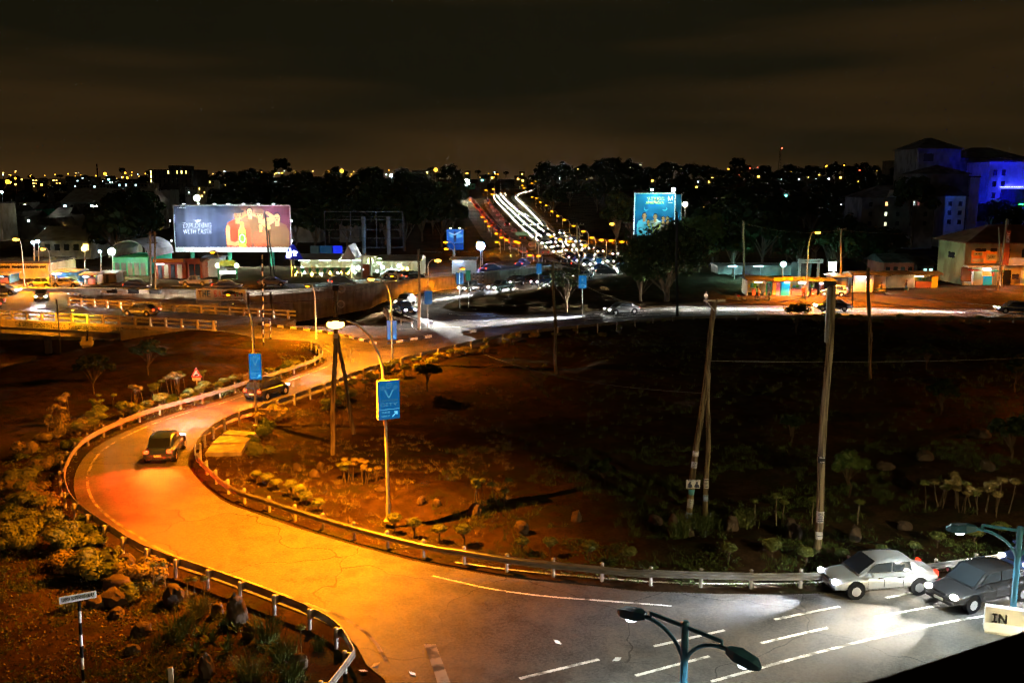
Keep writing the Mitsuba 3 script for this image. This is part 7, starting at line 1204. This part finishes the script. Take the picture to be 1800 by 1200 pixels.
for k, v in PAINTS.items(): M['paint_' + k.replace(' ', '_')] = v
def car(label, x, y, ang, kind='sedan', paint='white', lights='both', detail=True, beam=0.0, weight=.5, group=None, cat='car', look=40.0, z=None, tint=(1, .97, .9), tl=(5.0, .10, .02), scale=1.0, pair=False, brake=0.0):
    P, wb, L, hz = CARS[kind]; t = thing('minibus' if kind == 'minibus' else ('pickup_truck' if kind == 'pickup' else 'car'), label, cat, group); z = float(rise(y)) + .02 if z is None else z
    to = place(x, y, z, ang, scale); ref = lambda m: {'type': 'ref', 'id': 'mat_' + m}  # noqa: E731
    pm = 'paint_' + paint.replace(' ', '_')
    for k, d in P.items():
        nm = k.rstrip('-0123456789').replace('bumper_rear', 'bumper').replace('number_plate_front', 'number_plate'); base = nm
        if not detail and base not in ('body', 'cabin', 'windscreen', 'headlight', 'tail_light'): continue
        if base == 'headlight':
            if lights in ('both', 'front'): part(t, base, {**d, 'bsdf': ref('black'), 'emitter': {'type': 'area', 'radiance': rgb(np.array(tint) * look * K), 'sampling_weight': .02}}, None, to=to); continue
            mt = 'white_paint'
        elif base == 'tail_light':
            if lights in ('both', 'rear'): part(t, base, {**d, 'bsdf': ref('black'), 'emitter': {'type': 'area', 'radiance': rgb(np.array(tl) * K), 'sampling_weight': .05}}, None, to=to); continue
            mt = 'red_paint'
        else: mt = pm if base in ('body', 'cabin', 'mirror') else ('car_glass' if 'window' in base or base == 'windscreen' else ('white_paint' if base == 'number_plate' else 'dark'))
        part(t, base, {**d, 'bsdf': ref(mt)}, None, to=to)
    if detail:
        for sx in (-1, 1):
            for sy in (-1, 1):
                w = T().translate([x, y, z]).rotate([0, 0, 1], math.degrees(ang)).translate([sx * wb * scale, sy * .76 * scale, .31 * scale]); part(t, 'wheel_arch', ARCH, None, to=T().translate([x, y, z]).rotate([0, 0, 1], math.degrees(ang)).translate([sx * wb * scale, sy * .74 * scale, .35 * scale])); wk = part(t, 'wheel', {**WH}, None, to=w); part(wk, 'rim', {**RM}, None, to=w)
    if beam:
        cs, sn = math.cos(ang), math.sin(ang); f = (L + .12) * scale
        for sd in ((-.58, .58) if pair else (0,)):
            ex, ey = x + cs * f - sn * sd, y + sn * f + cs * sd
            spot_light(t, (ex, ey, z + hz), (ex + cs * 15 - sn * sd * .4, ey + sn * 15 + cs * sd * .4, z - .45), np.array(tint) * beam, 24 if pair else 11, 1.5 if pair else 2, weight)
    if brake:
        cs, sn = math.cos(ang), math.sin(ang)
        for sd in (-.6, .6): spot_light(t, (x - cs * (L + .12) - sn * sd, y - sn * (L + .12) + cs * sd, z + .85), (x - cs * (L + 4) - sn * sd, y - sn * (L + 4) + cs * sd, z), np.array([1, .045, .004]) * brake, 70, 15, 1.5)
    return t
def heading(p, q): return math.atan2(q[1] - p[1], q[0] - p[0])
KINDS, COLS = ['sedan', 'hatch', 'sedan', 'sedan', 'hatch', 'pickup'], ['black', 'grey', 'dark blue', 'grey']
def queue(path, spacing, label, group, lights, beam, start=3.0, detail=False, offs=(0.0,), weight=.25, look=40.0, jit=.35, end=None, every=1, tint=(1, .97, .9), tl=(5.0, .1, .02)):
    l = LineString(path); s = start; i = 0
    while s < (end or l.length - 2):
        p, q = l.interpolate(s), l.interpolate(s + 1.0); a = heading((p.x, p.y), (q.x, q.y))
        for k, o in enumerate(offs):
            ss = s + (k * .37 % 1) * spacing * .6; p, q = l.interpolate(ss), l.interpolate(ss + 1.0); a = heading((p.x, p.y), (q.x, q.y)); y = p.y - math.cos(a) * o
            zz = float(rise(y)) + .1 if y > 170 else .03
            car(label, p.x + math.sin(a) * o, y, a, KINDS[rng.integers(6)], COLS[rng.integers(len(COLS))], lights, detail, beam if i % every == 0 else 0, weight, group, look=look, z=zz, tint=tint, tl=tl); i += 1
        s += spacing * (1 + rng.uniform(-jit, jit))
CREAM = (1, .93, .74)
queue(mid, 13, 'oncoming vehicle with glaring headlights in the dense traffic on the far highway', 'oncoming vehicles on the far highway', 'front', 150000, offs=(-2.6, .2, 2.9), weight=.9, look=120, every=4, tint=CREAM)
queue(np.array(SIDE.coords), 13, 'oncoming vehicle on the narrow side road right of the highway', 'oncoming vehicles on the side road', 'front', 90000, weight=.7, look=120, every=3, tint=CREAM)
queue(np.array(RAMP.coords)[::1], 11, 'vehicle with lit headlights on the slip ramp joining from the right', 'vehicles on the slip ramp', 'front', 90000, weight=.7, look=120, every=3, tint=CREAM)
queue(np.array(AWAY_L * .5 + AWAY_R * .5)[::-1], 26, 'vehicle with red tail lights driving away up the highway', 'vehicles driving away up the highway', 'rear', 0, look=40)
queue(np.array(SERVICE.coords)[::-1], 15, 'vehicle with red tail lights on the service road above the retaining wall', 'vehicles on the service road', 'rear', 2500, start=45, offs=(1.8,), weight=.15, every=2, tint=(1, .5, .2), tl=(9, .22, .03))
HP = chaikin([(19.23, 176.50), (14.74, 166.73), (9.32, 157.97), (0.00, 146.80), (-8.07, 136.39), (-12.62, 129.18), (-14.38, 123.81), (-14.29, 120.47), (-12.23, 115.77), (-9.38, 112.84), (-3.28, 110.50), (3.32, 111.89), (13.86, 116.78), (21.39, 120.20), (32.15, 120.47), (42.49, 119.39), (62.78, 117.55), (75.60, 115.77)], 2)
HPL = LineString(HP); h1 = HPL.project(Point((-14.38, 123.81)))
queue(HP, 15, 'vehicle with glaring headlights on the upper arm of the hairpin bend', 'vehicles on the upper arm of the hairpin', 'front', 170000, start=2, end=h1 - 16, detail=True, weight=3, look=90, tint=CREAM, offs=(-1.4, 1.5), every=2)
queue(HP, 11.0, 'vehicle with glaring headlights rounding the hairpin bend', 'vehicles rounding the hairpin bend', 'front', 26000, start=h1 - 2, end=h1 + 12, detail=True, weight=4, look=110, offs=(0.2,))
back = HP[::-1]; BL = LineString(back)
queue(back, 21, 'vehicle with white headlights on the cross road beyond the dark field', 'vehicles on the cross road', 'front', 170000, start=14, end=BL.length - h1 - 36, detail=True, weight=4, look=90, offs=(.4,))
RB = chaikin([(-77.46, 136.39), (-71.72, 137.79), (-67.78, 136.39), (-64.56, 132.36), (-62.90, 127.95), (-63.98, 125.55), (-70.13, 123.24)], 3)
queue(RB, 13, 'vehicle with bright headlights circling the roundabout at the left edge', 'vehicles on the roundabout', 'both', 12000, start=5, detail=True, weight=2.5, look=80, tint=CREAM)
queue([(-40.80, 114.53), (-56.17, 118.33), (-70.33, 121.01)], 17, 'vehicle with red tail lights crossing the bridge to the left', 'vehicles crossing the bridge', 'rear', 5000, start=4, detail=True, weight=.3, tl=(12, .26, .03))
# nearest traffic, each vehicle on its own
def near_car(label, p, q, kind, paint, **k): car(label, p[0], p[1], heading(p, q), kind, paint, detail=True, z=.02, pair=True, **k)
near_car('dark blue sedan on the bend with glowing red tail lights, driving up towards the junction', (-20.46, 55.33), (-21.12, 59.87), 'sedan', 'dark blue', beam=1200, weight=1.0, tl=(14, .3, .04), brake=850)
near_car('black hatchback with red tail lights leaving the bend towards the junction', (-18.40, 71.09), (-17.03, 74.55), 'hatch', 'black', beam=1200, weight=.8, tl=(14, .3, .04), brake=700)
near_car('silver sedan with cold white headlights turning onto the ramp behind the inner guardrail', (14.50, 36.38), (10.01, 35.68), 'sedan', 'silver', beam=2000, weight=3.0, look=110, tint=(.86, .96, 1.12))
near_car('dark grey sedan with cream headlights on the lower right carriageway beside the white concrete barrier', (18.16, 35.42), (12.38, 32.90), 'sedan', 'black', beam=2000, weight=3.0, look=110, tint=(1, .95, .84))
near_car('dark blue hatchback entering at the right frame edge on the lower carriageway', (22.24, 38.33), (14.47, 35.11), 'hatch', 'dark blue', beam=2000, weight=3.0, look=110, tint=(1, .96, .88))
near_car('black hatchback with bright headlights just beyond the right frame edge on the ramp lane', (24.88, 37.05), (15.72, 36.06), 'hatch', 'black', beam=2000, weight=2.0, look=110, tint=(.90, .96, 1.1))
# parked
x, y = -71.73, 146.80; car('cream hatchback parked left of the notice board', x, y, math.pi, 'hatch', 'cream', 'none', True)
x, y = -67.82, 146.80; car('cream saloon car parked right of the notice board', x, y, 0.0, 'sedan', 'cream', 'none', True)
x, y = -49.01, 149.24; car('cream pick up truck parked before the red shops', x, y, math.pi, 'pickup', 'cream', 'none', True, cat='pickup truck')
x, y = 45.44, 135.70; car('white hatchback parked before the shops, seen from behind', x, y, math.pi - .5, 'hatch', 'white', 'none', True)
x, y = 80.20, 151.76; car('white pick up parked before the yellow shop building', x, y, 2.6, 'pickup', 'white', 'none', True, cat='pickup truck')
x, y = -19.73, 160.79; car('silver car parked before the restaurant, left of two', x, y, .3, 'sedan', 'silver', 'none', True)
x, y = -18.20, 159.84; car('white car parked before the restaurant, right of two', x, y, .3, 'sedan', 'white', 'none', True)
x, y = -36.82, 148.42; car('dark car parked before the left part of the restaurant', x, y, .1, 'sedan', 'grey', 'none', True)

# ------------------------------------------------------------------ people and a motorcycle
def hull(*sph):
    m = None
    for c, r in sph:
        s = manifold3d.Manifold.sphere(r, 14).translate([float(v) for v in c]); m = s if m is None else m + s
    return m.hull()
def chain(js): 
    out = None
    for a, b in zip(js[:-1], js[1:]): k = hull(a, b); out = k if out is None else out + k
    return out
def tm(m): q = m.to_mesh(); return trimesh.Trimesh(np.array(q.vert_properties[:, :3]), np.array(q.tri_verts), process=False)
def person(label, x, y, rz, shirt, trousers, step=.12, sit=False, z=0.0, h=1.72, armf=.1):
    k = h / 1.72; t = thing('person', label, 'person'); to = T().translate([x, y, z]).rotate([0, 0, 1], math.degrees(rz)).scale(k); J = {}
    hip = .92 if not sit else .78; kx = (0, 0) if not sit else (.40, .40)
    body = None
    legs = None
    for s in (-1, 1):
        st = step * s; kn = (st * .6 + kx[0], s * .1, .5 if not sit else .74); an = (st + (.42 if sit else -.02), s * .1, .09 if not sit else .32)
        L = chain([((0, s * .09, hip), .095), (kn, .065), (an, .045), ((an[0] + .15, an[1], an[2] - .045), .035)]); body = L if body is None else body + L
        lg = chain([((0, s * .09, hip), .11), (kn, .08), ((an[0], an[1], an[2] + .05), .066)]); legs = lg if legs is None else legs + lg
    top = hip + .52; body += hull(((0, 0, hip), .12), ((0, .07, top - .1), .12), ((0, -.07, top - .1), .12)); sh = hull(((0, .06, hip), .125), ((0, -.06, hip), .125), ((.0, .13, top - .06), .085), ((.0, -.13, top - .06), .085))
    for s in (-1, 1):
        el = (armf * .6, s * .26, top - .32); ha = (armf + .16 + (.3 if sit else 0), s * (.22 if not sit else .3), top - .52 + (.22 if sit else 0)); body += chain([((0, s * .18, top - .06), .06), (el, .045), (ha, .034)]) + hull((ha, .034), ((ha[0] + .07, ha[1], ha[2] - .06), .022)) + hull(((ha[0] + .02, ha[1] - s * .03, ha[2] - .02), .014), ((ha[0] + .06, ha[1] - s * .04, ha[2] - .03), .01))
        sh += chain([((0, s * .175, top - .06), .075), ((el[0], el[1], el[2] + .02), .062)])
    hd = top + .22; body += hull(((0, 0, top - .02), .06), ((.01, 0, hd - .08), .055)) + hull(((.01, 0, hd), .095), ((.02, 0, hd - .07), .072), ((-.02, 0, hd + .03), .09)) + hull(((.1, 0, hd - .02), .018), ((.115, 0, hd - .045), .016)) + hull(((0, .095, hd - .02), .018), ((0, .095, hd - .05), .014)) + hull(((0, -.095, hd - .02), .018), ((0, -.095, hd - .05), .014))
    part(t, 'body', tm(body), 'skin', to=to, smooth=50); part(t, 'shirt', tm(sh), shirt, to=to, smooth=50); part(t, 'trousers', tm(legs), trousers, to=to, smooth=50)
    part(t, 'hair', tm(hull(((-.02, 0, hd + .035), .1), ((-.03, 0, hd), .098))), 'black', to=to, smooth=50)
    for s in (-1, 1): part(t, 'eye', box(.012, .03, .014, (.098, s * .035, hd + .005)), 'black', to=to)
    part(t, 'mouth', box(.012, .05, .01, (.096, 0, hd - .08)), 'print_brown', to=to)
    return t
x, y = 76.37, 150.91; person('person in a white shirt standing at the foot of the poles before the yellow building', x, y - .3, -2.0, 'white_wall', 'print_dark')
x, y = 57.56, 140.67; person('person in dark clothes walking past the low brown shed', x, y, 3.0, 'print_dark', 'print_blue', .25)
x, y = 40.31, 133.02; person('person in red standing before the white lit shop window', x, y, -1.5, 'print_red', 'print_dark')
x, y = 33.53, 131.71; person('person beside the motorbikes at the yellow stall', x, y, -.6, 'print_teal', 'print_dark')
x, y = 25.30, 125.55; person('person standing in the dark under the large tree, left of the stalls', x, y, -1.2, 'grey_wall', 'print_dark')
def motorbike(label, x, y, a, paint='red_paint'):
    t = thing('motorcycle', label, 'motorcycle'); to = place(x, y, .02, a)
    for sx in (-.62, .62): part(t, 'wheel', cat_([tube([(sx + .29 * math.cos(q), 0, .3 + .29 * math.sin(q)) for q in np.linspace(0, 2 * math.pi, 19)], .045, 6), box(.5, .02, .03, (sx, 0, .3)), box(.03, .02, .5, (sx, 0, .3))]), 'tyre', to=to)
    part(t, 'frame', cat_([tube([(-.62, 0, .3), (-.1, 0, .42), (.35, 0, .72), (.48, 0, .82)], .04, 6), tube([(-.1, 0, .42), (-.45, 0, .72)], .035, 6), tube([(.62, 0, .3), (.45, 0, .85), (.40, 0, 1.0)], .035, 6)]), 'dark', to=to)
    part(t, 'tank', loft([(-.05, .1, .66, .78), (.1, .15, .64, .88), (.34, .12, .68, .86)], 10, 2.4), paint, to=to); part(t, 'seat', box(.62, .24, .1, (-.36, 0, .78), bevel=.03), 'black', to=to); part(t, 'engine', box(.32, .24, .26, (.06, 0, .42), bevel=.04), 'rim', to=to); part(t, 'handlebar', tube([(.36, -.34, 1.02), (.42, 0, 1.0), (.36, .34, 1.02)], .02, 6), 'dark', to=to); part(t, 'headlight', tube([(.46, 0, .92), (.58, 0, .92)], [.07, .09], 10), 'rim', to=to)
x, y = 52.73, 137.79; motorbike('motorcycle standing before the cream kiosk with a rider', x, y, 2.5); person('rider in a dark jacket sitting on the motorcycle before the cream kiosk', x + .1, y - .05, 2.5, 'print_dark', 'print_blue', 0.0, True, .02)
x, y = 33.83, 131.07; motorbike('motorbike parked before the yellow stall', x, y, .4, 'print_blue')
x, y = 30.60, 129.18; motorbike('motorbike parked left of the yellow stall', x, y, 2.8, 'red_paint')
x, y = 35.08, 131.07; motorbike('motorbike parked before the narrow green shop', x, y, 1.2, 'dark')

# ------------------------------------------------------------------ the thin night haze over the whole place
scene['haze_air'] = {'type': 'homogeneous', 'albedo': rgb(.95, .95, .95), 'sigma_t': 0.000016}
scene['haze'] = {'type': 'cube', 'to_world': T().translate([0, 3500, 30]).scale([7500, 4000, 37]), 'bsdf': {'type': 'null'}, 'interior': {'type': 'ref', 'id': 'haze_air'}}
labels['haze'] = {'kind': 'stuff', 'label': 'thin haze in the night air around the lights', 'category': 'haze'}
scene['camera']['medium'] = {'type': 'ref', 'id': 'haze_air'}
